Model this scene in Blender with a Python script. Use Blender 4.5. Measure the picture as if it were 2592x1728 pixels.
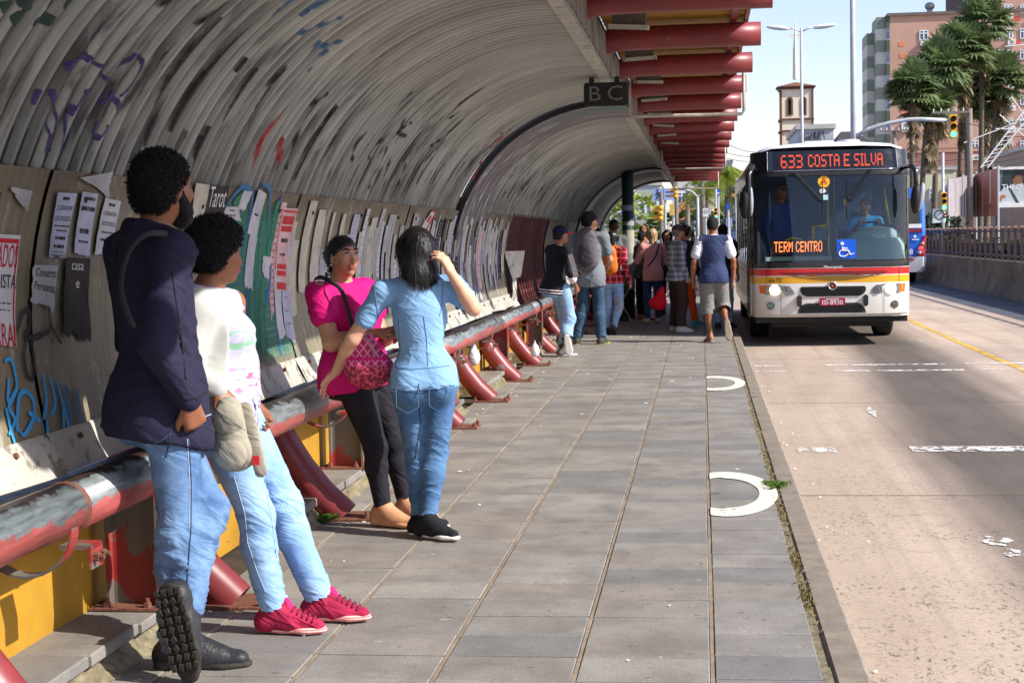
import bpy, bmesh, math, random
import numpy as np
from mathutils import Vector, Matrix

random.seed(7); RNG = np.random.default_rng(11)
for o in list(bpy.data.objects): bpy.data.objects.remove(o)
S = bpy.context.scene
COL = S.collection
R = math.radians

# ------------------------------------------------------------------ camera
cam_d = bpy.data.cameras.new('camera'); cam = bpy.data.objects.new('camera', cam_d); COL.objects.link(cam)
cam_d.sensor_width = 36; cam_d.lens = 4000/2592*36; cam_d.clip_end = 6000; cam_d.clip_start = .1
_yaw, _pit, _rol = R(6.917), R(3.709), .020
_f = Vector((-math.sin(_yaw)*math.cos(_pit), math.cos(_yaw)*math.cos(_pit), -math.sin(_pit)))
_r = Vector((math.cos(_yaw), math.sin(_yaw), 0)); _u = _r.cross(_f)
_r2 = _r*math.cos(_rol)-_u*math.sin(_rol); _u2 = _r*math.sin(_rol)+_u*math.cos(_rol)
cam.matrix_world = Matrix(((_r2.x,_u2.x,-_f.x,0),(_r2.y,_u2.y,-_f.y,0),(_r2.z,_u2.z,-_f.z,1.5),(0,0,0,1)))
S.camera = cam

# ------------------------------------------------------------------ sky, sun, exposure
SUN_DIR = Vector((1, -.29, .81)).normalized()
w = bpy.data.worlds.new('World'); S.world = w; w.use_nodes = True
nt = w.node_tree; bg = nt.nodes['Background']
sk = nt.nodes.new('ShaderNodeTexSky'); sk.sky_type = 'NISHITA'; sk.sun_disc = False
sk.sun_elevation = math.asin(SUN_DIR.z); sk.sun_rotation = math.atan2(SUN_DIR.x, SUN_DIR.y)
sk.air_density = 1.0; sk.dust_density = .7; sk.ozone_density = 2.0
mx = nt.nodes.new('ShaderNodeMix'); mx.data_type = 'RGBA'; mx.blend_type = 'MULTIPLY'; mx.inputs[0].default_value = 1; mx.inputs[7].default_value = (1.10, .96, 1.03, 1)
nt.links.new(sk.outputs[0], mx.inputs[6]); nt.links.new(mx.outputs[2], bg.inputs[0]); bg.inputs[1].default_value = .15
sd = bpy.data.lights.new('sun', 'SUN'); sun = bpy.data.objects.new('sun', sd); COL.objects.link(sun)
sd.energy = 4.8; sd.angle = R(.5); sd.color = (1, .955, .88)
sun.rotation_euler = SUN_DIR.to_track_quat('Z', 'Y').to_euler()
S.view_settings.view_transform = 'Standard'; S.view_settings.look = 'None'
S.view_settings.gamma = 1; S.view_settings.use_curve_mapping = False
S.view_settings.exposure = .58

# ------------------------------------------------------------------ object helpers
def tag(o, label=None, cat=None, group=None, kind=None):
    if label: o['label'] = label
    if cat: o['category'] = cat
    if group: o['group'] = group
    if kind: o['kind'] = kind
    return o
def empty(name, loc=(0,0,0), label=None, cat=None, group=None, rz=0):
    o = bpy.data.objects.new(name, None); COL.objects.link(o); o.location = loc; o.rotation_euler = (0,0,rz)
    o.empty_display_size = .1
    return tag(o, label, cat, group)
def link(name, me, parent=None, loc=None):
    o = bpy.data.objects.new(name, me); COL.objects.link(o)
    if parent: o.parent = parent
    if loc is not None: o.location = loc
    return o
def copy_tree(o, parent=None, loc=None):
    c = o.copy(); COL.objects.link(c)
    if parent: c.parent = parent
    if loc is not None: c.location = loc
    for ch in list(o.children): copy_tree(ch, c)
    return c

class MB:
    """collects geometry of ONE mesh; material slot per face"""
    def __init__(s): s.v = []; s.f = []; s.m = []; s.sm = []; s.mi = 0; s.smooth = False
    def add(s, vs, fs):
        b = len(s.v); s.v += [tuple(v) for v in vs]
        for f in fs: s.f.append(tuple(b+i for i in f)); s.m.append(s.mi); s.sm.append(s.smooth)
        return s
    def box(s, c, d, rot=None, bev=0):
        x,y,z = d[0]/2,d[1]/2,d[2]/2
        if bev:
            vs=[];fs=[]
            for zz,k in ((-z,bev),(-z+bev,0),(z-bev,0),(z,bev)):
                for sx,sy in ((-1,-1),(1,-1),(1,1),(-1,1)): vs.append(Vector((sx*(x-k),sy*(y-k),zz)))
            fs=[(3,2,1,0),(12,13,14,15)]
            for l in range(3):
                for i in range(4): fs.append((l*4+i,l*4+(i+1)%4,l*4+4+(i+1)%4,l*4+4+i))
        else:
            vs=[Vector(p) for p in ((-x,-y,-z),(x,-y,-z),(x,y,-z),(-x,y,-z),(-x,-y,z),(x,-y,z),(x,y,z),(-x,y,z))]
            fs=[(3,2,1,0),(4,5,6,7),(0,1,5,4),(1,2,6,5),(2,3,7,6),(3,0,4,7)]
        if rot is not None: vs=[rot@v for v in vs]
        c=Vector(c); return s.add([v+c for v in vs],fs)
    def b2(s,x0,x1,y0,y1,z0,z1,bev=0): return s.box(((x0+x1)/2,(y0+y1)/2,(z0+z1)/2),(abs(x1-x0),abs(y1-y0),abs(z1-z0)),None,bev)
    def tube(s, pts, r, n=10, caps=True, closed=False):
        pts=[Vector(p) for p in pts]; k=len(pts); rs=r if hasattr(r,'__len__') else [r]*k
        vs=[];fs=[]; ref=None
        for i,p in enumerate(pts):
            if closed: t=pts[(i+1)%k]-pts[i-1]
            else: t=pts[min(i+1,k-1)]-pts[max(i-1,0)]
            t.normalize()
            if ref is None:
                ref=Vector((0,0,1)) if abs(t.z)<.9 else Vector((1,0,0))
            a=(ref-t*ref.dot(t)).normalized(); b=t.cross(a); ref=a
            for j in range(n):
                q=2*math.pi*j/n; vs.append(p+(a*math.cos(q)+b*math.sin(q))*rs[i])
        for i in range(k if closed else k-1):
            for j in range(n):
                i2=(i+1)%k; fs.append((i*n+j,i*n+(j+1)%n,i2*n+(j+1)%n,i2*n+j))
        if caps and not closed: fs+= [tuple(range(n-1,-1,-1)),tuple((k-1)*n+j for j in range(n))]
        return s.add(vs,fs)
    def cyl(s,a,b,r,n=12,r2=None): return s.tube([a,b],[r,r if r2 is None else r2],n)
    def grid(s, P, flip=False, wrap=False):   # P[i][j] points
        n=len(P);m=len(P[0]);vs=[p for row in P for p in row];fs=[]
        for i in range(n-1):
            for j in range(m-(0 if wrap else 1)):
                q=(i*m+j,i*m+(j+1)%m,(i+1)*m+(j+1)%m,(i+1)*m+j); fs.append(q[::-1] if flip else q)
        return s.add(vs,fs)
    def prism(s, poly, h, M=None):   # poly in local xy, extruded along z 0..h
        n=len(poly); M=M or Matrix.Identity(4)
        vs=[M@Vector((p[0],p[1],0)) for p in poly]+[M@Vector((p[0],p[1],h)) for p in poly]
        fs=[tuple(range(n-1,-1,-1)),tuple(range(n,2*n))]+[(i,(i+1)%n,n+(i+1)%n,n+i) for i in range(n)]
        return s.add(vs,fs)
    def lathe(s, prof, n=16, M=None):
        M=M or Matrix.Identity(4)
        P=[[M@Vector((r*math.cos(2*math.pi*j/n),r*math.sin(2*math.pi*j/n),z)) for j in range(n)] for r,z in prof]
        return s.grid(P,wrap=True)
    def ell(s,c,r,n=12,m=8,rot=None):
        c=Vector(c);P=[]
        for i in range(m+1):
            t=math.pi*i/m; row=[]
            for j in range(n):
                q=2*math.pi*j/n; v=Vector((r[0]*math.sin(t)*math.cos(q),r[1]*math.sin(t)*math.sin(q),-r[2]*math.cos(t)))
                row.append(c+(rot@v if rot is not None else v))
            P.append(row)
        return s.grid(P,wrap=True)
    def mesh(s,name,mats):
        me=bpy.data.meshes.new(name); me.from_pydata(s.v,[],s.f)
        for m in (mats if isinstance(mats,(list,tuple)) else [mats]): me.materials.append(m)
        me.polygons.foreach_set('material_index',s.m); me.polygons.foreach_set('use_smooth',s.sm)
        me.update(); return me
    def build(s,name,mats,parent=None,loc=None): return link(name,s.mesh(name,mats),parent,loc)

def np_mesh(name, V, F, mat, smooth=True):
    me=bpy.data.meshes.new(name); n=len(V); k=F.shape[1]
    me.vertices.add(n); me.vertices.foreach_set('co',V.astype(np.float32).ravel())
    me.loops.add(F.size); me.loops.foreach_set('vertex_index',F.astype(np.int32).ravel())
    me.polygons.add(len(F)); me.polygons.foreach_set('loop_start',np.arange(0,F.size,k,dtype=np.int32))
    try: me.polygons.foreach_set('loop_total',np.full(len(F),k,dtype=np.int32))
    except Exception: pass
    me.polygons.foreach_set('use_smooth',np.full(len(F),smooth))
    for m in (mat if isinstance(mat,(list,tuple)) else [mat]): me.materials.append(m)
    me.update(calc_edges=True); me.validate(); return me

# ------------------------------------------------------------------ material helpers
def lin(c):  # sRGB 0..255 -> linear
    return tuple(((x/255)/12.92 if x/255<=.04045 else ((x/255+.055)/1.055)**2.4) for x in c)
class NT:
    def __init__(s,name):
        s.m=bpy.data.materials.new(name); s.m.use_nodes=True; s.t=s.m.node_tree; s.b=s.t.nodes['Principled BSDF']; s.out=s.t.nodes['Material Output']
    def n(s,ty,**kw):
        x=s.t.nodes.new(ty)
        for k,v in kw.items(): setattr(x,k,v)
        return x
    def l(s,a,b): s.t.links.new(a,b)
    def val(s,x): return x
    def math(s,op,a,b=None,c=None,clamp=False):
        x=s.n('ShaderNodeMath',operation=op); x.use_clamp=clamp
        for i,q in enumerate((a,b,c)):
            if q is None: continue
            if isinstance(q,(int,float)): x.inputs[i].default_value=q
            else: s.l(q,x.inputs[i])
        return x.outputs[0]
    def co(s,which='Object'): return s.n('ShaderNodeTexCoord').outputs[which]
    def pos(s): return s.n('ShaderNodeNewGeometry').outputs['Position']
    def sep(s,v): x=s.n('ShaderNodeSeparateXYZ'); s.l(v,x.inputs[0]); return x.outputs
    def comb(s,a,b,c):
        x=s.n('ShaderNodeCombineXYZ')
        for i,q in enumerate((a,b,c)):
            if isinstance(q,(int,float)): x.inputs[i].default_value=q
            else: s.l(q,x.inputs[i])
        return x.outputs[0]
    def map(s,v,sc=(1,1,1),loc=(0,0,0),rot=(0,0,0)):
        x=s.n('ShaderNodeMapping'); s.l(v,x.inputs[0]); x.inputs['Scale'].default_value=sc; x.inputs['Location'].default_value=loc; x.inputs['Rotation'].default_value=rot; return x.outputs[0]
    def noise(s,v,sc,det=4,rough=.6,dist=0):
        x=s.n('ShaderNodeTexNoise'); s.l(v,x.inputs['Vector']); x.inputs['Scale'].default_value=sc; x.inputs['Detail'].default_value=det; x.inputs['Roughness'].default_value=rough; x.inputs['Distortion'].default_value=dist; return x.outputs[0]
    def ramp(s,f,a,b,ca=0,cb=1):
        x=s.n('ShaderNodeMapRange'); x.clamp=True; s.l(f,x.inputs[0]); x.inputs[1].default_value=a; x.inputs[2].default_value=b; x.inputs[3].default_value=ca; x.inputs[4].default_value=cb; return x.outputs[0]
    def mix(s,f,a,b,mode='MIX'):
        x=s.n('ShaderNodeMix',data_type='RGBA',blend_type=mode)
        for i,q in ((0,f),(6,a),(7,b)):
            if isinstance(q,(int,float)): x.inputs[i].default_value=q
            elif isinstance(q,tuple): x.inputs[i].default_value=(*q[:3],1)
            else: s.l(q,x.inputs[i])
        return x.outputs[2]
    def rnd(s): return s.n('ShaderNodeObjectInfo').outputs['Random']
    def bump(s,h,st=.3,d=.01):
        x=s.n('ShaderNodeBump'); s.l(h,x.inputs['Height']); x.inputs['Strength'].default_value=st; x.inputs['Distance'].default_value=d; s.l(x.outputs[0],s.b.inputs['Normal'])
    def fin(s,col=None,rough=None,metal=None,spec=None):
        for k,q in (('Base Color',col),('Roughness',rough),('Metallic',metal),('Specular IOR Level',spec)):
            if q is None: continue
            i=s.b.inputs[k]
            if isinstance(q,tuple): i.default_value=(*q[:3],1)
            elif isinstance(q,(int,float)): i.default_value=q
            else: s.l(q,i)
        return s.m
def sc(c,k): return tuple(min(1,x*k) for x in c[:3])
_MC={}
def P(name,c,rough=.6,var=.18,scale=6,bump=0,bs=40,metal=0,spec=.4,c2=None,rnd=0,det=5,stretch=(1,1,1),coord='Object'):
    """plain procedural material: colour broken up by noise, optional relief and per-object variation"""
    if name in _MC: return _MC[name]
    t=NT(name); v=t.map(t.co(coord),stretch); n=t.noise(v,scale,det)
    col=t.mix(t.ramp(n,.3,.7),sc(c,1-var),c2 or sc(c,1+var))
    if rnd: col=t.mix(1.0,col,t.mix(t.rnd(),(1-rnd,)*3,(1+rnd*.0,)*3),'MULTIPLY')
    if bump: t.bump(t.noise(v,bs,3),bump)
    ro=t.ramp(t.noise(v,scale*2.3,3),.3,.7,max(0,rough-.1),min(1,rough+.1))
    _MC[name]=t.fin(col,ro,metal,spec); return _MC[name]
def emis(name,c,st):
    t=NT(name); t.fin(sc(c,.3),.4); t.b.inputs['Emission Color'].default_value=(*c,1); t.b.inputs['Emission Strength'].default_value=st; return t.m
def glass(name,tint,refl=.12,op=.15,rough=.02):
    t=NT(name); tr=t.n('ShaderNodeBsdfTransparent'); tr.inputs[0].default_value=(*tint,1)
    gl=t.n('ShaderNodeBsdfGlossy'); gl.inputs['Roughness'].default_value=rough; gl.inputs[0].default_value=(.9,.95,1,1)
    df=t.n('ShaderNodeBsdfDiffuse'); df.inputs[0].default_value=(.05,.07,.08,1)
    fr=t.n('ShaderNodeFresnel'); fr.inputs[0].default_value=1.5
    k=t.math('ADD',fr.outputs[0],refl,clamp=True)
    m0=t.n('ShaderNodeMixShader'); m0.inputs[0].default_value=op; t.l(tr.outputs[0],m0.inputs[1]); t.l(df.outputs[0],m0.inputs[2])
    m1=t.n('ShaderNodeMixShader'); t.l(k,m1.inputs[0]); t.l(m0.outputs[0],m1.inputs[1]); t.l(gl.outputs[0],m1.inputs[2]); t.l(m1.outputs[0],t.out.inputs[0]); return t.m

# ------------------------------------------------------------------ text
def text_mesh(body,mat,size=1,align='CENTER',extr=0,shear=0,sx=1):
    cu=bpy.data.curves.new('txt','FONT'); cu.body=body; cu.size=size; cu.align_x=align; cu.align_y='CENTER'; cu.extrude=extr; cu.shear=shear; cu.resolution_u=3
    o=bpy.data.objects.new('txt',cu); me=bpy.data.meshes.new_from_object(o); bpy.data.objects.remove(o)
    me.materials.clear(); me.materials.append(mat)
    if sx!=1:
        for v in me.vertices: v.co.x*=sx
    return me
def warp(me,fn):
    for v in me.vertices: v.co=fn(v.co)
    me.update(); return me
def XZ(x,y,z,ang=0):   # text placement facing -Y (towards the viewer), rotated about Z by ang
    return Matrix.Translation((x,y,z))@Matrix.Rotation(ang,4,'Z')@Matrix.Rotation(math.pi/2,4,'X')
def vnoise(Pn,freq,seed=0):
    """trilinear value noise in [-1,1]; freq may be a vector"""
    r=np.random.default_rng(seed).random((32,32,32)).astype(np.float32)*2-1
    q=Pn*np.asarray(freq,dtype=np.float32)+1000; i=np.floor(q).astype(int); f=(q-i); f=f*f*(3-2*f); out=0
    for a in (0,1):
        for b in (0,1):
            for c in (0,1):
                wgt=(f[:,0] if a else 1-f[:,0])*(f[:,1] if b else 1-f[:,1])*(f[:,2] if c else 1-f[:,2])
                out=out+wgt*r[(i[:,0]+a)%32,(i[:,1]+b)%32,(i[:,2]+c)%32]
    return out
# ================================================================== SHELTER AND PLATFORM
VCX,VCZ,VR=-.855,1.219,1.556          # cross-section circle of the vault lining
def VP(Y,th,r=VR):                     # th in degrees from the wall side (-X) upwards
    t=R(th); return Vector((VCX-r*math.cos(t),Y,VCZ+r*math.sin(t)))
Y0,Y1=1.2,36.9
LEGY=[4.45 if k==0 else 4.32+2.035*k for k in range(-1,20)]

# ---- materials
def mat_slab():
    t=NT('basalt_slab'); r=t.rnd(); p=t.pos()
    base=t.mix(t.ramp(r,0,1),lin((140,136,129)),lin((157,152,143)))
    r2=t.math('FRACT',t.math('MULTIPLY',r,37.7)); base=t.mix(t.ramp(r2,.55,.95),base,lin((146,138,128)))
    r3=t.math('FRACT',t.math('MULTIPLY',r,91.3)); base=t.mix(t.ramp(r3,.62,1.0),base,lin((126,125,122)))
    n=t.noise(p,3.4,6,.65); base=t.mix(t.ramp(n,.30,.62),t.mix(.7,base,lin((108,103,96))),base)
    n2=t.noise(p,90,3); base=t.mix(t.ramp(n2,.42,.75,0,.5),base,lin((84,80,75)))
    sp=t.noise(p,11,2); base=t.mix(t.ramp(sp,.70,.74,0,.45),base,lin((178,174,168)))
    gum=t.noise(t.map(p,(1,1,1),(31,5,0)),17,1); base=t.mix(t.ramp(gum,.72,.75,0,.6),base,lin((84,82,80)))
    t.bump(t.noise(p,55,5),.25,.004)
    return t.fin(base,t.ramp(n,.3,.7,.55,.75),0,.35)
def mat_concrete(name,c,dark,sc1=1.3,bump=.3):
    t=NT(name); p=t.pos(); n=t.noise(p,sc1,7,.68); n2=t.noise(p,60,4)
    col=t.mix(t.ramp(n,.3,.72),dark,c); col=t.mix(t.ramp(n2,.5,.85,0,.4),col,sc(dark,.7))
    t.bump(t.math('ADD',n2,t.math('MULTIPLY',n,2)),bump,.006); return t.fin(col,.85,0,.25)
def mat_chipped(name,c,under,amt=.55,scale=9,rough=.42,c_dark=None,stretch=(1,1,1)):
    """paint worn to bare steel and primer"""
    t=NT(name); v=t.map(t.co('Object'),stretch); p=t.map(t.pos(),stretch); n=t.noise(p,scale,7,.62,.4); n2=t.noise(p,3.2,3)
    k=t.ramp(t.math('ADD',n,t.math('MULTIPLY',n2,.35)),amt+.13,amt+.17)
    col=t.mix(t.ramp(n2,.3,.7),sc(c,.8),sc(c,1.15)); col=t.mix(k,col,under)
    fine=t.noise(p,45,4); col=t.mix(t.ramp(fine,.55,.8,0,.35),col,c_dark or sc(c,.5))
    t.bump(t.math('ADD',k,t.math('MULTIPLY',fine,.3)),.25,.004); return t.fin(col,rough,0,.5)
def mat_pipe_worn():
    """bench pipe: red below, rubbed through grey primer to dark bare steel on its top and outer face"""
    t=NT('worn_bench_paint'); p=t.pos(); x,y,z=t.sep(p)
    a=t.math('ARCTAN2',t.math('SUBTRACT',z,.63),t.math('SUBTRACT',x,-2.13))
    n=t.noise(t.map(p,(1,1,1)),10,7,.66,.5); n2=t.noise(t.map(p,(6,.7,6)),6,5,.7); n3=t.noise(t.map(p,(3,.25,3)),3,2)
    wv=t.math('ADD',a,t.math('MULTIPLY',t.math('SUBTRACT',n,.5),2.0)); wv=t.math('ADD',wv,t.math('MULTIPLY',t.math('SUBTRACT',n3,.5),1.2))
    red=t.mix(t.ramp(n2,.3,.7),lin((140,66,60)),lin((186,92,86))); grey=t.mix(t.ramp(n2,.35,.65),lin((84,92,94)),lin((132,140,142)))
    dark=t.mix(t.ramp(n2,.35,.7),lin((38,34,34)),lin((84,66,60)))
    col=t.mix(t.ramp(wv,-.02,.10),red,grey); col=t.mix(t.ramp(wv,.95,1.15),col,dark); col=t.mix(t.ramp(wv,1.75,2.2),col,lin((92,58,50)))
    t.bump(t.math('ADD',t.ramp(wv,-.02,.10),t.ramp(wv,.95,1.15)),.2,.003)
    return t.fin(col,t.ramp(n2,.3,.7,.28,.5),t.ramp(wv,.95,1.2,0,.5),.6)
def mat_vault():
    """grey painted corrugated sheet, soot streaks running round the arc, chips and washed-out tags"""
    t=NT('vault_sheet_paint'); p=t.pos(); x,y,z=t.sep(p)
    a=t.math('MULTIPLY',t.math('ARCTAN2',t.math('SUBTRACT',z,VCZ),t.math('SUBTRACT',VCX,x)),VR)   # arc length from mid wall
    uv=t.comb(y,a,0)
    n1=t.noise(t.map(uv,(1,.5,1)),.9,4,.6); n2=t.noise(t.map(uv,(11,.75,1)),1.0,5,.62); n3=t.noise(t.map(uv,(7,1.3,1),(7,3,0)),1.3,4,.6,.5)
    base=t.mix(t.ramp(n1,.3,.7),lin((150,151,147)),lin((196,197,191)))
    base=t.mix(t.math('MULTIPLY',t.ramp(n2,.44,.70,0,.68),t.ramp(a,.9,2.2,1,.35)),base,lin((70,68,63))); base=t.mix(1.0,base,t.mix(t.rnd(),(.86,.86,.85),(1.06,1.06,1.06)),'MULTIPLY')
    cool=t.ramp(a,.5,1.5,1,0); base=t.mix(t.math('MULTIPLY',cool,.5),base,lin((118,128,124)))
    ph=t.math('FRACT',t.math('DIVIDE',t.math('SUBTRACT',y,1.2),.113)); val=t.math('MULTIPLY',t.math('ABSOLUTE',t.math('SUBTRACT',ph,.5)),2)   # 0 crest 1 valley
    base=t.mix(t.ramp(val,.42,.78,0,.80),base,lin((48,47,43)))  # valleys painted darker to deepen the shading of the corrugation
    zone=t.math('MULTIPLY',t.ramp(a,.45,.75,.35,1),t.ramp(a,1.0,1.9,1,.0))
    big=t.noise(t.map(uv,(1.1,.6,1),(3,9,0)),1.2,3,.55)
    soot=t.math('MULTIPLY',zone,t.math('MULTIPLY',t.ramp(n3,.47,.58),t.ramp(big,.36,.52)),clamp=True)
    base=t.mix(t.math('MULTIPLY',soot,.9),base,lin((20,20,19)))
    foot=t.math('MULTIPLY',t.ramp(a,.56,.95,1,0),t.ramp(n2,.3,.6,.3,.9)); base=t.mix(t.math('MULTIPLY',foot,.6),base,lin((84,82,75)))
    ch=t.noise(t.map(uv,(9,3,1),(1,4,0)),3.3,4,.6); base=t.mix(t.math('MULTIPLY',t.ramp(ch,.69,.71),t.ramp(a,1.0,1.7,.8,0)),base,lin((92,84,66)))
    t.bump(t.noise(uv,60,3),.12,.003); return t.fin(base,t.ramp(n2,.3,.7,.42,.62),.1,.4)
def mat_wall():
    """olive-brown lower cladding with run marks, paste residue and rust"""
    t=NT('wall_cladding'); p=t.pos(); x,y,z=t.sep(p); uv=t.comb(y,z,0)
    n1=t.noise(t.map(uv,(1.1,1,1)),1.7,7,.68); n2=t.noise(t.map(uv,(16,1.2,1)),1.5,5,.65); n3=t.noise(t.map(uv,(5,2,1),(4,0,0)),1.9,5,.7)
    c=t.mix(t.ramp(n1,.3,.7),lin((112,104,82)),lin((146,137,112))); c=t.mix(t.ramp(n2,.45,.72,0,.40),c,lin((86,76,60))); sm=t.noise(t.map(uv,(1.6,1.2,1),(9,2,0)),2.2,6,.7,.6); c=t.mix(t.ramp(sm,.55,.62,0,.55),c,lin((120,118,108))); c=t.mix(t.ramp(sm,.30,.38,.7,0),c,lin((56,48,40)))
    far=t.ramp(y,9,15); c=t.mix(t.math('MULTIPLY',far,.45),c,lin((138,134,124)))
    c=t.mix(t.math('MULTIPLY',t.ramp(n3,.57,.62),t.ramp(y,6.2,10,.62,.95)),c,lin((176,172,162)))
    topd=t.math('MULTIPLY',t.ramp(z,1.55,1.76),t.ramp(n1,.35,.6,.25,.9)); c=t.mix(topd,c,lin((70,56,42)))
    t.bump(n2,.15,.004); return t.fin(c,t.ramp(n2,.3,.7,.38,.62),0,.4)
M_slab=mat_slab(); M_mortar=mat_concrete('sandy_joint',lin((158,142,122)),lin((120,106,90)),5)
M_kerb=mat_concrete('granite_kerb',lin((150,138,122)),lin((112,104,94)),6); M_rough=mat_concrete('rubble_mortar',lin((150,140,112)),lin((96,88,70)),18,.9)
M_vault=mat_vault(); M_wall=mat_wall(); M_bench=mat_pipe_worn()
RED=lin((126,48,49)); M_red=mat_chipped('red_pipe_paint',RED,lin((132,120,120)),.74,6,.40,lin((104,34,34)))
M_redpost=mat_chipped('red_post_paint',lin((150,50,44)),lin((104,98,86)),.5,5,.5,lin((70,26,24)))
M_rust=P('rusty_plate',lin((112,70,54)),.8,.35,25,.5,60)
M_yel=mat_chipped('yellow_wall_paint',lin((172,128,28)),lin((112,96,62)),.72,8,.75,lin((150,110,30)))
M_sill=mat_chipped('cream_sill_paint',lin((184,180,168)),lin((136,130,116)),.62,9,.5,lin((120,112,100)))
M_fascia=mat_concrete('fascia_paint',lin((150,143,136)),lin((92,86,82)),3,.15)
M_canopy=P('yellow_canopy_sheet',lin((146,104,30)),.55,.25,5,.1)
M_dark=P('dark_steel',lin((38,34,33)),.6,.3,8); M_black=P('black_plastic',(.012,.012,.013),.45,.2,6)
M_steel=P('galvanised_steel',lin((150,150,146)),.42,.25,14,.1,50,.5)

# ---- platform: bed, slabs, kerb
plat=MB().b2(-2.6,.41,-4,140,-.6,-.030).build('platform',mat_concrete('dark_joint_dirt',lin((74,68,60)),lin((44,40,36)),6)); tag(plat,kind='structure')
mj=MB()
edges=[-2.12,-1.902,-1.422,-.937,-.454,.018,.398]
for xb in edges[1:-1]:
    pts=[]
    for i in range(120):
        y=1+i*.42; pts.append((y,random.uniform(.005,.0088)))
    P1=[[Vector((xb+s*w_,y,-.0035 if abs(s)<1.5 else -.03)) for s in (-1.6,-1,1,1.6)] for y,w_ in pts]; mj.grid(P1,flip=True)
jt=mj.build('mortar_joint',M_mortar,plat); tag(jt,kind='stuff')
slab_me={}
def slab_mesh(wd,k):
    key=(round(wd,3),k)
    if key not in slab_me:
        m=MB(); g=.0055; m.box((0,0,-.02),(wd-.019,.303-2*g,.04),None,.0035); slab_me[key]=m.mesh('slab',M_slab)
    return slab_me[key]
rest=MB(); cnt=0
for row in range(0,118):
    yc=3.3+row*.303
    for ci in range(6):
        wd=edges[ci+1]-edges[ci]; xc=(edges[ci]+edges[ci+1])/2; dz=random.uniform(-.0022,.0012)
        if row<50:
            o=link('paving_slab',slab_mesh(wd,row%3),plat,(xc,yc+random.uniform(-.001,.001)+(.05 if ci==5 else 0),dz)); cnt+=1
            o.rotation_euler=(random.uniform(-.006,.006),random.uniform(-.004,.004),random.uniform(-.003,.003))
        else: rest.box((xc,yc,-.02+dz),(wd-.02,.297,.04))
tag(rest.build('paving_slab',M_slab,plat),kind='stuff')
yk=1.0; k=0
while yk<120:
    L=random.uniform(.85,1.15) if yk<40 else 8
    m=MB(); m.b2(.425,.548,yk,yk+L-.012,-.2,random.uniform(-.006,.004),.012); m.build('kerb_stone',M_kerb,plat); yk+=L
gut=MB()
for i in range(90):
    y=2+i*.5; gut.b2(.390,.424,y,y+.5,-.2,-.008+random.uniform(-.004,.003))
gut.build('kerb_filler',M_rough,plat)

# ---- raised ledge of slabs over rubble at the foot of the wall
ledge=empty('stone_ledge',(-2.2,3.4,0),'broken stone ledge raised on rubble mortar along the foot of the yellow wall','ledge')
for a,b in ((3.4,6.25),(7.75,9.75),(10.9,13.6),(15.0,17.4),(19,24)):
    y=a
    while y<b-.1:
        L=min(random.uniform(.4,.62),b-y); j=random.uniform(-.012,.012)
        MB().b2(-2.36,-2.078+j,y,y+L-.008,.075,.12+random.uniform(-.004,.003),.006).build('ledge_slab',M_slab,ledge,(2.2,-3.4,0)); y+=L
    n=int((b-a)/.035); rows=[]
    for i in range(n+1):
        yy=a+(b-a)*i/n; rr=[]
        for zz,xo in ((.076,-.035),(.055,-.01),(.03,.012),(.004,.034),(-.005,.05)):
            rr.append(Vector((-2.085+xo+random.uniform(-.02,.016),yy+random.uniform(-.01,.01),zz)))
        rows.append(rr)
    m=MB(); m.grid(rows,flip=False); m.b2(-2.36,-2.12,a,b,-.01,.075); m.build('rubble_edge',M_rough,ledge,(2.2,-3.4,0))

# ---- the shelter itself
sh=empty('bus_shelter',(-2.3,Y0,0),'long vaulted bus shelter with grey corrugated lining, red pipe ribs and a leaning rail','bus shelter')
O=(2.3,-Y0,0)
# corrugated lining sheets (share one mesh) and the two smooth joint bands
def corr(Y):
    f=(Y/.113)%1; d=abs(f-.5)*2
    return .020*min(1,max(0,(d-.28)/.34))
def sheet_mesh(n,name):
    ys=[]
    for i in range(n):
        for q in (.0,.19,.36,.64,.81): ys.append((i+q)*.113)
    ys.append(n*.113)
    m=MB(); m.smooth=False; ths=[21.2+(95.5-21.2)*i/46 for i in range(47)]
    rows=[[VP(y,t,VR-.004+corr(y)) for t in ths] for y in ys]; m.grid(rows)
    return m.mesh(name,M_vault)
sm=sheet_mesh(10,'corrugated_sheet'); Ys=Y0
while Ys<Y1-.1:
    if not (14.95<Ys+.5<16.6 or 29.6<Ys+.5<30.6):
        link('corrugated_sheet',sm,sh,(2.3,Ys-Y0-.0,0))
    Ys+=1.13
t=NT('band_sheet'); p=t.pos(); x,y,z=t.sep(p); uv=t.comb(t.math('MULTIPLY',y,3),z,0); n=t.noise(uv,3,6,.7,.6); n2=t.noise(uv,2,2)
c=t.mix(t.ramp(n,.35,.62),lin((64,62,66)),lin((132,126,130))); c=t.mix(t.ramp(n,.58,.6),c,lin((196,192,188))); c=t.mix(t.math('MULTIPLY',t.ramp(n2,.56,.62),t.ramp(z,2.2,2.6)),c,lin((60,112,104))); M_band=t.fin(c,.4,0,.5)
for a,b in ((14.98,16.7),(29.6,30.9),(36.3,37.2)):
    m=MB(); m.smooth=True; ths=[-14.5+(95.5+14.5)*i/50 for i in range(51)]
    rows=[[VP(yy,tt,VR-.030) for tt in ths] for yy in (a,(a+b)/2,b)]; m.grid(rows); m.smooth=False
    for yy,fl in ((a,0),(b,1)): m.grid([[VP(yy,tt,VR-.030) for tt in ths],[VP(yy,tt,VR+.03) for tt in ths]],flip=not fl)
    m.build('joint_band',M_band,sh,O)
    e=MB(); e.grid([[VP(yy,tt,VR-rr) for tt in ths] for yy,rr in ((a-.03,.0),(a-.03,.042),(a-.004,.042),(a-.004,.0))]); e.build('band_edge',M_dark,sh,O)
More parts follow.
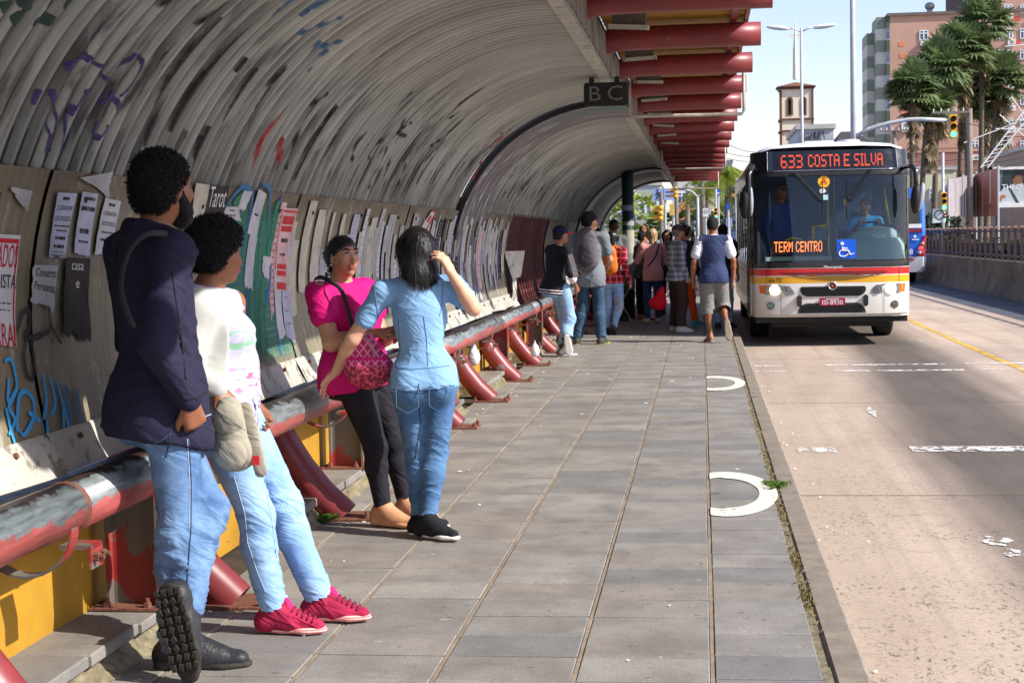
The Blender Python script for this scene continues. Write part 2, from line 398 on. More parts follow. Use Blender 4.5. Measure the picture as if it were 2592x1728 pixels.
# dark backing added behind the cladding joints to stop daylight showing through
MB().grid([[VP(yy,tt,VR+.016) for tt in (-19,-10,0,10,20,26)] for yy in (Y0,8,14.98,19.3)]).build('backing_sheet',M_dark,sh,O); MB().grid([[VP(yy,tt,VR+.016) for tt in (-19,-10,0,10,20,26)] for yy in (24,30,37)]).build('backing_sheet',M_dark,sh,O)
# wall panels below
seams=[1.6,5.42,8.95,12.5,14.98]; seams=[1.9,5.42,8.95,12.4,14.98,16.7,19.2]; 
for a,b in ((1.9,5.42),(5.42,8.95),(8.95,12.4),(12.4,14.98),(16.7,19.3),(24.0,27.2),(27.2,29.6),(30.9,36.3)):
    m=MB(); m.smooth=True; ths=[-14.9+(21.3+14.9)*i/12 for i in range(13)]; rows=[]
    ny=max(6,int((b-a)/.12))
    for i in range(ny+1):
        yy=a+.006+(b-a-.012)*i/ny; wob=.003*math.sin(yy*7.1)+.002*math.sin(yy*17)
        lift=.008*max(0,1-(yy-a)/.12)
        rows.append([VP(yy,tt,VR-.010+wob-lift) for tt in ths])
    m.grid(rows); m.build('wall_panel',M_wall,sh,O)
    q=MB(); q.box(VP(b,3,VR+.004),(.03,.03,.95)); q.build('panel_batten',M_dark,sh,O)
    for yy in (a+.35,(a+b)/2,b-.4):
        if yy<16: MB().cyl(VP(yy,17.5,VR-.002),VP(yy,17.5,VR-.03),.011,8).build('bolt',M_dark,sh,O)
# cream sill plates
ys=1.9
while ys<29:
    L=1.16
    if not(19.3<ys+.6<24 ):
        m=MB(); rows=[]; sag=random.uniform(0,.012) if ys<11 else random.uniform(.0,.035)
        for i in range(9):
            yy=ys+.005+(L-.012)*i/8; s_=sag*math.sin(i/8*math.pi+ys)
            rows.append([VP(yy,-14.4,VR-.022),VP(yy,-14.9,VR-.028),VP(yy,-17,VR-.036-s_),Vector((VP(yy,-19.2,VR).x+.055+s_,yy,.700-s_*.6)),Vector((VP(yy,-19.2,VR).x+.03,yy,.690-s_*.6))])
        m.grid(rows); m.build('sill_plate',M_sill,sh,O)
        for yy in (ys+.25,ys+.85):
            p0=VP(yy,-16,VR-.034); MB().cyl(p0,p0+Vector((.012,0,.004)),.011,8).build('bolt',M_rust,sh,O)
    ys+=L
# broken bay: bare red uprights
M_upr=P('brown_red_upright',lin((74,34,34)),.6,.25,6)
m=MB()
for i in range(15):
    yy=19.45+i*.31; w_=.05
    pts=[VP(yy,tt,VR+.02) for tt in (-24,-15,-5,5,14,22)]
    b=MB(); b.grid([[Vector((p.x+dx,yy+dy,p.z)) for p in pts] for dx,dy in ((0,-w_),(.03,-w_),(.03,w_),(0,w_))]); b.build('bare_upright',M_upr,sh,O)
MB().b2(-2.42,-2.36,19.4,24,.72,.82).build('bare_rail',M_redpost,sh,O)
# rail angle behind the bench and yellow base wall
MB().b2(-2.345,-2.30,Y0,37,.60,.665).build('rail_angle',M_dark,sh,O)
MB().b2(-2.50,-2.345,Y0,44,-.02,.545,.004).build('base_wall',M_yel,sh,O)
# bench pipe in welded lengths
yb=2.0
while yb<37:
    L=random.choice((3.03,4.07)) if yb<20 else 4.07; m=MB(); m.smooth=True
    m.tube([(-2.13,yb+.004,.63),(-2.13,yb+L*.5,.63),(-2.13,yb+L-.004,.63)],.088,22); m.build('bench_pipe',M_bench,sh,O)
    w2=MB(); w2.smooth=True; w2.tube([(-2.13,yb-.012,.63),(-2.13,yb+.012,.63)],.091,22); w2.build('weld_ring',M_rust,sh,O)
    yb+=L
# rib pipes: leg, hidden arc behind the lining, cantilever arm; foot plate with bolts
def rib_pts():
    pts=[Vector((-1.965,0,0))]
    for i in range(20): 
        th=-47.5+i*6.2
        rr=1.652 if th<40 else 1.652+.10*(th-40)/40
        pts.append(Vector((VCX-rr*math.cos(R(th)),0,VCZ+rr*math.sin(R(th)))))
    pts=pts[1:]; pts=[Vector((-1.962,0,.003))]+[p for p in pts if p.z>.05 and p.x<-1.1]
    pts+=[Vector((-.86,0,2.99)),Vector((-.6,0,3.035)),Vector((-.2,0,3.04)),Vector((.2,0,3.04)),Vector((.468,0,3.04))]
    return pts
mr=MB(); mr.smooth=True; rp=rib_pts(); mr.tube(rp,.092,20,caps=False); mr.smooth=False
n=len(rp); mr.f.append(tuple((n-1)*20+j for j in range(20))); mr.m.append(0); mr.sm.append(False)
rib_me=mr.mesh('rib_pipe',M_red)
fp=MB(); fp.b2(-2.13,-1.79,-.13,.13,-.002,.014,.003); fp_me=fp.mesh('foot_plate',M_rust)
bo=MB(); bo.cyl((0,0,.014),(0,0,.034),.016,6); bo.cyl((0,0,.034),(0,0,.05),.009,8); bo_me=bo.mesh('bolt',M_rust)
rg=MB(); rg.grid([[Vector((-2.13+rr*math.cos(q),yy,.62+rr*math.sin(q))) for q in [math.pi+math.pi*i/16 for i in range(17)]] for rr,yy in ((.15,-.03),(.15,.03),(.158,.03),(.158,-.03),(.15,-.03))]); rg_me=rg.mesh('pipe_strap',M_redpost)
bk=MB(); bk.b2(-2.10,-1.992,-.05,.05,.515,.53); bk.b2(-2.0,-1.992,-.05,.05,.45,.53); bk_me=bk.mesh('pipe_bracket',M_redpost)
am=MB(); am.smooth=True; am.tube([(-.72,0,3.035),(-.2,0,3.04),(.468,0,3.04)],.092,20); arm_me=am.mesh('rib_arm',M_red)
for yl in LEGY:
    if yl>Y1: link('rib_arm',arm_me,sh,(2.3,yl-Y0,0)); continue
    rb=link('rib_pipe',rib_me,sh,(2.3,yl-Y0,0))
    f=link('foot_plate',fp_me,rb)
    for bx,by in ((-1.815,-.1),(-1.815,.1),(-2.1,-.1)): link('bolt',bo_me,rb,(bx,by,0))
    link('pipe_strap',rg_me,sh,(2.3,yl+.28-Y0,0))
    br=link('pipe_bracket',bk_me,sh,(2.3,yl+.50-Y0,0))
    for by in (-.028,.026):
        b=link('bolt',bo_me,br,(-1.992-.014,by,.49)); b.rotation_euler=(0,R(90),0)
# I-section posts
ip=MB()
ip.b2(-2.28,-2.268,-.055,.055,.132,.575); ip.b2(-2.082,-2.07,-.055,.055,.132,.575); ip.b2(-2.268,-2.082,-.005,.005,.132,.575)
ip_me=ip.mesh('rail_post',M_redpost); pl=MB(); pl.b2(-2.33,-2.05,-.10,.08,.119,.132,.002); pl_me=pl.mesh('base_plate',M_rust)
y=5.80
while y<34:
    q=link('rail_post',ip_me,sh,(2.3,y-Y0,0)); link('base_plate',pl_me,q)
    for bx in (-2.27,-2.11): b=link('bolt',bo_me,q,(bx,-.08,.117))
    y+=3.65
# fascia plate and bolts along its lower edge, bottom lip
MB().b2(-.738,-.722,Y0,44.5,2.765,3.06).build('fascia_plate',M_fascia,sh,O)
MB().b2(-.80,-.7225,Y0,37.2,2.757,2.7645).build('fascia_lip',M_sill,sh,O)
fb=MB().cyl((-.722,0,2.79),(-.708,0,2.79),.012,8).mesh('bolt',M_dark)
yy=3.2
while yy<26: link('bolt',fb,sh,(2.3,yy-Y0,0)); yy+=.34
# yellow canopy sheets over the arms with edge purlin
for i in range(len(LEGY)-1):
    a,b=LEGY[i],LEGY[i+1]; m=MB(); rows=[]
    nn=36
    for k in range(nn+1):
        yy=a+(b-a)*k/nn; zz=3.165+(.018 if k%4 in (1,2) else 0)
        rows.append([Vector((-.75,yy,zz)),Vector((-.2,yy,zz)),Vector((.36,yy,zz))])
    m.grid(rows,flip=True); m.build('canopy_sheet',M_canopy,sh,O)
MB().b2(-1.6,-.75,Y0,44,3.13,3.16).build('roof_deck',M_dark,sh,O)
MB().b2(.235,.285,Y0,44,3.135,3.163).build('edge_purlin',M_red,sh,O)
MB().b2(.345,.375,Y0,44,3.14,3.24).build('canopy_edge',M_redpost,sh,O)
# lamps between the arms
lf=MB()
for x0,x1,y0,y1 in ((-.14,.14,-.15,-.128),(-.14,.14,.128,.15),(-.14,-.118,-.128,.128),(.118,.14,-.128,.128)): lf.b2(x0,x1,y0,y1,0,.03)
lf_me=lf.mesh('lamp_frame',M_sill); lg=MB().b2(-.118,.118,-.128,.128,.012,.13).mesh('lamp_grille',P('lamp_mesh',lin((92,88,80)),.5,.4,60,.3,120))
for i,yl in enumerate(LEGY[1:12]):
    g=empty('canopy_lamp',(-.50,yl+1.0,2.975)); g.parent=sh; g.location=(1.80,yl+1.0-Y0,2.975); g.rotation_euler=(R(6),R(random.uniform(-3,5)),0)
    link('lamp_frame',lf_me,g); link('lamp_grille',lg,g)
# hanging pipe frames
for yh in (15.0,27.0,38.5):
    m=MB(); m.smooth=True; m.tube([(-.66,yh,2.96),(-.66,yh,2.64),(-.61,yh,2.625),(.38,yh,2.62),(.405,yh,2.65),(.40,yh,3.14)],.016,8)
    m.build('hanger_frame',P('worn_white_tube',lin((176,168,150)),.5,.4,9),sh,O)

# ---- hanging sign B C
bc=empty('platform_sign',(-.742,12.62,2.535),'black hanging platform sign with the grey letters B C under the vault edge','sign')
def rrect(w_,h_,r,n=5):
    pts=[]
    for cx,cy,a0 in ((w_/2-r,h_/2-r,0),(-w_/2+r,h_/2-r,90),(-w_/2+r,-h_/2+r,180),(w_/2-r,-h_/2+r,270)):
        for i in range(n+1): a=R(a0+90*i/n); pts.append((cx+r*math.cos(a),cy+r*math.sin(a)))
    return pts
bcr=R(3); m=MB(); m.prism(rrect(.352,.186,.026),-.05,Matrix.Rotation(math.pi/2,4,'X')); m.build('sign_box',M_black,bc,(0,0,.093))
for ch,x in (('B',-.10),('C',.085)):
    o=link('letter',text_mesh(ch,P('sign_letter_grey',lin((104,104,96)),.5,.2,20),.165),bc); o.matrix_local=XZ(x*.88,-.056,.088)
    o.data.transform(Matrix.Scale(1.15,4,(1,0,0)))
for x in (-.11,.09): MB().b2(x-.02,x+.02,-.045,.0,.184,.225).build('hook',M_black,bc)
# ================================================================== ROAD, GROUND, STREET BEYOND
_cm=cam.matrix_world.to_3x3()
def AT(px,py,Y):                       # measured photo point -> world point at distance Y down the road
    d=_cm@Vector(((px-1296)/4000,(864-py)/4000,-1)); return Vector((0,0,1.5))+d*(Y/d.y)
def mat_road():
    t=NT('road_concrete'); p=t.pos(); x,y,z=t.sep(p)
    n=t.noise(t.map(p,(1,.35,1)),1.1,6,.6); n2=t.noise(p,34,5,.7); n3=t.noise(t.map(p,(1.2,.12,1)),1.0,4)
    c=t.mix(t.ramp(n,.3,.72),lin((170,151,132)),lin((200,181,161)))
    c=t.mix(t.ramp(n2,.45,.75,0,.42),c,lin((122,104,90))); gr=t.noise(p,120,3,.7); c=t.mix(t.ramp(gr,.5,.7,0,.3),c,lin((112,98,88))); tt=t.noise(t.map(p,(2.6,.05,1)),1.3,4,.6); c=t.mix(t.ramp(tt,.54,.68,0,.30),c,lin((122,110,100))); ck=t.noise(t.map(p,(1,1,1),(0,0,0)),1.4,5,.6,1.2); cl=t.math('LESS_THAN',t.math('ABSOLUTE',t.math('SUBTRACT',ck,.5)),.0022); c=t.mix(t.math('MULTIPLY',cl,.55),c,lin((84,72,62)))
    xo=t.math('ADD',x,t.math('MULTIPLY',t.math('SUBTRACT',n3,.5),.7))
    xo=t.math('SUBTRACT',xo,t.math('MULTIPLY',t.math('SUBTRACT',y,10),.032)); lane=t.math('MULTIPLY',t.ramp(xo,1.30,1.85),t.ramp(xo,2.55,3.1,1,0))
    c=t.mix(t.math('MULTIPLY',lane,t.ramp(n,.15,.6,.6,.84)),c,lin((60,57,54)))
    edge=t.ramp(xo,.5,.95,1,0); c=t.mix(t.math('MULTIPLY',edge,.4),c,lin((150,138,124)))
    v=t.noise(t.map(p,(1,.45,1)),42,4,.62); zone=t.math('MULTIPLY',t.ramp(t.noise(t.map(p,(1,1,1),(2,1,0)),1.1,3),.36,.56),t.ramp(y,5,13,1,.25))
    c=t.mix(t.math('MULTIPLY',t.math('MULTIPLY',t.ramp(v,.57,.63),zone),.8),c,lin((58,58,66)))
    jx=t.math('ABSOLUTE',t.math('SUBTRACT',t.math('FRACT',t.math('DIVIDE',t.math('ADD',y,-1.78),5.5)),.5)); jw=t.math('ADD',.0022,t.math('MULTIPLY',n2,.0012))
    c=t.mix(t.math('MULTIPLY',t.math('LESS_THAN',jx,jw),.8),c,lin((86,70,58)))
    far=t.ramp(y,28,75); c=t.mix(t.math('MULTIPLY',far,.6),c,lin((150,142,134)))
    t.bump(n2,.35,.006); return t.fin(c,.82,0,.25)
M_road=mat_road()
def sheet(name,x0,x1,y0,y1,z,m,nx=1,ny=1):
    g=MB(); g.grid([[Vector((x0+(x1-x0)*i/nx,y0+(y1-y0)*j/ny,z)) for j in range(ny+1)] for i in range(nx+1)],flip=True); return g.build(name,m)
M_ground=P('dusty_ground',lin((120,116,108)),.9,.25,.08)
tag(sheet('ground',-900,1500,-60,3500,-.165,M_ground,8,8),kind='structure')
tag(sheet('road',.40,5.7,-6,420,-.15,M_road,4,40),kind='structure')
M_asph=mat_concrete('asphalt_lane',lin((104,104,110)),lin((70,70,76)),1.5,.3)
tag(sheet('asphalt_lane',5.7,7.3,-6,420,-.149,M_asph,2,20),kind='structure')
tag(sheet('crossing_road',-60,60,60,72,-.146,M_asph),kind='structure')
def mat_paint(name,c,wear=.5):
    t=NT(name); p=t.pos(); n=t.noise(p,16,6,.7); n2=t.noise(t.map(p,(1,.3,1)),3,3); k=t.ramp(t.math('ADD',n,t.math('MULTIPLY',n2,.4)),wear+.16,wear+.20)
    c=t.mix(t.noise(p,50,3),sc(c,.82),c); t.fin(c,.7); tr=t.n('ShaderNodeBsdfTransparent'); mx=t.n('ShaderNodeMixShader'); t.l(k,mx.inputs[0]); t.l(t.b.outputs[0],mx.inputs[1]); t.l(tr.outputs[0],mx.inputs[2]); t.l(mx.outputs[0],t.out.inputs[0]); return t.m
M_wp=mat_paint('worn_white_road_paint',lin((232,228,222)),.52); M_yp=mat_paint('worn_yellow_road_paint',lin((226,176,62)),.58); M_cp=mat_paint('letter_paint',lin((222,219,204)),.68)
yl=MB(); pts=[(3.70,16),(3.72,20),(3.73,24),(3.80,30),(3.85,40),(3.9,60)]
for i in range(len(pts)-1):
    a,b=pts[i],pts[i+1]; yl.add([(a[0]-.05,a[1],-.146),(a[0]+.05,a[1],-.146),(b[0]+.05,b[1],-.146),(b[0]-.05,b[1],-.146)],[(0,1,2,3)])
tag(yl.build('yellow_lane_line',M_yp),'thin worn yellow line along the road to the right of the white bus','road line')
def stripe(x0,x1,y0,y1,lab):
    o=sheet('white_road_stripe',x0,x1,y0,y1,-.145,M_wp); tag(o,lab,'road marking',None)
stripe(1.50,2.95,19.86,20.04,'worn white crosswise stripe before the bus, farther of the long pair')
stripe(1.55,3.05,19.0,19.18,'worn white crosswise stripe before the bus, nearer of the long pair')
stripe(.62,.98,19.86,20.0,'short white stripe beside the kerb, farther one of two in front of the bus')
stripe(.62,1.02,19.02,19.18,'short white stripe beside the kerb, nearer one of two in front of the bus')
stripe(3.2,4.15,19.9,20.05,'white stripe right of the oil-stained lane, farther of two touching the yellow line')
stripe(3.25,4.3,19.05,19.2,'white stripe right of the oil-stained lane, nearer of two beside the yellow line')
stripe(.70,.99,12.0,12.28,'short scuffed white bar on the road next to the mossy kerb')
stripe(1.55,3.4,12.02,12.3,'long white bar across the dark oil lane, nearest stripe to the viewer')
stripe(1.2,4.6,33.2,33.4,'white stripe across the road far back beside the bus')
stripe(-.0+.6,4.6,52,52.5,'pale stop line across the road far beyond the shelter')
for (px,py,sx,sy,lab) in ((2520,1366,.09,.17,'small torn white paint patch on the road near a crack, the nearest patch'),(2565,1398,.06,.12,'little white paint flake on the road beside the right edge of the picture'),(2205,1040,.05,.5,'broken slanting white paint remains in the middle of the dark lane'),(2330,862,.05,.22,'small white paint dab on the road right of the front tyre')):
    c=AT(px,py,10); d=(c-Vector((0,0,1.5))); k=-1.645/d.z; c=Vector((0,0,1.5))+d*k
    m=MB(); nn=11; m.add([(c.x+sx*math.cos(6.28*i/nn)*random.uniform(.5,1.1),c.y+sy*math.sin(6.28*i/nn)*random.uniform(.5,1.1),-.145) for i in range(nn)],[tuple(range(nn))])
    tag(m.build('paint_patch',M_wp),lab,'road marking')
# painted letters C on the platform slabs (read from the far end)
for yc,lab in ((9.22,'large painted cream letter C on the grey slabs beside the kerb, the nearer one'),(16.1,'painted cream letter C on the grey slabs beside the kerb, the farther one')):
    m=MB(); P_=[]
    for i in range(33):
        a=R(-118+236*i/32); tp=1 if 3<i<29 else .86
        P_.append([Vector((.118+.300*math.cos(a),yc+.80*math.sin(a),.0035)),Vector((.118+(.300-.105*tp)*math.cos(a),yc+(.80-.27*tp)*math.sin(a),.0035))])
    P_=[[v if v.x>.028 else Vector((.028,v.y,v.z)) for v in r] for r in P_]
    m.grid(P_); tag(m.build('painted_letter',M_cp),lab,'painted letter','letters painted on the platform')
# weeds and dirt in the kerb joint
def mat_leaf(name,c1,c2,tr=.25):
    t=NT(name); n=t.noise(t.pos(),3.1,3); r=t.noise(t.pos(),23,2); c=t.mix(t.ramp(n,.35,.65),c1,c2); c=t.mix(t.ramp(r,.4,.7,0,.6),c,sc(c2,1.3)); t.fin(c,.55,0,.35)
    ts=t.n('ShaderNodeBsdfTranslucent'); t.l(c,ts.inputs[0]); mx=t.n('ShaderNodeMixShader'); mx.inputs[0].default_value=tr; t.l(t.b.outputs[0],mx.inputs[1]); t.l(ts.outputs[0],mx.inputs[2]); t.l(mx.outputs[0],t.out.inputs[0]); return t.m
M_weed=mat_leaf('dry_moss',lin((92,86,48)),lin((126,108,58))); M_grn=mat_leaf('weed_green',lin((70,96,36)),lin((104,128,52)))
m=MB()
for i in range(800):
    y=random.choice((random.gauss(10.2,.5),random.gauss(8.6,.35),random.gauss(7.3,.2),random.gauss(12.5,1.2),random.gauss(17,3),random.gauss(6.6,.15)))
    x=.408+random.gauss(0,.014); a=random.uniform(0,6.3); l=random.uniform(.006,.022); h=random.uniform(.004,.02)
    m.add([(x,y,-.012),(x+l*math.cos(a)*.4-.004,y+l*math.sin(a)*.6,-.004+h*.6),(x+l*math.cos(a),y+l*math.sin(a)*1.6,-.008+h)],[(0,1,2)])
tag(m.build('kerb_moss',M_weed),'dry yellowish moss and weeds growing in the kerb joint','moss',kind='stuff')
for (x,y,n_,lab) in ((.42,9.4,60,'small green weed sprouting from the kerb joint beside the painted letter'),(-2.05,8.25,90,'low green weed at the corner of the ledge behind the beige flat shoe')):
    m=MB()
    for i in range(n_):
        a=random.uniform(0,6.3); r=random.uniform(.01,.085); h=random.uniform(.01,.04); w_=.010
        m.add([(x+.3*r*math.cos(a),y+.5*r*math.sin(a),.0),(x+r*math.cos(a)-w_,y+r*math.sin(a),h),(x+1.3*r*math.cos(a),y+1.3*r*math.sin(a),h*.7),(x+r*math.cos(a)+w_,y+r*math.sin(a),h*1.1)],[(0,1,2,3)])
    tag(m.build('weed',M_grn),lab,'weed')
# litter: paper scraps and cigarette ends on the slabs (uncountable)
m=MB(); M_lit=P('litter_paper',lin((222,218,208)),.8,.2,30)
for i in range(230):
    y=random.uniform(4.6,24); x=random.choice((random.uniform(-2.05,-1.7),random.uniform(-1.9,.35),random.uniform(-2.33,-2.1) )); z=.122 if x<-2.085 else .003
    a=random.uniform(0,3.2); l=random.uniform(.006,.02)*(1.6 if random.random()<.06 else 1); w_=random.uniform(.003,.007); c,s_=math.cos(a),math.sin(a)
    m.add([(x-l*c-w_*s_,y-l*s_+w_*c,z),(x+l*c-w_*s_,y+l*s_+w_*c,z),(x+l*c+w_*s_,y+l*s_-w_*c,z+.005),(x-l*c+w_*s_,y-l*s_-w_*c,z+.004)],[(0,1,2,3)])
for i in range(34):
    y=random.uniform(5,20); x=.56+abs(random.gauss(0,.12)); l=random.uniform(.004,.02); a=random.uniform(0,3)
    m.add([(x,y,-.144),(x+l,y+l*.4,-.144),(x+l*.8,y+l*1.4,-.138),(x-l*.2,y+l,-.142)],[(0,1,2,3)])
tag(m.build('litter',M_lit),'scattered white paper scraps and cigarette ends on the platform','litter',kind='stuff')

# ---- barrier wall with railing on the far side of the road
M_bar=mat_concrete('stained_barrier',lin((128,112,92)),lin((70,60,54)),1.6,.5); M_rail=P('brown_railing_paint',lin((66,46,42)),.6,.3,9); M_railtop=P('railing_cap',lin((150,118,100)),.6,.2,9)
bw=empty('barrier_wall',(7.25,20,-.15),'stained concrete barrier wall with brown railing along the right side of the road','barrier wall')
m=MB(); rows=[]
for i in range(46):
    y=i*2.0; rows.append([Vector((xx+random.uniform(-.006,.006),y,zz)) for xx,zz in ((-.14,0),(-.12,.07),(-.02,.33),(0,.40),(0,.85),(.02,.88),(.25,.88),(.25,0))])
m.grid(rows); m.add([rows[0][i] for i in range(8)],[tuple(range(8))]); m.build('wall',M_bar,bw)
for z_,h_ in ((.98,.04),(1.58,.05)): MB().b2(.10,.14,0,90,z_,z_+h_).build('rail',M_rail,bw)
pk=MB().b2(-.03,.03,-.035,.035,.87,1.66).mesh('railing_post',M_rail); pc=MB().b2(-.045,.045,-.05,.05,1.66,1.72,.01).mesh('post_cap',M_railtop)
for i in range(112):
    o=link('railing_post',pk,bw,(.12,.3+i*.8,0)); link('post_cap',pc,o)
M_hedge=mat_leaf('dark_hedge',lin((24,34,16)),lin((44,54,26)))
m=MB()  # dark leaves added to give the shaded background behind the railing
for i in range(5200):
    y=random.uniform(24,115); x=random.uniform(9.2,11.5); z=random.uniform(-.1,1.25)*random.uniform(.4,1); a=random.uniform(0,6.3); b=random.uniform(-1,1); l=random.uniform(.1,.28)
    m.add([(x,y,z),(x+l*math.cos(a),y+l*math.sin(a),z+l*b),(x+l*math.cos(a+.9),y+l*math.sin(a+.9),z+l*b*.6+.1)],[(0,1,2)])
tag(m.build('shrubbery',M_hedge),'dark shrubbery and stems behind the brown railing','shrubbery',kind='stuff')
MB().b2(9.6,9.8,22,120,-.15,1.05).build('dark_wall',P('dark_brick',lin((70,52,46)),.9,.3,4))  # added low wall, coloured dark for the shade beyond the railing
tag(bpy.data.objects['dark_wall'],'low dark brown wall behind the railing of the barrier','wall')

# ---- trees
def fan_leaf(m,base,dr,up,L,n=15,spread=3.7,droop=.25):
    dr=dr.normalized(); side=dr.cross(up)
    if side.length<.01: side=Vector((1,0,0))
    side.normalize(); nrm=side.cross(dr); c=base+dr*L*.42
    m.add([base-side*.02,base+side*.02,c+side*.015,c-side*.015],[(0,1,2,3)])
    for i in range(n):
        a=-spread/2+spread*i/(n-1); d=dr*math.cos(a)+side*math.sin(a); d2=dr*math.cos(a+.15)+side*math.sin(a+.15); d0=dr*math.cos(a-.15)+side*math.sin(a-.15)
        l=L*.56*(1-.10*abs(a)/1.2)*random.uniform(.86,1.08); tip=c+d*l-Vector((0,0,droop*l*random.uniform(.6,1.7)))+nrm*random.uniform(-.04,.04)
        m.add([c,c+d0*l*.6+nrm*.015,tip,c+d2*l*.6-nrm*.03],[(0,1,2,3)])
M_palm=mat_leaf('palm_green',lin((60,80,48)),lin((120,136,88)),.35); M_dead=mat_leaf('palm_dead',lin((98,84,60)),lin((140,122,90)),.2); M_trunk=P('palm_trunk',lin((98,88,76)),.9,.3,3,.5,9,stretch=(1,1,4))
def fan_palm(bx,by,cx,cz,rad,lab,nl=70,tr=.16):
    T=empty('fan_palm',(bx,by,-.15),lab,'palm tree','tall fan palms in front of the brown building')
    top=Vector((cx-bx,0,cz+.15)); m=MB(); m.smooth=True
    pts=[top*(i/12)+Vector((math.sin(i*.5)*.05,0,0)) for i in range(13)]; pts=[Vector((p_.x*(i/12)**.6 if i else 0,p_.y,p_.z)) for i,p_ in enumerate(pts)]
    m.tube(pts,[tr*(1.25-.35*i/12) for i in range(13)],9); m.build('trunk',M_trunk,T)
    m=MB()
    for i in range(nl):
        a=random.uniform(0,6.28); e=random.choice((random.uniform(-.5,.3),random.uniform(0,1.3))); d=Vector((math.cos(a)*math.cos(e),math.sin(a)*math.cos(e),math.sin(e)))
        fan_leaf(m,top+Vector((0,0,random.uniform(-.5,.35))),d,Vector((0,0,1)),rad*random.uniform(.95,1.25),droop=.20 if e<.3 else .06)
    m.build('crown',M_palm,T); m=MB()
    for i in range(int(nl*.8)):
        a=random.uniform(0,6.28); h=random.uniform(0,1)**1.3*3.0; e=random.uniform(-1.5,-1.05); d=Vector((math.cos(a)*math.cos(e),math.sin(a)*math.cos(e),math.sin(e)))
        fan_leaf(m,top+Vector((0,0,-.35-h)),d,Vector((math.cos(a),math.sin(a),.2)),rad*random.uniform(.45,.75),7,1.6,.1)
    m.build('dead_fronds',M_dead,T)
palm_specs=[((2307,440),(2312,222),1.45,'fan palm farthest left in the cluster, with a thin bare trunk and low crown'),((2326,440),(2352,272),1.5,'fan palm with a thin trunk and low dark crown, second from the left'),((2362,470),(2380,175),1.75,'fan palm with a stout shaggy trunk and bushy crown left of the green traffic light'),((2452,470),(2440,122),1.7,'fan palm with the crown just left of the tallest palm'),((2480,480),(2492,62),1.65,'tallest fan palm, its crown rising above the brown roof'),((2494,480),(2535,205),1.75,'fan palm leaning right with drooping fronds above the billboard'),((2345,440),(2440,225),1.5,'fan palm crown low in the middle of the cluster behind the green light'),((2500,480),(2495,262),1.5,'fan palm with low hanging crown left of the billboard top')]
for i,(b,c,r_,lab) in enumerate(palm_specs):
    Yp=100+i*1.3; B=AT(b[0],b[1],Yp); C_=AT(c[0],c[1],Yp); fan_palm(B.x if i not in(6,) else C_.x-.4,Yp,C_.x,C_.z,r_*1.22,lab,64)
M_pf=mat_leaf('palm_yellow_green',lin((86,112,34)),lin((140,150,50)),.35); M_pf2=mat_leaf('palm_orange',lin((190,140,30)),lin((214,160,50)),.35)
def feather_palm(px,py,Y,rad,lab,nl=26,dead=0):
    C_=AT(px,py,Y); T=empty('feather_palm',(C_.x,Y,-.15),lab,'palm tree','feather palms down the street')
    top=Vector((0,0,C_.z+.15)); m=MB(); m.smooth=True; m.tube([top*(i/6) for i in range(7)],[.2-.008*i for i in range(7)],8); m.build('trunk',M_trunk,T)
    for nm,mt,n_,dl in (('crown',M_pf,nl,0),('dead_fronds',M_pf2,dead,1)):
        if not n_: continue
        m=MB()
        for i in range(n_):
            a=random.uniform(0,6.28) if not dl else random.uniform(-.6,.5); e=random.uniform(-.1,1.2) if not dl else random.uniform(-.2,.3); L=rad*random.uniform(.9,1.15); P_=[]
            for k in range(9):
                s_=k/8; P_.append(top+Vector((math.cos(a)*math.cos(e),math.sin(a)*math.cos(e),math.sin(e)))*L*s_-Vector((0,0,L*.75*s_*s_)))
            for k in range(8):
                d=(P_[k+1]-P_[k]).normalized(); sd_=d.cross(Vector((0,0,1))).normalized()
                for q in range(2):
                    for sg in (-1,1):
                        b=P_[k].lerp(P_[k+1],q/2); l=rad*.30*(1-.55*k/8); tip=b+sd_*sg*l+d*l*.5-Vector((0,0,l*.45)); m.add([b,b+d*.07,tip],[(0,1,2)])
        m.build(nm,mt,T)
feather_palm(1842,452,78,2.1,'feather palm with orange dead fronds beside the left bus mirror',30,9)
feather_palm(1786,478,84,1.9,'pale green feather palm left of the orange-fronded one, under the red pipe ends',26)
feather_palm(1768,500,90,1.6,'smallest feather palm, pale yellow green, beside the white round sign',20)

# ---- buildings
def windows(parent,rects,y,mf,mg,dy=.12):
    for x0,x1,z0,z1 in rects:
        f=MB(); wdt=.10
        for a in ((x0,x0+wdt,z0,z1),(x1-wdt,x1,z0,z1),(x0,x1,z1-wdt,z1),(x0,x1,z0,z0+wdt),((x0+x1)/2-.07,(x0+x1)/2+.07,z0,z1),(x0,x1,z0+(z1-z0)*.66,z0+(z1-z0)*.66+.1)): f.b2(a[0],a[1],y-dy-.02*random.random(),y+.1,a[2],a[3])
        o=f.build('window',mf,parent); MB().b2(x0+.05,x1-.05,y-.03,y+.1,z0+.05,z1-.05).build('pane',mg,o)
M_bld=mat_concrete('pinkish_render',lin((198,160,140)),lin((176,138,120)),.12,.1); M_wf=P('white_window_frame',lin((224,226,228)),.5,.05,2); M_wg=P('far_window_glass',lin((70,84,112)),.15,.3,.4,spec=.8)
M_ac=P('ac_white',lin((222,222,216)),.6,.08,2); M_teal=P('grey_green_panel',lin((128,134,120)),.6,.12,.5); M_teal2=P('pale_panel',lin((190,188,180)),.6,.1,.5); M_dteal=P('dark_green_side',lin((72,84,76)),.7,.15,.5)
Yb=200; A0=AT(2252,42,Yb); xL=A0.x; zT=A0.z
B=empty('apartment_block',(xL,Yb,-.15),'tall brownish pink apartment block behind the fan palms','building')
def bl(p): return (p[0]-xL,p[1]-Yb,p[2]+.15)
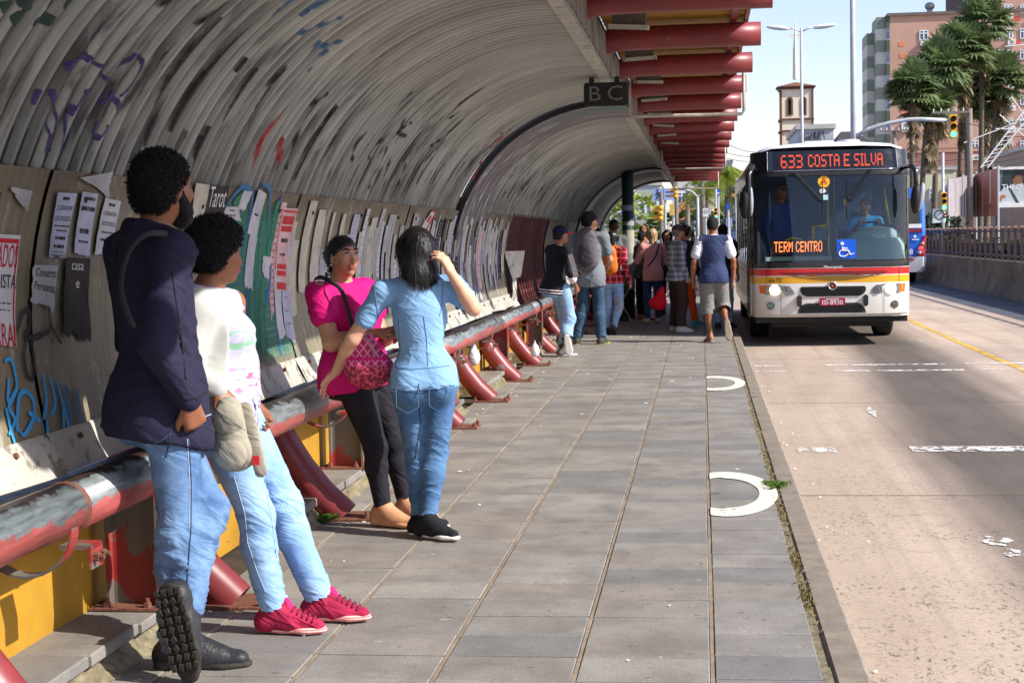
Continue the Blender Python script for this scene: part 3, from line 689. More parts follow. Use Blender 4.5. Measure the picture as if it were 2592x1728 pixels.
m=MB(); m.b2(0,60,0,26,0,zT+.15); m.b2(0,60,-.25,0,11.2,11.5); m.build('wall',M_bld,B)
MB().b2(-.3,60,-.3,26,zT+.15,zT+.5).build('parapet',P('parapet_grey',lin((110,96,90)),.8,.1,1),B)
x2=AT(2470,0,Yb).x-xL; m=MB(); m.b2(x2+3,60,.0,24,zT+.5,zT+10); m.build('upper_block',M_bld,B); MB().b2(x2,x2+3,4,24,zT+.5,zT+10).build('recess',P('recess_brown',lin((96,74,66)),.8,.1,1),B)  # recess coloured dark brown for the shade inside it
MB().b2(-.0,60,-.16,0.02,0,AT(2252,375,Yb).z).build('lower_band',P('plum_band',lin((148,104,92)),.85,.15,.3),B)
rects=[]; acs=[]
rows_y=[(12,34),(72,99),(126,151),(182,208),(241,266),(300,321),(356,382)]
for k,(a,b) in enumerate(rows_y):
    for (c0,c1) in ((2523,2543),(2547,2563),(2582,2602),(2612,2632)) :
        if k==0 and c0==2523: c0,c1=2541,2563
        elif k==0 and c0==2547: continue
        pa=AT(c0,b,Yb); pb=AT(c1,a,Yb); rects.append((pa.x-xL,pb.x-xL,pa.z+.15,pb.z+.15))
        if c0 in (2547,2541,2612) : q=AT(c0+3,b+2,Yb); acs.append((q.x-xL,q.z+.15))
for (c0,c1,a,b) in ((2327,2349,77,103),(2433,2451,356,382),(2458,2477,356,382),(2388,2405,300,321),(2433,2451,300,321)):
    pa=AT(c0,b,Yb); pb=AT(c1,a,Yb); rects.append((pa.x-xL,pb.x-xL,pa.z+.15,pb.z+.15))
q=AT(2329,106,Yb); acs.append((q.x-xL,q.z+.15)); q=AT(2281,310,Yb); acs+= [(q.x-xL,q.z+.15),(q.x-xL,q.z-.45)]; q=AT(2460,392,Yb); acs.append((q.x-xL,q.z+.15))
windows(B,rects,0,M_wf,M_wg)
for x,z in acs:
    m=MB(); m.b2(0,.9,-.42,-.02,z-.68,z-.05,.04); o=m.build('air_conditioner',M_ac,B,(x,0,0)); MB().cyl((.45,-.43,z-.36),(.45,-.41,z-.36),.24,12).build('fan',P('fan_grey',lin((150,150,148)),.6,.1,3),o)
for px,py in ((2565,42),(2565,103)):
    a=AT(px,py+11,Yb); b=AT(px+17,py,Yb); MB().b2(a.x-xL,b.x-xL,-.05,.02,a.z+.15,b.z+.15).build('red_panel',P('red_panel',lin((196,82,66)),.7,.1,1),B)
for px,py in ((2275,107),(2277,137),(2281,280)):
    a=AT(px,py+11,Yb); b=AT(px+15,py,Yb); MB().b2(a.x-xL,b.x-xL,-.04,.02,a.z+.15,b.z+.15).build('patched_square',P('orange_patch',lin((214,128,92)),.8,.1,1),B)
# stepped bay of alternating panels on its left side
for k in range(10):
    for j in range(2):
        z1=zT+.15-(k*2+j)*1.43; z0=z1-1.43
        MB().b2(-1.52,-.46,.3,6,z0+.01,z1).build('bay_panel',M_teal if j==0 else M_teal2,B)
        MB().b2(-2.45,-1.53,3,9,z0-1.6,z1-1.61).build('bay_panel',M_teal if j==0 else M_teal2,B)
        if j==0: MB().b2(-.455,-.005,-.05,6,z0+.01,z1).build('bay_side',M_dteal,B)
        else:
            o=MB().b2(-.455,-.005,.02,6,z0+.01,z1).build('bay_window',M_wf,B); MB().b2(-.42,-.04,-.03,.3,z0+.12,z1-.4).build('pane',M_wg,o); MB().b2(-.42,-.04,-.03,.3,z1-.34,z1-.08).build('pane',M_wg,o)
m=MB(); m.smooth=True; m.cyl((0,0,0),(0,0,.6),.35,12); m.ell((0,0,.95),(.62,.62,.5),14,8); q=AT(2362,36,Yb); tag(m.build('roof_ventilator',M_steel,None,(q.x,Yb+3,zT+.5)),'round grey roof ventilator on the edge of the brown block','ventilator')
# church tower
Yc=250; M_cr=mat_concrete('cream_render',lin((248,236,210)),lin((238,222,194)),.2,.1); M_trim=P('brown_trim',lin((112,78,64)),.8,.15,1); M_tile=P('clay_tile',lin((118,74,60)),.85,.25,2,.3,8)
a=AT(1970,224,Yc); b=AT(2062,224,Yc); W_=(b.x-a.x); cx=(a.x+b.x)/2; ztop=a.z
T=empty('church_tower',(cx,Yc,-.15),'cream church tower with brown trim, arched openings and a thin spire','tower')
h=ztop+.15; hw=W_/2-.35
zb=AT(2016,303,Yc).z+.15; zc=AT(2016,332,Yc).z+.15; za0=AT(2016,291,Yc).z+.15; za1=AT(2016,247,Yc).z+.15
def arch(x0,x1,z0,z1,n=8):
    r=(x1-x0)/2; c=(x0+x1)/2; return [(x0,z0),(x1,z0),(x1,z1-r)]+[(c+r*math.cos(math.pi*i/n),z1-r+r*math.sin(math.pi*i/n)) for i in range(1,n)]+[(x0,z1-r)]
m=MB(); m.b2(-hw,hw,0,2*hw,0,zb)
ow=hw*.30
# belfry walls with real openings: piers, lintel band, back wall
oa,ob=hw*.28,hw*.28+ow
for x0,x1 in ((-hw,-ob),(-oa,oa),(ob,hw)): m.b2(x0,x1,0,.7,zb+.002,h)
for x0,x1 in ((-ob,-oa),(oa,ob)): m.b2(x0,x1,.0,.7,za1-.05,h); m.b2(x0,x1,.0,.7,zb+.002,za0)
m.b2(-hw,-hw+.7,.702,2*hw,zb+.002,h); m.b2(hw-.7,hw,.702,2*hw,zb+.002,h); m.b2(-hw+.7,hw-.7,2*hw-.7,2*hw,zb+.002,h)
m.build('tower_wall',M_cr,T)
for x0,x1 in ((-ob,-oa),(oa,ob)):
    f=MB(); pts=arch(x0-.12,x1+.12,za0-.1,za1+.1); pin=arch(x0+.16,x1-.16,za0+.1,za1-.2)
    f.grid([[Vector((p_[0],-.08,p_[1])) for p_ in pts+pts[:1]],[Vector((p_[0],-.08,p_[1])) for p_ in pin+pin[:1]],[Vector((p_[0],.5,p_[1])) for p_ in pin+pin[:1]]],flip=True); f.build('arch_frame',M_trim,T)
for z0,dz in ((zb-.1,.32),(zc-.1,.28),(h-.2,.4)): MB().b2(-hw-.22,hw+.22,-.22,2*hw+.2,z0,z0+dz).build('cornice',M_trim,T)
for x in (-hw,hw): MB().b2(x-.17,x+.17,-.12,.4,0,h-.3).build('corner_trim',M_trim,T)
m=MB(); e=hw+.6; zr=h+.2; m.add([(-e,-.6,zr),(e,-.6,zr),(e,2*hw+.6,zr),(-e,2*hw+.6,zr),(0,hw,zr+.9)],[(0,1,4),(1,2,4),(2,3,4),(3,0,4),(3,2,1,0)]); m.build('roof',M_tile,T)
m=MB(); m.cyl((0,hw,zr+1.3),(0,hw,zr+6.2),.42,8,.36); m.cyl((0,hw,zr+6.2),(0,hw,zr+10.5),.3,8,.04); m.b2(-.9,.9,hw-.12,hw+.12,zr+8.0,zr+8.3); m.build('spire',M_cr,T)
m=MB(); m.add([(-hw-.1,0,0),(-hw-.1,0,h*.5),(-hw-2.8,0,0),(-hw-.1,3,0),(-hw-.1,3,h*.5),(-hw-2.8,3,0)],[(0,1,2),(3,5,4),(1,4,5,2)]); m.build('buttress',M_tile,T)
# further buildings down the street
def house(name,px0,px1,pyt,Y,c,lab,dep=14,wins=(3,3),roof=None,wc=None,rm=None):
    a=AT(px0,pyt,Y); b=AT(px1,pyt,Y); wd=b.x-a.x; H_=a.z+.15
    o=empty(name,(a.x,Y,-.15),lab,'building'); MB().b2(0,wd,0,dep,0,H_).build('wall',mat_concrete('wall_'+str(px0)+'_'+str(Y),c,sc(c,.8),.3,.1),o)
    nx,nz=wins; rc=[]
    for i in range(nx):
        for k in range(nz):
            ww=wd/nx*.42; x=wd*(i+.5)/nx; z=H_-(k+.75)*3.0
            if z>1: rc.append((x-ww/2,x+ww/2,z-.8,z+.6))
    windows(o,rc,0,wc or M_wf,M_wg)
    if roof:
        m=MB(); m.add([(-.4,-.4,H_),(wd+.4,-.4,H_),(wd+.4,dep,H_),(-.4,dep,H_),(wd*.3,dep/2,H_+roof),(wd*.7,dep/2,H_+roof)],[(0,1,5,4),(1,2,5),(2,3,4,5),(3,0,4),(3,2,1,0)]); m.build('roof',rm or M_tile2,o)
    else: MB().b2(-.15,wd+.15,-.15,dep,H_,H_+.35).build('parapet',P('parapet_pale',lin((190,186,178)),.8,.1,1),o)
    return o
M_tile2=P('orange_tile',lin((206,110,78)),.85,.2,1.5,.3,6)
house('far_building',1700,1800,452,190,lin((206,204,200)),'pale grey building far down the street behind the white round sign',20,(2,3))
house('tall_slab_building',1818,1853,412,230,lin((214,206,202)),'narrow pale slab building with a reddish stripe rising right of the red pipes',16,(1,6))
house('far_hall',1850,1960,440,215,lin((150,150,152)),'long low grey hall with a pale roof band behind the bus mirror',30,(4,1))
house('pale_facade_building',1610,1672,470,160,lin((176,182,180)),'greenish grey building with small windows seen through the shelter end',14,(4,5))
house('small_tiled_house',1716,1756,556,130,lin((196,190,182)),'small house with orange tiled gables beyond the traffic lights',9,(2,1),1.6)
house('orange_roof_house',1862,1905,500,120,lin((186,184,186)),'pale house with an orange roof edge beside the left bus mirror',9,(1,1),1.3)
house('white_facade_building',1560,1618,505,175,lin((214,214,210)),'white building at the far left of the shelter opening',12,(2,3))
o=house('graffiti_wall_building',2020,2110,328,120,lin((196,200,206)),'pale blank building wall scrawled with black graffiti beside the church tower',14,(0,0))
a=AT(2020,328,120); m=MB(); pts=[(2028,352),(2034,336),(2039,354),(2045,335),(2048,356),(2054,338),(2061,352),(2063,333),(2058,345),(2069,352),(2074,332),(2078,345),(2083,331),(2087,352)]
pw=[AT(x,y,119.9)-Vector((a.x,120,-.15)) for x,y in pts]; m.tube(pw,.045,5); m.build('graffiti',M_black,o)
o=house('dark_gable_house',2125,2210,372,115,lin((70,60,60)),'dark gabled house with broken roof left of the brown block',14,(0,0),1.5,None,P('dark_slate_roof',lin((62,56,58)),.8,.25,1.5))
tag(o,None)
house('pale_shop_row',2300,2420,432,150,lin((226,222,186)),'pale yellow shop row behind the fan palm trunks',10,(3,1))
house('left_end_building',1180,1560,520,210,lin((188,186,180)),'long pale building far behind the shelter wall',10,(8,2))
house('right_end_building',2596,2900,380,130,lin((176,150,132)),'brown building beyond the billboard at the right edge',20,(4,4))
# bushes far down
def bush(px,py,Y,rx,rz,lab,mat):
    c=AT(px,py,Y); m=MB()
    for i in range(420):
        u_=Vector((random.gauss(0,1),random.gauss(0,1),random.gauss(0,1))).normalized()*random.uniform(.5,1)**.5; p_=Vector((u_.x*rx,u_.y*rx,u_.z*rz+c.z)); a_=random.uniform(0,6.3); l=rx*.22
        m.add([p_,p_+Vector((l*math.cos(a_),l*math.sin(a_),l*random.uniform(-.6,.6))),p_+Vector((l*math.cos(a_+1),l*math.sin(a_+1),l*random.uniform(-.2,.9)))],[(0,1,2)])
    T=empty('bush',(c.x,Y,-.15),lab,'bush'); m.build('foliage',mat,T,(0,0,.15)); MB().cyl((0,0,0),(0,0,max(.3,c.z)),.08,6).build('stem',M_trunk,T)
M_bush=mat_leaf('bush_green',lin((36,52,30)),lin((70,88,50)))
bush(1728,585,110,2.6,1.5,'dark round bush beside the far road, right of the yellow traffic light',M_bush)
bush(1600,560,120,2.4,2.2,'bright green tree seen through the shelter end behind the pole',mat_leaf('bright_leaf',lin((96,120,44)),lin((150,160,70))))
bush(1905,540,100,2.2,2.6,'dark bush hidden partly by the left mirror of the bus',M_bush)
bush(2372,600,70,1.3,1.0,'dark bush behind the railing under the no-parking sign',M_hedge)

# ---- street furniture
M_pole=P('pole_grey',lin((176,178,178)),.5,.12,3); M_conc=P('concrete_pole',lin((128,118,108)),.85,.15,3); M_tly=P('signal_yellow',lin((222,160,32)),.5,.12,6); M_tlk=P('signal_black',(.02,.02,.02),.5,.2,6)
M_green=emis('green_light',(.1,1,.45),2.2); M_white=P('white_enamel',lin((226,226,222)),.45,.06,4); M_bluesign=P('blue_sign',lin((44,92,178)),.5,.1,4)
def signal(parent,loc,s=1,front=True,back=None):
    g=empty('signal_head',loc); g.parent=parent; m=MB()
    m.b2(-.15*s,.15*s,-.10*s,.12*s,-.48*s,.48*s,.02); m.build('housing',M_tly,g)
    for k in range(3):
        z=(.31-.31*k)*s; hd=MB(); hd.smooth=True; hd.grid([[Vector((.125*s*math.cos(q),yy,z+.125*s*math.sin(q))) for q in [math.pi*(-.1+1.2*i/10) for i in range(11)]] for yy in (-.10*s,-.28*s)]); hd.build('visor',M_tly,g)
        l=MB(); l.smooth=True; l.cyl((0,-.115*s,z),(0,-.09*s,z),.118*s,18); l.build('lens',M_green if k==2 else M_tlk,g)
    return g
Ya=58; pb=AT(2160,350,Ya); X0=pb.x
mp=empty('traffic_signal_mast',(X0,Ya,-.15),'tall grey mast with a bent arm carrying a green traffic light over the road','traffic light')
m=MB(); m.smooth=True; m.cyl((0,0,0),(0,0,15),.11,12,.085); m.build('pole',M_pole,mp)
pts=[AT(x,y,Ya)-Vector((X0,Ya,-.15)) for x,y in ((2163,348),(2200,326),(2250,312),(2300,303),(2330,302),(2400,305))]; m=MB(); m.smooth=True; m.tube(pts,.075,10); m.build('arm',M_pole,mp)
c=AT(2412,321,Ya)-Vector((X0,Ya,-.15)); signal(mp,c,.86)
def lamp_post(px,pyt,Y,lab):
    c=AT(px,pyt,Y); o=empty('street_lamp',(c.x,Y,-.15),lab,'street lamp'); H_=c.z+.15; m=MB(); m.smooth=True; m.cyl((0,0,0),(0,0,H_),.09,10,.055); m.build('pole',M_pole,o)
    for sg in (-1,1):
        m=MB(); m.smooth=True; m.tube([(0,0,H_-.15),(sg*.35,0,H_),(sg*.5,0,H_)],.035,8); m.ell((sg*.98,0,H_+.05),(.52,.17,.10),14,8,Matrix.Rotation(sg*-.12,3,'Y')); m.build('lamp_head',M_white,o)
lamp_post(2028,72,70,'tall slender double-armed street lamp in front of the church tower')
sg2=AT(2389,510,62); q=empty('traffic_signal_post',(sg2.x,62,-.15),'low post with green traffic light and no-parking plate above the railing','traffic light')
m=MB(); m.smooth=True; m.cyl((0,.2,0),(0,.2,4.6),.055,8); m.build('post',M_pole,q); signal(q,(0,0,sg2.z+.15),.72); signal(q,(0.02,.02,sg2.z-.45),.35)
d=AT(2377,546,62); z=d.z+.15; pl_=MB().b2(d.x-sg2.x-.24,d.x-sg2.x+.24,-.02,.0,z-.27,z+.27).build('plate',M_white,q)
m=MB(); m.smooth=True; m.grid([[Vector((d.x-sg2.x+r_*math.cos(6.283*i/24),-.025,z+.03+r_*math.sin(6.283*i/24))) for i in range(25)] for r_ in (.15,.19)]); m.box((d.x-sg2.x,-.026,z+.03),(.03,.004,.34),Matrix.Rotation(.8,3,'Y')); m.build('sign_ring',P('dark_print',(.05,.05,.06),.6),pl_)
# pole with crossarm and cables
def util_pole(px,pyb,pyt,Y,lab,arm=None):
    a=AT(px,pyt,Y); o=empty('utility_pole',(a.x,Y,-.15),lab,'utility pole'); m=MB(); m.smooth=True; m.cyl((0,0,0),(0,0,a.z+.15),.16,10,.11); m.build('pole',M_conc,o)
    if arm:
        l=AT(arm[0],arm[2],Y); r_=AT(arm[1],arm[2],Y); MB().b2(l.x-a.x,r_.x-a.x,-.22,-.1,l.z+.11,l.z+.20).build('crossarm',M_conc,o)
        for k in range(5): x=l.x-a.x+(r_.x-l.x)*(k+.2)/5; m=MB(); m.cyl((x,-.16,l.z+.2),(x,-.16,l.z+.34),.028,8); m.build('insulator',M_white,o)
    return o
util_pole(2455,560,275,75,'concrete utility pole with a wide crossarm beside the green traffic light',(2358,2452,287))
util_pole(2264,370,328,90,'dark pole with short crossarm on the left of the brown block',(2226,2300,333))
M_cab=P('cable_black',(.02,.02,.022),.6)
cabs=[((2360,288),(2600,306),75),((2264,332),(2600,345),88),((2415,305),(2620,303),60),((2110,395),(2600,440),80),((2300,420),(2610,395),85),((1840,364),(1945,382),95),((1835,386),(1960,388),100),((1830,399),(1960,400),105),((2440,430),(2620,398),78),((2400,455),(2620,470),82),((2250,410),(2620,375),90)]
CL=['just above the green traffic light level','crossing the brown block halfway up','running right from the mast light','crossing the palm trunks below the signs','slanting up towards the white lattice mast','left of the bus roof, topmost of three','left of the bus roof, middle of three','left of the bus roof, lowest of three','rising to the right above the billboard','passing over the top of the billboard','slanting across the low windows of the brown block']
for i,(a,b,Y) in enumerate(cabs):
    A_=AT(*a,Y); B_=AT(*b,Y+2); m=MB(); m.tube([A_.lerp(B_,k/10)-Vector((0,0,.25*math.sin(math.pi*k/10))) for k in range(11)],.014+.004*(Y>85),5)
    tag(m.build('overhead_cable',M_cab),'thin black overhead cable '+CL[i],'cable','overhead cables')
# billboard, hoarding
Yh=80; a=AT(2505,526,Yh); b=AT(2660,420,Yh); bb=empty('billboard',(a.x,Yh,-.15),'white framed billboard showing a seated man and the word THEO','billboard'); wd=b.x-a.x; z0=a.z+.15; z1=b.z+.15
f=MB(); tk=.13
for q_ in ((0,wd,z0,z0+tk*1.6),(0,wd,z1-tk,z1),(0,tk,z0,z1),(wd-tk,wd,z0,z1)): f.b2(q_[0],q_[1],-.12,.1,q_[2],q_[3])
f.build('frame',M_white,bb); MB().b2(.05,wd-.05,-.03,.05,z0+.05,z1-.05).build('picture',P('advert_dark',lin((46,58,62)),.5,.35,1.2),bb)
def flat(poly,m_,nm,y=-.035): m=MB(); m.add([(tk+p_[0]*(wd-2*tk)*.62,y,z0+tk*1.6+p_[1]*(z1-z0-tk*2.6)) for p_ in poly],[tuple(range(len(poly)))]); m.build(nm,m_,bb)
flat([(.02,.95),(.02,.25),(.22,.3),(.30,.95)],P('advert_green',lin((92,118,112)),.5,.2,2),'print')
flat([(.12,.0),(.17,.28),(.32,.46),(.52,.52),(.70,.52),(.86,.60),(1,.4),(1,0)],P('advert_shirt',lin((188,196,196)),.5,.12,3),'print',-.038)
flat([(.60,.52),(.58,.68),(.64,.82),(.76,.86),(.86,.80),(.88,.66),(.82,.56)],P('advert_face',lin((130,88,62)),.5,.2,4),'print',-.041)
flat([(.58,.70),(.60,.86),(.72,.93),(.86,.89),(.90,.76),(.84,.82),(.70,.82)],P('advert_hair',lin((40,28,22)),.5,.2,4),'print',-.044)
flat([(.12,.06),(.16,.2),(.34,.26),(.40,.18),(.28,.14),(.24,.04)],P('advert_skin',lin((176,112,76)),.5,.15,4),'print',-.044)
flat([(.46,.44),(.52,.46),(.78,.0),(.68,.0)],P('advert_belt',lin((50,66,66)),.5,.15,4),'print',-.044)
o=link('lettering',text_mesh('THEO',P('advert_white',lin((236,236,236)),.5,.02,2),.36),bb); o.matrix_local=XZ(wd*.36,-.06,z0+(z1-z0)*.50)
for x in (.4,wd-.4): MB().b2(x-.08,x+.08,.1,.25,0,z0+.3).build('post',M_rail,bb)
a=AT(2402,548,72); b=AT(2456,455,72); hd=empty('hoarding',(a.x,72,-.15),'grey and brick coloured board hoarding left of the billboard','hoarding')
L1=AT(2400,455,72)-Vector((a.x,72,-.15)); L2=AT(2470,440,78)-Vector((a.x,72,-.15)); L3=AT(2526,425,74)-Vector((a.x,72,-.15)); zb_=a.z+.15
M_hg=P('hoarding_grey',lin((150,142,144)),.7,.15,1.5); M_hb=P('hoarding_brick',lin((178,120,104)),.75,.15,1.5)
for k in range(4):
    p0=L1.lerp(L2,k/4); p1=L1.lerp(L2,(k+.97)/4); m=MB(); m.grid([[Vector((p.x,p.y,zb_)),Vector((p.x,p.y,p.z))] for p in (p0,p1)]); m.grid([[Vector((p.x,p.y+.06,zb_)),Vector((p.x,p.y+.06,p.z))] for p in (p0,p1)]); m.build('board',M_hg,hd)
for k in range(3):
    p0=L2.lerp(L3,k/3); p1=L2.lerp(L3,(k+.97)/3); m=MB(); m.grid([[Vector((p.x,p.y,zb_)),Vector((p.x,p.y,p.z))] for p in (p0,p1)]); m.build('board',M_hb,hd)
for p_ in (L1,L2,L3,L1.lerp(L2,.5)): m=MB(); m.cyl((p_.x,p_.y-.08,0),(p_.x,p_.y-.08,p_.z+.1),.05,6); m.build('post',M_pole,hd)
# white lattice mast
lm=AT(2500,424,86); LT=empty('lattice_mast',tuple(lm),'slanting white lattice mast with stays at the right edge above the billboard','mast'); lv=Vector(lm)
for a,b in (((2482,424),(2600,270)),((2500,424),(2612,285))): m=MB(); m.cyl(AT(*a,86)-lv,AT(*b,86)-lv,.045,6); m.build('chord',M_white,LT)
for a,b in (((2440,362),(2600,300)),((2520,326),(2600,328)),((2530,290),(2600,352)),((2560,245),(2620,330)),((2585,290),(2640,430)),((2545,118),(2660,108))): m=MB(); m.cyl(AT(*a,86)-lv,AT(*b,86)-lv,.028,6); m.build('stay',M_white,LT)
for k in range(14): m=MB(); m.cyl(AT(2482,424,86).lerp(AT(2600,270,86),k/14)-lv,AT(2500,424,86).lerp(AT(2612,285,86),(k+1)/14)-lv,.018,5); m.build('brace',M_white,LT)
# pedestrian sign, backs of yellow signals, round sign, blue plates down the street
def plate(name,px,py,w_,h_,Y,mat,lab,cat,post=True):
    c=AT(px,py,Y); o=empty(name,(c.x,Y,-.15),lab,cat); z=c.z+.15; MB().b2(-w_/2,w_/2,-.03,.0,z-h_/2,z+h_/2).build('plate',mat,o)
    if post: m=MB(); m.cyl((0,.05,0),(0,.05,z+h_/2),.05,8); m.build('post',M_pole,o)
    return o,z
M_sgb=P('grey_blue_sign',lin((150,168,206)),.5,.08,3)
o,z=plate('pedestrian_sign',1683,492,.86,.42,58,M_sgb,'large pale blue sign board with a walking figure hung at the shelter end','sign')
m=MB(); 
for a,b in (((-.26,.12),(-.22,-.02)),((-.22,-.02),(-.32,-.17)),((-.22,-.02),(-.14,-.16)),((-.25,.08),(-.34,-.02)),((-.25,.08),(-.17,0))): m.cyl((a[0],-.035,z+a[1]),(b[0],-.035,z+b[1]),.022,6)
m.cyl((-.26,-.032,z+.165),(-.26,-.045,z+.165),.034,10); m.b2(-.05,-.04,-.036,-.031,z-.18,z+.18)
for k in range(2): m.b2(.04,.36,-.036,-.031,z+.06-.14*k,z+.10-.14*k)
m.build('pictogram',P('dark_blue_print',lin((40,48,84)),.5),o)
def back_signal(px,py,Y,s,lab):
    c=AT(px,py,Y); o=empty('signal_back',(c.x,Y,-.15),lab,'traffic light','yellow traffic lights seen from behind'); z=c.z+.15
    for k in range(3): m=MB(); m.smooth=True; m.cyl((0,-.1*s,z+(.3-.3*k)*s),(0,.12*s,z+(.3-.3*k)*s),.14*s,12); m.b2(-.15*s,.15*s,-.06*s,.1*s,z+(.16-.3*k)*s,z+(.44-.3*k)*s,.02); m.build('lamp_housing',M_tly,o); 
    for k in range(2): MB().b2(-.42*s,-.14*s,.02,.06,z+(.1-.45*k)*s,z+(.36-.45*k)*s).build('visor',M_tly,o)
    m=MB(); m.cyl((.02,.2,0),(.02,.2,z+1.2*s),.06,8); m.build('post',M_conc,o)
back_signal(1672,540,50,.56,'big yellow traffic light seen from behind under the pedestrian sign')
back_signal(1710,488,52,.42,'yellow traffic light on edge to the right of the pedestrian sign')
o,z=plate('notice_board',1704,531,.24,.38,53,P('yellow_notice',lin((214,184,96)),.6,.2,8),'yellowed notice plate on a pole right of the big yellow traffic light','notice')
o,z=plate('round_sign',1786,538,.22,.34,66,M_white,'white square sign plate with a dark ring above the vest man','sign')
m=MB(); m.smooth=True; m.grid([[Vector((r_*math.cos(6.283*i/20),-.035,z+.03+r_*math.sin(6.283*i/20))) for i in range(21)] for r_ in (.05,.075)]); m.build('ring',P('dark_print2',(.06,.06,.06),.6),o)
o,z=plate('blue_plate',1818,487,.20,.26,72,M_bluesign,'small blue sign with a white mark under the red pipe ends','sign')
m=MB(); m.cyl((0,-.03,z-.04),(0,-.045,z-.04),.05,12); m.build('white_mark',M_white,o)
o,z=plate('bus_stop_sign',1843,523,.16,.22,60,M_bluesign,'narrow blue sign in front of the orange palm fronds','sign')
o,z=plate('information_board',1846,563,.24,.34,62,M_sgb,'pale blue panel low beside the palm trunk','panel')
# arm signal across far road
c=AT(1812,540,70); o=empty('far_signal',(c.x,70,-.15),'small far traffic light with a green lamp beside the palm trunk','traffic light'); m=MB(); m.cyl((0,.2,0),(0,.2,c.z+1.2),.06,8); m.build('post',M_pole,o); signal(o,(0,0,c.z+.15),.5)
m=MB(); m.smooth=True; A_=[AT(x,y,74) for x,y in ((1706,479),(1730,479),(1752,485),(1766,500))]; m.tube(A_,.05,8); m.cyl(A_[-1],Vector((A_[-1].x,74,-.15)),.06,8); tag(m.build('curved_lamp_arm',M_pole),'thin curved grey lamp arm in front of the pale building','lamp arm')
util_pole(1778,620,440,80,'thin brown pole between the two pale green palms',None)
util_pole(1740,620,468,96,'thin wooden pole in front of the pale far building',None)
# cars far away
def car(px,py,Y,c,lab,van=False,rz=0):
    p_=AT(px,py,Y); o=empty('parked_car',(p_.x,Y,-.146),lab,'car','cars waiting far down the street',rz); hgt=1.9 if van else 1.45
    prof=[(-2.0,.35),(-2.05,.75),(-1.9,.95),(-1.35,1.0),(-.8,hgt-.05),(-.5,hgt),(1.2,hgt),(1.75,hgt-.25 if not van else hgt-.05),(1.98,.95),(2.02,.4)]
    m=MB(); m.smooth=False; M_=Matrix.Rotation(math.pi/2,4,'Z')@Matrix.Rotation(math.pi/2,4,'X'); m.prism(prof,1.7,Matrix.Translation((.85*0-.85+.85*0,0,0))@Matrix(((0,0,1,0),(1,0,0,0),(0,1,0,0),(0,0,0,1)))); m.build('car_body',c,o)
    g=MB(); g.add([(-.68,-1.32,1.03),(.68,-1.32,1.03),(.58,-.82,hgt-.1),(-.58,-.82,hgt-.1)],[(0,1,2,3)]); 
    for v in range(4): pass
    g.v=[(x,y-.03,z) for x,y,z in g.v]; g.build('windscreen',M_wg,o)
    for sx in (-.62,.62):
        MB().b2(sx-.16,sx+.16,-2.09,-2.04,.62,.78).build('headlight',M_white,o)
        for yy in (-1.3,1.25): m=MB(); m.smooth=True; m.cyl((sx*1.3-.1,yy,.32),(sx*1.3+.1,yy,.32),.32,14); m.build('wheel',M_tlk,o)
car(1876,585,72,P('car_black',lin((26,28,36)),.3,.2,3,spec=.7),'dark van facing the viewer far down the road behind the striped man',True)
car(1650,580,78,P('car_white',lin((214,218,224)),.3,.1,3,spec=.7),'white car crossing far behind the blond woman',False,R(80))
car(1898,580,90,P('car_silver',lin((170,176,186)),.3,.1,3,spec=.7),'silver car right of the dark van far down the road')
car(1617,582,84,P('car_blue',lin((120,150,190)),.3,.1,3,spec=.7),'pale blue car far behind the green pole',False,R(85))
# ================================================================== CITY BUS (front faces the viewer)
BW=1.14
bus=empty('city_bus',(1.87,23.3,-.15),'white city bus with red and yellow bands, headlights on, facing the viewer','bus')
def by(u): q=min(1,abs(u)/BW); return .72*(1-(1-q**5)**.2)
def brk(z): return 0 if z<1.2 else (.10*(z-1.2)/1.3 if z<2.5 else .10+.10*(z-2.5)/.35)
def BPt(u,z,off=0): return Vector((u*(1-.0*off),by(u)+brk(z)-off,z))
US=[-BW,-BW*.9995,-BW*.997,-BW*.99,-BW*.97,-BW*.94,-BW*.88,-BW*.75,-BW*.5,-BW*.25]; US=US+[0]+[-x for x in US[::-1]]
def ulist(u0,u1):
    l=[u for u in US if u0+.004<u<u1-.004]; return [u0]+l+[u1]
def patch(name,u0,u1,z0,z1,mat,off=0,parent=bus,thick=.012,nz=2,smooth=True):
    us=ulist(u0,u1); zs=[z0+(z1-z0)*i/nz for i in range(nz+1)]; m=MB(); m.smooth=smooth
    m.grid([[BPt(u,z,off) for z in zs] for u in us],flip=True); m.smooth=False
    for u,fl in ((u0,True),(u1,False)): m.grid([[BPt(u,z,off) for z in zs],[BPt(u,z,off-thick) for z in zs]],flip=fl)
    for z,fl in ((z0,False),(z1,True)): m.grid([[BPt(u,z,off) for u in us],[BPt(u,z,off-thick) for u in us]],flip=fl)
    return m.build(name,mat,parent)
def bpoly(name,pts,mat,off=.004,parent=bus,thick=.012):
    """polygon plate laid on the bus front, pts = (u,z)"""
    m=MB(); n=len(pts); m.add([BPt(u,z,off) for u,z in pts]+[BPt(u,z,off-thick) for u,z in pts],[tuple(range(n))]+[(i,i+n,(i+1)%n+n,(i+1)%n) for i in range(n)])
    bm=bmesh.new(); me=m.mesh(name,mat); bm.from_mesh(me); bmesh.ops.recalc_face_normals(bm,faces=bm.faces); 
    bm.faces.ensure_lookup_table()
    if bm.faces[0].normal.y>0: bmesh.ops.reverse_faces(bm,faces=bm.faces)
    bm.to_mesh(me); bm.free(); return link(name,me,parent)
def circ(u,z,r,n=20,rz=None): return [(u+r*math.cos(6.2832*i/n),z+(rz or r)*math.sin(6.2832*i/n)) for i in range(n)]
U4=lambda x:-1.084+(x-180)*.00115
Z4=lambda y:1.231-(y-305)*.001169
Z3=lambda y:2.47-(y-510)*.001162
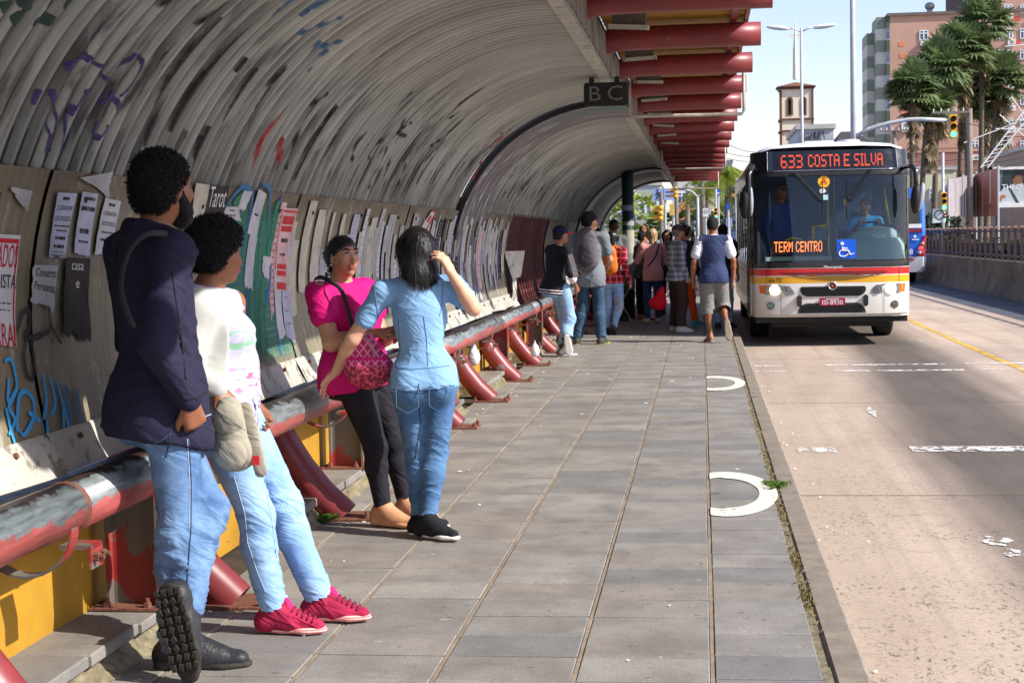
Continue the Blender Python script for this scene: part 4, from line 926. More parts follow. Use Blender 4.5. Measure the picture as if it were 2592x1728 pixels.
def paint(name,c,rough=.28):
    t=NT(name); p=t.pos(); n=t.noise(p,3,5,.6); n2=t.noise(p,40,3); x,y,z=t.sep(p)
    col=t.mix(t.ramp(n,.3,.7),sc(c,.93),c); col=t.mix(t.math('MULTIPLY',t.ramp(z,.25,.75,.45,0),t.ramp(n,.3,.6,.5,1)),col,lin((146,128,104))); t.fin(col,t.ramp(n2,.3,.7,rough,rough+.12),0,.5); t.b.inputs['Coat Weight'].default_value=.4; return t.m
B_white=paint('bus_white',lin((232,230,222))); B_red=paint('bus_red',lin((206,34,36))); B_yel=paint('bus_yellow',lin((236,172,26)))
B_blk=P('bus_black_gloss',(.014,.014,.016),.22,.2,4,spec=.6); B_mat=P('bus_black_matt',(.016,.016,.017),.6,.25,9); B_rub=P('bus_rubber',(.02,.02,.02),.75,.3,14)
B_grey=P('bus_grey_green',lin((134,160,156)),.5,.08,3); B_in=P('bus_interior_dark',lin((92,106,136)),.8,.2,3); B_chr=P('bus_chrome',lin((200,200,204)),.18,.05,5,metal=.9)
B_gl=glass('bus_glass',(.86,.94,.97),.0,.03); B_side=glass('bus_side_glass',(.66,.74,.76),.04,.08)
B_led=emis('led_orange',(1,.11,.04),.8); B_led2=emis('led_orange_bright',(1,.22,.05),2.6); B_hl=emis('headlight_lit',(1,.82,.58),2.2)
B_amb=P('amber_lens',lin((232,110,22)),.25,.12,30,spec=.6); B_lens=P('clear_lens',lin((150,156,160)),.15,.25,30,metal=.5)
# front skin
patch('front_panel',-BW,BW,.47,.922,B_white,nz=4); patch('bumper_lip',-BW*.985,BW*.985,.43,.468,B_white,-.03)
patch('yellow_band',-BW,BW,.924,1.022,B_yel); patch('white_line',-BW,BW,1.0235,1.036,B_white); patch('red_band',-BW,BW,1.0375,1.135,B_red); patch('white_line',-BW,BW,1.1365,1.144,B_white)
patch('black_band',-BW,BW,1.1455,1.232,B_blk,.004); 
for u in (U4(300),U4(1955)): m=MB(); m.grid([[BPt(u-.003,z,.003),BPt(u+.003,z,.003)] for z in (.924,1.0,1.135)],flip=False); m.build('panel_gap',B_mat,bus)
for u in (U4(478),U4(1758)): m=MB(); m.grid([[BPt(u-.003,z,.003),BPt(u+.003,z,.003)] for z in (.48,.6,.765)]); m.build('panel_gap',B_mat,bus)
# header with destination display
patch('header_panel',-BW,BW,2.472,2.845,B_blk,0,nz=4)
patch('header_lip',-BW*.98,BW*.99,2.475,2.535,B_mat,.03,nz=2)
bpoly('display_glass',[(U4(345),2.565),(U4(1945),2.565),(U4(1925),2.845),(U4(345),2.845)],P('display_glass',lin((34,38,46)),.12,.15,3,spec=.6),.014)
for a,b in (((U4(330),2.555),(U4(1950),2.555)),((U4(330),2.555),(U4(330),2.85)),((U4(1950),2.555),(U4(1932),2.85))):
    m=MB(); m.smooth=True; m.tube([BPt(a[0]+(b[0]-a[0])*k/12,a[1]+(b[1]-a[1])*k/12,.016) for k in range(13)],.007,6); m.build('display_trim',B_chr,bus)
FONT={'6':'01110 10000 10000 11110 10001 10001 01110','3':'11110 00001 00001 01110 00001 00001 11110','C':'01110 10001 10000 10000 10000 10001 01110','O':'01110 10001 10001 10001 10001 10001 01110','S':'01111 10000 10000 01110 00001 00001 11110','T':'11111 00100 00100 00100 00100 00100 00100','A':'01110 10001 10001 11111 10001 10001 10001','E':'11111 10000 10000 11110 10000 10000 11111','I':'111 010 010 010 010 010 111','L':'10000 10000 10000 10000 10000 10000 11111','V':'10001 10001 10001 10001 10001 01010 00100','R':'11110 10001 10001 11110 10100 10010 10001','M':'10001 11011 10101 10101 10001 10001 10001','N':'10001 11001 10101 10101 10011 10001 10001',' ':'00 00 00 00 00 00 00'}
def led(name,txt,u0,u1,z0,z1,mat,parent,surf,wide={}):
    cols=[]
    for ch in txt:
        rows=FONT[ch].split(); 
        for c in range(len(rows[0])): cols.append([r_[c]=='1' for r_ in rows])
        cols.append([False]*7)
    cols=cols[:-1]; nc=len(cols); du=(u1-u0)/(nc*2); dz=(z1-z0)/14; m=MB()
    for c,col in enumerate(cols):
        for r_,on in enumerate(col):
            if not on: continue
            for a in (0,1):
                for b in (0,1):
                    u=u0+(c*2+a+.5)*du; z=z1-(r_*2+b+.5)*dz; h=du*.44; k=dz*.36
                    m.add([surf(u-h,z-k),surf(u+h,z-k),surf(u+h,z+k),surf(u-h,z+k)],[(0,1,2,3)])
    return m.build(name,mat,parent)
led('led_lettering','633',U4(498),U4(770),Z3(405),Z3(238),B_led,bus,lambda u,z:BPt(u,z,.020))
led('led_lettering','COSTA',U4(838),U4(1228),Z3(395),Z3(240),B_led,bus,lambda u,z:BPt(u,z,.020))
led('led_lettering','E',U4(1282),U4(1355),Z3(395),Z3(240),B_led,bus,lambda u,z:BPt(u,z,.020))
led('led_lettering','SILVA',U4(1408),U4(1762),Z3(395),Z3(240),B_led,bus,lambda u,z:BPt(u,z,.020))
# windscreen panes and frame
for u0,u1 in ((-BW*.992,.012),(.048,BW*.992)): patch('windscreen_pane',u0,u1,1.236,2.468,B_gl,-.004,nz=6,thick=.006)
patch('windscreen_mullion',.014,.046,1.236,2.468,B_blk,.012,nz=4)
for sg in (-1,1): patch('pillar',*(sorted((sg*BW*.958,sg*BW))),1.236,2.468,B_blk,.006,nz=4)
# curved slats across red and yellow bands
def lens_z(u,k):   # k 0..1 from top edge to bottom curve
    t=min(1,abs(u-.02)/.755); bot=Z4(548)+ (Z4(452)-Z4(548))*t**2.1; top=Z4(430); return top+(bot-top)*k
for k in range(5):
    k0=.02+k*.2; pts=[]; N=28; um=.755*(1-.0*k)
    top=[];bot=[]
    for i in range(N+1):
        u=.02-um+2*um*i/N; top.append((u,lens_z(u,k0))); bot.append((u,lens_z(u,k0+.095)))
    m=MB(); m.grid([[BPt(u,z,.006) for u,z in bot],[BPt(u,z,.006) for u,z in top]]); m.build('vent_slat',B_mat,bus)
# emblem, grilles, pads, plate
m=MB(); m.smooth=True; M_=Matrix.Translation((U4(1120),-.0,Z4(605)))@Matrix.Rotation(math.pi/2,4,'X'); m.lathe([(.064,0),(.066,.02),(.058,.032),(.046,.028),(.044,.018)],20,M_); o=m.build('emblem',B_chr,bus)
m=MB(); m.cyl((U4(1120),-.02,Z4(605)),(U4(1120),-.024,Z4(605)),.043,18); m.build('emblem_disc',B_mat,o); m=MB(); m.cyl((U4(1120),-.024,Z4(605)),(U4(1120),-.030,Z4(605)),.020,8); m.build('emblem_dot',P('emblem_red',lin((216,60,40)),.4),o)
gp=[(U4(720),Z4(640)),(U4(735),Z4(612)),(U4(1520),Z4(612)),(U4(1537),Z4(640)),(U4(1530),Z4(680)),(U4(1500),Z4(712)),(U4(1450),Z4(735)),(U4(800),Z4(735)),(U4(752),Z4(712)),(U4(724),Z4(680))]
g=bpoly('grille',gp,B_mat,.008)
for k in range(6): z=Z4(628+k*18); m=MB(); m.b2(U4(745+k*4),U4(1510-k*4),-.02,-.010,z-.003,z+.003); m.build('grille_bar',B_blk,g)
gp=[(U4(692),Z4(940)),(U4(700),Z4(890)),(U4(735),Z4(845)),(U4(790),Z4(820)),(U4(1430),Z4(818)),(U4(1480),Z4(842)),(U4(1520),Z4(890)),(U4(1534),Z4(940))]
g=bpoly('lower_grille',gp,B_mat,.008)
for k in range(3): z=Z4(850+k*30); MB().b2(U4(740),U4(1490),-.02,-.010,z-.004,z+.004).build('grille_bar',B_blk,g)
patch('tow_bar',U4(560),U4(1535),Z4(962),Z4(946),B_chr,.018)
for x0,x1 in ((678,738),(1502,1562)):
    m=MB(); m.box((U4((x0+x1)/2),-.02+by(U4((x0+x1)/2)),Z4(788)),(.065,.05,.165),None,.02); m.build('bumper_pad',B_rub,bus)
pl_=MB(); pl_.prism(rrect(.365,.108,.012),.012,Matrix.Translation((U4(1117),-.012,Z4(803)))@Matrix.Rotation(math.pi/2,4,'X')); pt=pl_.build('number_plate',P('plate_maroon',lin((150,26,52)),.4,.1,20),bus)
M_tw=P('print_white',lin((236,234,232)),.5,.04,9)
o=link('lettering',text_mesh('ISI-8930',M_tw,.092),pt); o.matrix_local=XZ(U4(1117),-.027,Z4(812))
m=MB(); m.b2(U4(1040),U4(1200),-.027,-.0255,Z4(776),Z4(768)); m.build('plate_print',M_tw,pt)
# lamps
for sg in (-1,1):
    f=lambda x: U4(x) if sg<0 else -U4(x)+.0
    hp=[(f(292),Z4(588)),(f(470),Z4(588)),(f(570),Z4(606)),(f(630),Z4(650)),(f(655),Z4(700)),(f(600),Z4(712)),(f(292),Z4(708))]
    if sg>0: hp=hp[::-1]
    h=bpoly('headlight',hp[::1],B_lens,.006); 
    for x,y,r_,mt,nm in ((402,648,.070,B_hl,'bulb_reflector'),(562,652,.056,P('lamp_glass_grey',lin((120,124,130)),.12,.3,40,metal=.6),'fog_reflector')):
        u=f(x); m=MB(); m.smooth=True; M_=Matrix.Translation((u,by(u)-.006,Z4(y)))@Matrix.Rotation(math.pi/2,4,'X'); m.lathe([(r_*1.08,0),(r_*1.08,.014),(r_,.016),(r_*.86,.012),(r_*.4,.020),(0.001,.022)],20,M_); m.mi=0; m.build(nm,mt,h)
    ip_=[(f(208),Z4(590)),(f(288),Z4(586)),(f(288),Z4(696)),(f(222),Z4(690))]; ip_=ip_ if sg>0 else ip_[::-1]
    bpoly('indicator',ip_,B_amb,.006)
    u=f(350); o=bpoly('fog_lamp',circ(u,Z4(845),.055),B_mat,.006)
    for k in range(5): z=Z4(845)-.036+k*.018; hw_=math.sqrt(max(0,.05**2-(z-Z4(845))**2)); m=MB(); m.b2(u-hw_,u+hw_,by(u)-.016,by(u)-.006,z-.003,z+.003); m.build('fog_lamp_bar',B_chr if sg>0 else B_grey,o)
o=link('lettering',text_mesh('6670',B_mat,.098,shear=.15),bus); warp(o.data,lambda c:BPt(c.x*.95+U4(405),c.y+Z4(533),.006))
o=link('lettering',text_mesh('Marcopolo',M_tw,.062,shear=.2),bus); warp(o.data,lambda c:BPt(c.x*1.0+U4(1128),c.y+Z4(372),.010))
# stickers on the glass
o=bpoly('route_sticker',circ(U4(1028),Z3(583),.086,24),P('sticker_yellow',lin((244,182,40)),.5,.06,9),.012,thick=.002); t_=link('lettering',text_mesh('A',P('sticker_red',lin((190,40,30)),.5),.135),o); warp(t_.data,lambda c:BPt(c.x*1.05+U4(1028),c.y+Z3(580),.016))
bpoly('oval_sticker',circ(U4(1010),Z3(697),.05,18,.035),M_tw,.012,thick=.002); bpoly('square_sticker',[(U4(1008),Z3(808)),(U4(1078),Z3(808)),(U4(1078),Z3(745)),(U4(1008),Z3(745))],P('sticker_pale',lin((190,226,228)),.5,.05,9),.012,thick=.002)
wc_=bpoly('wheelchair_sign',[(U4(1178),Z3(1540)),(U4(1418),Z3(1538)),(U4(1415),Z3(1306)),(U4(1180),Z3(1306))],P('sign_blue',lin((12,92,214)),.45,.06,9),.012,thick=.002)
m=MB(); S_=lambda x,y: BPt(U4(x),Z3(y),.018)
m.tube([S_(1246,1395),S_(1250,1442),S_(1318,1442),S_(1345,1496),S_(1388,1478)],.011,6); m.tube([S_(1250,1416),S_(1310,1416)],.009,6)
m.tube([S_(1236,1432),S_(1212,1455),S_(1204,1480),S_(1216,1504),S_(1242,1516),S_(1272,1514),S_(1300,1502),S_(1318,1482)],.009,6); c_=S_(1246,1355); m.cyl(c_,c_+Vector((0,-.004,0)),.026,14); m.build('wheelchair_symbol',M_tw,wc_)
# wipers
def wiper(pts,nm='wiper_arm'):
    m=MB(); 
    for o_ in (-.016,.016): m.tube([BPt(U4(x)+o_,Z3(y),.05) for x,y in pts],.010,6)
    w_=m.build(nm,B_mat,bus); tag(w_,None); return w_
w1=wiper([(650,450),(970,800)]); w2=wiper([(1610,445),(1345,800)])
for (x,y0,y1,par) in ((1008,580,1020,w1),(1310,560,1050,w2)): m=MB(); m.tube([BPt(U4(x),Z3(y0),.03),BPt(U4(x)+.003,Z3((y0+y1)/2),.028),BPt(U4(x),Z3(y1),.03)],.007,6); m.build('wiper_blade',B_mat,par)
for x,y in ((985,805),(1350,800)): m=MB(); m.box(tuple(BPt(U4(x),Z3(y),.05)),(.07,.03,.04),None,.006); m.build('wiper_joint',B_mat,bus)
# mirrors
def mirror(sg):
    u=sg*1.26; 
    m=MB(); m.smooth=True
    if sg<0: m.tube([BPt(-1.06,2.55,0),Vector((-1.13,-.12,2.62)),Vector((-1.20,-.26,2.50)),Vector((-1.20,-.28,2.25)),Vector((-1.20,-.26,1.95))],[.03,.04,.045,.045,.035],8)
    else: m.tube([BPt(1.02,2.56,0),Vector((1.12,-.10,2.58)),Vector((1.16,-.16,2.5)),Vector((1.165,-.16,2.38)),Vector((1.17,-.14,2.0))],[.03,.03,.035,.035,.03],8)
    a=m.build('mirror_arm',B_blk,bus)
    m=MB(); m.smooth=True
    if sg<0:
        m.ell((-1.245,-.24,2.10),(.085,.10,.235),16,10,Matrix.Rotation(.05,3,'Y')); m.build('mirror_housing',B_mat,a)
        m=MB(); m.smooth=True; m.ell((-1.165,-.27,2.12),(.035,.075,.215),14,10); m.build('mirror_shell',P('mirror_grey',lin((150,154,160)),.35,.15,5),a)
    else:
        m.ell((1.17,-.12,2.11),(.075,.10,.225),16,10,Matrix.Rotation(.06,3,'Y')); m.build('mirror_housing',B_mat,a)
        m=MB(); m.smooth=True; m.ell((1.235,-.13,2.13),(.05,.08,.21),14,10,Matrix.Rotation(.16,3,'Y')); m.build('mirror_shell',P('mirror_grey',lin((150,154,160)),.35,.15,5),a)
mirror(-1); mirror(1)
# roof, sides, underside
YB=11.0; rf=MB(); rf.smooth=True; prof=[(-1,2.60),(-.995,2.70),(-.97,2.80),(-.90,2.885),(-.75,2.935),(-.4,2.965),(0,2.975)]; prof=prof+[(-u,z) for u,z in prof[-2::-1]]
rows=[]
for f_,dz,yo in ((1,-.05,.0),(1,-.015,.05),(1,0,.22),(1,0,1.2),(1,0,YB)):
    rows.append([Vector((u*BW,(by(u*BW)*1.0+.20 if yo<1 else 0)+yo,min(z,2.95)+dz if yo==0 else z+dz)) for u,z in prof])
rf.grid(rows); rf.build('roof',B_white,bus)
for sg in (-1,1):
    x=sg*BW; 
    MB().b2(x-.02,x+.02,.70,YB,.42,.92).build('side_panel',B_white,bus); MB().b2(x-.021,x+.021,.70,YB,.924,1.02).build('side_yellow_band',B_yel,bus); MB().b2(x-.021,x+.021,.70,YB,1.03,1.14).build('side_red_band',B_red,bus)
    MB().b2(x-.02,x+.02,.70,YB,2.46,2.70).build('cant_rail',B_blk if sg<0 else B_white,bus)
    MB().b2(x-.02,x+.02,.70,YB,1.145,1.25).build('sill_rail',B_blk,bus)
    for k in range(7): 
        y0=.74+k*1.46; MB().b2(x-.01,x+.01,y0+.05,y0+1.41,1.25,2.46).build('side_window',B_side,bus); MB().b2(x-.022,x+.022,y0-.05,y0+.05,1.25,2.46).build('window_pillar',B_blk,bus)
MB().b2(-BW-.024,-BW-.0195,.9,1.9,.40,2.5).build('door',B_side,bus)
for yy in (.9,1.4,1.9): MB().b2(-BW-.035,-BW-.02,yy-.03,yy+.03,.38,2.5).build('door_post',B_blk,bus)
MB().b2(-BW,BW,YB,YB+.06,.4,2.85).build('rear_wall',B_white,bus)
MB().b2(-BW+.05,BW-.05,.25,YB,.34,.42).build('underbody',B_mat,bus)
m=MB(); m.b2(-.85,.85,.5,2.0,.26,.36); m.build('chassis',B_mat,bus); m=MB(); m.smooth=True; m.cyl((-.9,2.5,.44),(.9,2.5,.44),.08,10); m.build('axle',B_mat,bus)
for sx in (-1,1):
    for yy in (2.5,8.6):
        m=MB(); m.smooth=True; M_=Matrix.Translation((sx*.97,yy,.48))@Matrix.Rotation(math.pi/2,4,'Y'); m.lathe([(.26,-.14),(.42,-.145),(.475,-.12),(.48,-.06),(.48,.06),(.475,.12),(.42,.145),(.26,.14)],28,M_); wh=m.build('wheel',B_rub,bus)
        m=MB(); m.smooth=True; m.lathe([(.27,-.12),(.22,-.05),(.1,-.03),(.001,-.03)],20,M_); m.lathe([(.27,.12),(.22,.05),(.1,.03),(.001,.03)],20,M_); m.build('rim',P('rim_grey',lin((120,120,118)),.5,.2,6),wh)
        for k in range(4): m=MB(); m.smooth=True; m.lathe([(.4806,-.10+.053*k),(.472,-.094+.053*k),(.4806,-.088+.053*k)],28,M_); 
m=MB(); m.smooth=True; m.lathe([(.36,0),(.36,.05),(.33,.075),(.001,.085)],20,Matrix.Translation((U4(1412)+.02,1.3,2.962))@Matrix.Diagonal((.5,1,1,1))); m.build('roof_hatch',B_white,bus)
m=MB(); m.b2(-.34,.10,.7,1.6,2.955,3.01,.02); m.build('roof_hatch',B_white,bus)
# interior
MB().b2(-BW+.06,BW-.06,.3,YB-.1,.62,.66).build('floor',B_in,bus); MB().b2(-BW+.06,BW-.06,.45,YB-.1,2.55,2.58).build('ceiling',B_in,bus); MB().b2(-BW+.06,BW-.06,6,6.05,.66,2.55).build('cabin_back',B_in,bus)
m=MB(); m.smooth=True; m.grid([[Vector((u,by(min(u,1.06))+yy,zz)) for u in (.06,.3,.55,.8,.95,1.05)] for yy,zz in ((.03,1.25),(.06,1.33),(.10,1.47),(.17,1.56))]); m.build('dashboard',B_grey,bus)
pts=[(.16,.20,1.50),(.28,.22,1.60),(.42,.24,1.68),(.55,.25,1.715),(.75,.26,1.715),(.9,.27,1.69),(1.0,.3,1.60),(1.03,.32,1.46)]
m=MB(); m.smooth=True; m.grid([[Vector((x,y,1.25)) for x,y,z in pts],[Vector((x,y-.02,1.25+(z-1.25)*.6)) for x,y,z in pts],[Vector((x,y,z)) for x,y,z in pts],[Vector((x,y+.2,z+.015)) for x,y,z in pts]]); db=m.build('instrument_hood',B_grey,bus)
o=link('lettering',text_mesh('Viale',P('letter_pale',lin((208,222,220)),.4,.05,9),.10,shear=.3),bus); o.matrix_local=XZ(.74,.175,1.60)
o.matrix_local=Matrix.Translation((U4(1705),.155,Z3(1282)+.01))@Matrix.Rotation(math.pi/2,4,'X')
MB().b2(-.95,.0,.06,.30,1.25,1.31).build('shelf',B_grey,bus)
ls=MB().b2(U4(330),U4(1060),.10,.18,1.335,1.545,.006).build('route_display',B_mat,bus)
led('led_lettering','TERM',U4(402),U4(636),Z3(1458)+.01,Z3(1328)+.01,B_led2,ls,lambda u,z:Vector((u,.095,z)))
led('led_lettering','CENTRO',U4(676),U4(1002),Z3(1458)+.01,Z3(1328)+.01,B_led2,ls,lambda u,z:Vector((u,.095,z)))
M_ypole=P('handrail_yellow',lin((226,176,30)),.4,.08,5)
for nm,pts,r_ in (('handrail',[(-.18,1.3,.7),(-.18,1.3,1.75),(.02,1.3,1.75)],.035),('handrail',[(-.80,.6,1.30),(-.70,.5,1.52),(-.55,.5,1.58),(-.42,.5,1.56),(-.36,.5,1.45)],.018),('handrail',[(.075,1.8,1.1),(.075,1.8,2.5)],.022),('handrail',[(.92,.9,1.75),(.86,.9,2.1),(.84,.9,2.3)],.016)):
    m=MB(); m.smooth=True; m.tube(pts,r_,8); m.build(nm,M_ypole,bus)
MB().b2(.30,.37,1.6,1.66,2.05,2.16).build('ticket_box',M_ypole,bus)
m=MB(); m.smooth=True; m.tube([(.60+.23*math.cos(6.2832*k/20),.58+.10*math.sin(6.2832*k/20),1.70+.20*math.sin(6.2832*k/20)*.45) for k in range(20)],.017,6,closed=True); m.build('steering_wheel',B_mat,bus)
for k,(x,y) in enumerate(((-.75,3.4),(.7,3.4),(-.75,4.5),(.7,4.5),(.62,1.42))):
    m=MB(); m.b2(x-.24,x+.24,y-.06,y+.06,.9,1.95 if k==4 else 1.72,.03); m.b2(x-.24,x+.24,y-.45,y,.95,1.08,.03); m.build('seat',P('seat_blue',lin((52,64,92)),.8,.2,9),bus)

# ---- second bus seen behind it
b2=empty('blue_bus',(5.72,50,-.15),'blue city bus driving away behind the white bus, its red tail light lit','bus')
Bb=paint('bus_blue',lin((28,104,206)),.3); Bs=paint('bus_silver',lin((190,194,204)),.3)
def ring(z,k=1.0,w_=1.17,y=0): return [Vector((w_*k*sg_*c,y+yy,z)) for sg_,c,yy in ((-1,1,9),(-1,1,.35),(-1,.97,.12),(-1,.88,0),(1,.88,0),(1,.97,.12),(1,1,.35),(1,1,9))]
m=MB(); m.smooth=False; m.grid([ring(z,k) for z,k in ((.85,1),(1.4,1),(2.4,.985),(2.75,.95),(2.95,.80),(3.0,.4))],flip=True); m.build('body',Bb,b2)
m=MB(); m.grid([ring(z,k,1.175,-.03) for z,k in ((.38,.97),(.5,1),(.86,1.0))],flip=True); m.build('bumper',Bs,b2)
MB().b2(-.95,.95,-.02,.03,1.85,2.65).build('rear_window',P('dark_window',lin((50,56,60)),.15,.3,2,spec=.7),b2); MB().b2(-1.0,1.02,-.04,.02,1.62,1.70).build('red_stripe',P('stripe_red',lin((150,28,52)),.4,.1,4),b2)
m=MB(); m.add([(1.10,-.03,1.55),(1.15,.10,1.5),(1.165,.15,1.0),(1.10,.0,.86),(.82,-.035,.88),(.95,-.035,1.12)],[(0,5,4,3,2,1)]); tl=m.build('tail_light_cluster',P('lamp_red_dark',lin((150,20,40)),.3,.15,9,spec=.6),b2)
for z,mt,nm in ((1.24,B_amb,'indicator'),(1.11,emis('brake_lit',(1,.03,.03),2.0),'brake_light'),(.985,P('lamp_white',lin((190,196,206)),.2,.1,9),'reverse_light')):
    m=MB(); m.smooth=True; u=1.02-(1.24-z)*.35; m.cyl((u,-.07,z),(u,.05,z),.062,14); m.build(nm,mt,tl)
m=MB(); m.cyl((.80,-.02,1.48),(.80,-.035,1.48),.045,12); m.build('badge',M_tw,b2); MB().b2(.70,.92,-.035,-.02,1.37,1.40).build('badge_line',M_tw,b2); MB().b2(.62,.78,-.06,-.03,.76,.80).build('reflector',P('reflector_red',lin((200,30,50)),.4),b2)
o=link('lettering',text_mesh('18',M_tw,.24),b2); o.matrix_local=XZ(.62,-.04,1.0)
MB().b2(.55,1.0,-.035,-.02,1.74,1.86).build('notice',M_tw,b2)
for sx in (-1,1): m=MB(); m.smooth=True; m.cyl((sx*.98-.14,2.6,.48),(sx*.98+.14,2.6,.48),.48,20); m.build('wheel',B_rub,b2)
# ================================================================== PEOPLE: smooth-blended implicit bodies and clothes
A_=lambda v: np.array(v,dtype=np.float64)
def nrm(v): v=A_(v); return v/np.linalg.norm(v)
Zv=A_((0,0,1))
class SDF:
    def __init__(s): s.ops=[]; s.cuts=[]
    def cone(s,a,b,ra,rb,k=.02,flat=None,sub=False): s.ops.append(('c',A_(a),A_(b),ra,rb,k,flat,sub)); return s   # flat=(axis,factor)
    def ell(s,c,ax,r,k=.02,sub=False): s.ops.append(('e',A_(c),np.array(ax),A_(r),0,k,None,sub)); return s
    def cut(s,p,n): s.cuts.append((A_(p),nrm(n))); return s      # removes the side the normal points to
    def mesh(s,h,pre=None):
        lo=np.full(3,1e9); hi=-lo; bb=[]
        for o in s.ops:
            if o[0]=='c': r=max(o[3],o[4]); l=np.minimum(o[1]-r,o[2]-r); u=np.maximum(o[1]+r,o[2]+r)
            else: e=np.abs(o[2]).T@o[3]; l=o[1]-e; u=o[1]+e
            bb.append((l,u))
            if not o[7]: lo=np.minimum(lo,l); hi=np.maximum(hi,u)
        lo-=2*h; n=np.ceil((hi+2*h-lo)/h).astype(int)+1; F=np.full(n,.3,dtype=np.float32)
        ax=[lo[i]+h*np.arange(n[i]) for i in range(3)]
        for o,(l,u) in zip(s.ops,bb):
            m=o[5]+1.5*h; i0=np.maximum(0,np.floor((l-m-lo)/h).astype(int)); i1=np.minimum(n,np.ceil((u+m-lo)/h).astype(int)+1)
            if (i1<=i0).any(): continue
            sl=tuple(slice(i0[i],i1[i]) for i in range(3))
            q=np.stack(np.meshgrid(*[ax[i][sl[i]] for i in range(3)],indexing='ij'),-1)
            if o[0]=='c':
                a,b=o[1],o[2]; ba=b-a; L=max(1e-9,ba@ba); w_=q-a; t=np.clip((w_@ba)/L,0,1); d=w_-t[...,None]*ba
                if o[6]: fa,ff=o[6]; comp=d@fa; d=d+np.multiply.outer(comp*(1/ff-1),fa)
                dd=np.sqrt((d*d).sum(-1))-(o[3]+(o[4]-o[3])*t)
                if o[6]: dd*=max(.5,min(1,o[6][1]))
            else:
                d=(q-o[1])@o[2].T/o[3]; k0=np.sqrt((d*d).sum(-1)); k1=np.sqrt(((d/o[3])**2).sum(-1))+1e-9; dd=k0*(k0-1)/k1
            f=F[sl]
            if o[7]: dd=-dd; k=o[5]; hh=np.clip(.5-.5*(dd-f)/k*-1*-1,0,1) if False else None; F[sl]=np.maximum(f,dd)
            else:
                k=o[5]; hh=np.maximum(k-np.abs(f-dd),0)/k; F[sl]=np.minimum(f,dd)-hh*hh*k*.25
        if s.cuts:
            G=np.stack(np.meshgrid(*ax,indexing='ij'),-1)
            for p,nn in s.cuts: F=np.maximum(F,((G-p)@nn).astype(np.float32))
        return nets(F,lo,h)
def nets(F,lo,h):
    s=F<0; nx,ny,nz=F.shape; cnt=np.zeros((nx-1,ny-1,nz-1),np.int8); CO=[(i,j,k) for i in (0,1) for j in (0,1) for k in (0,1)]
    for i,j,k in CO: cnt+=s[i:nx-1+i,j:ny-1+j,k:nz-1+k]
    act=(cnt>0)&(cnt<8); ci=np.argwhere(act); idx=np.full(act.shape,-1,np.int64); idx[act]=np.arange(len(ci))
    acc=np.zeros((len(ci),3)); num=np.zeros(len(ci))
    for a in CO:
        for d in range(3):
            if a[d]: continue
            b=list(a); b[d]=1; fa=F[ci[:,0]+a[0],ci[:,1]+a[1],ci[:,2]+a[2]]; fb=F[ci[:,0]+b[0],ci[:,1]+b[1],ci[:,2]+b[2]]
            m=(fa<0)!=(fb<0); t=np.where(m,fa/np.where(fa==fb,1,fa-fb),0); pp=np.tile(A_(a),(len(ci),1)); pp[:,d]+=t; acc+=pp*m[:,None]; num+=m
    V=lo+h*(ci+acc/num[:,None]); Q=[]
    for d in range(3):
        e=(d+1)%3; g=(d+2)%3; sa=[slice(None)]*3; sb=[slice(None)]*3; sa[d]=slice(0,-1); sb[d]=slice(1,None)
        cr=np.argwhere(s[tuple(sa)]!=s[tuple(sb)]); ok=(cr[:,e]>0)&(cr[:,g]>0)&(cr[:,e]<F.shape[e]-1)&(cr[:,g]<F.shape[g]-1); cr=cr[ok]
        def cell(de,dg): c=cr.copy(); c[:,e]-=de; c[:,g]-=dg; return idx[c[:,0],c[:,1],c[:,2]]
        q=np.stack([cell(1,1),cell(0,1),cell(0,0),cell(1,0)],1); ins=s[cr[:,0],cr[:,1],cr[:,2]]; q[~ins]=q[~ins][:,::-1]; Q.append(q)
    Q=np.concatenate(Q); Q=Q[(Q>=0).all(1)]; return V,Q
def vnormals(V,Q):
    fn=np.cross(V[Q[:,2]]-V[Q[:,0]],V[Q[:,3]]-V[Q[:,1]]); N=np.zeros_like(V)
    for i in range(4): np.add.at(N,Q[:,i],fn)
    return N/(np.linalg.norm(N,axis=1)[:,None]+1e-12)
def smooth_v(V,Q,it=1,lam=.5):
    for _ in range(it):
        S_=np.zeros_like(V); c=np.zeros(len(V))
        for i in range(4):
            for j in (1,3): np.add.at(S_,Q[:,i],V[Q[:,(i+j)%4]]); np.add.at(c,Q[:,i],1)
        V=V*(1-lam)+lam*S_/c[:,None]
    return V
def cloth(V,Q,amp,fr,seed,amp2=0,fr2=None,mask=None):
    N=vnormals(V,Q); ph=V@A_((2.3,1.7,3.1)); W_=V+ .03*np.stack([np.sin(9*V[:,2]),np.sin(7*V[:,0]),np.sin(8*V[:,1]+1)],1)
    W_[:,2]+=.28*(V[:,0]+V[:,1]); fr=np.asarray(fr,float); lowf=np.minimum(fr,9)*np.array([.7,.7,.55]); n1=vnoise(V,lowf,seed); cr=fr*np.array([.55,.55,1.0]); n2=vnoise(W_,cr,seed+7); rdg=np.clip(1-np.abs(n2)*3.2,0,1)**1.5*np.clip(vnoise(V,lowf*1.4,seed+2)*2+.4,0,1)
    d=amp*(.55*n1+.95*rdg-.15)
    if amp2:
        n3=vnoise(W_,np.asarray(fr2)*np.array([.45,.45,1.]),seed+3); d+=amp2*np.clip(1-np.abs(n3)*3.4,0,1)**1.6*np.clip(vnoise(V,lowf*1.7,seed+4)*2+.2,0,1)
    if mask is not None: d*=mask
    return V+N*d[:,None]

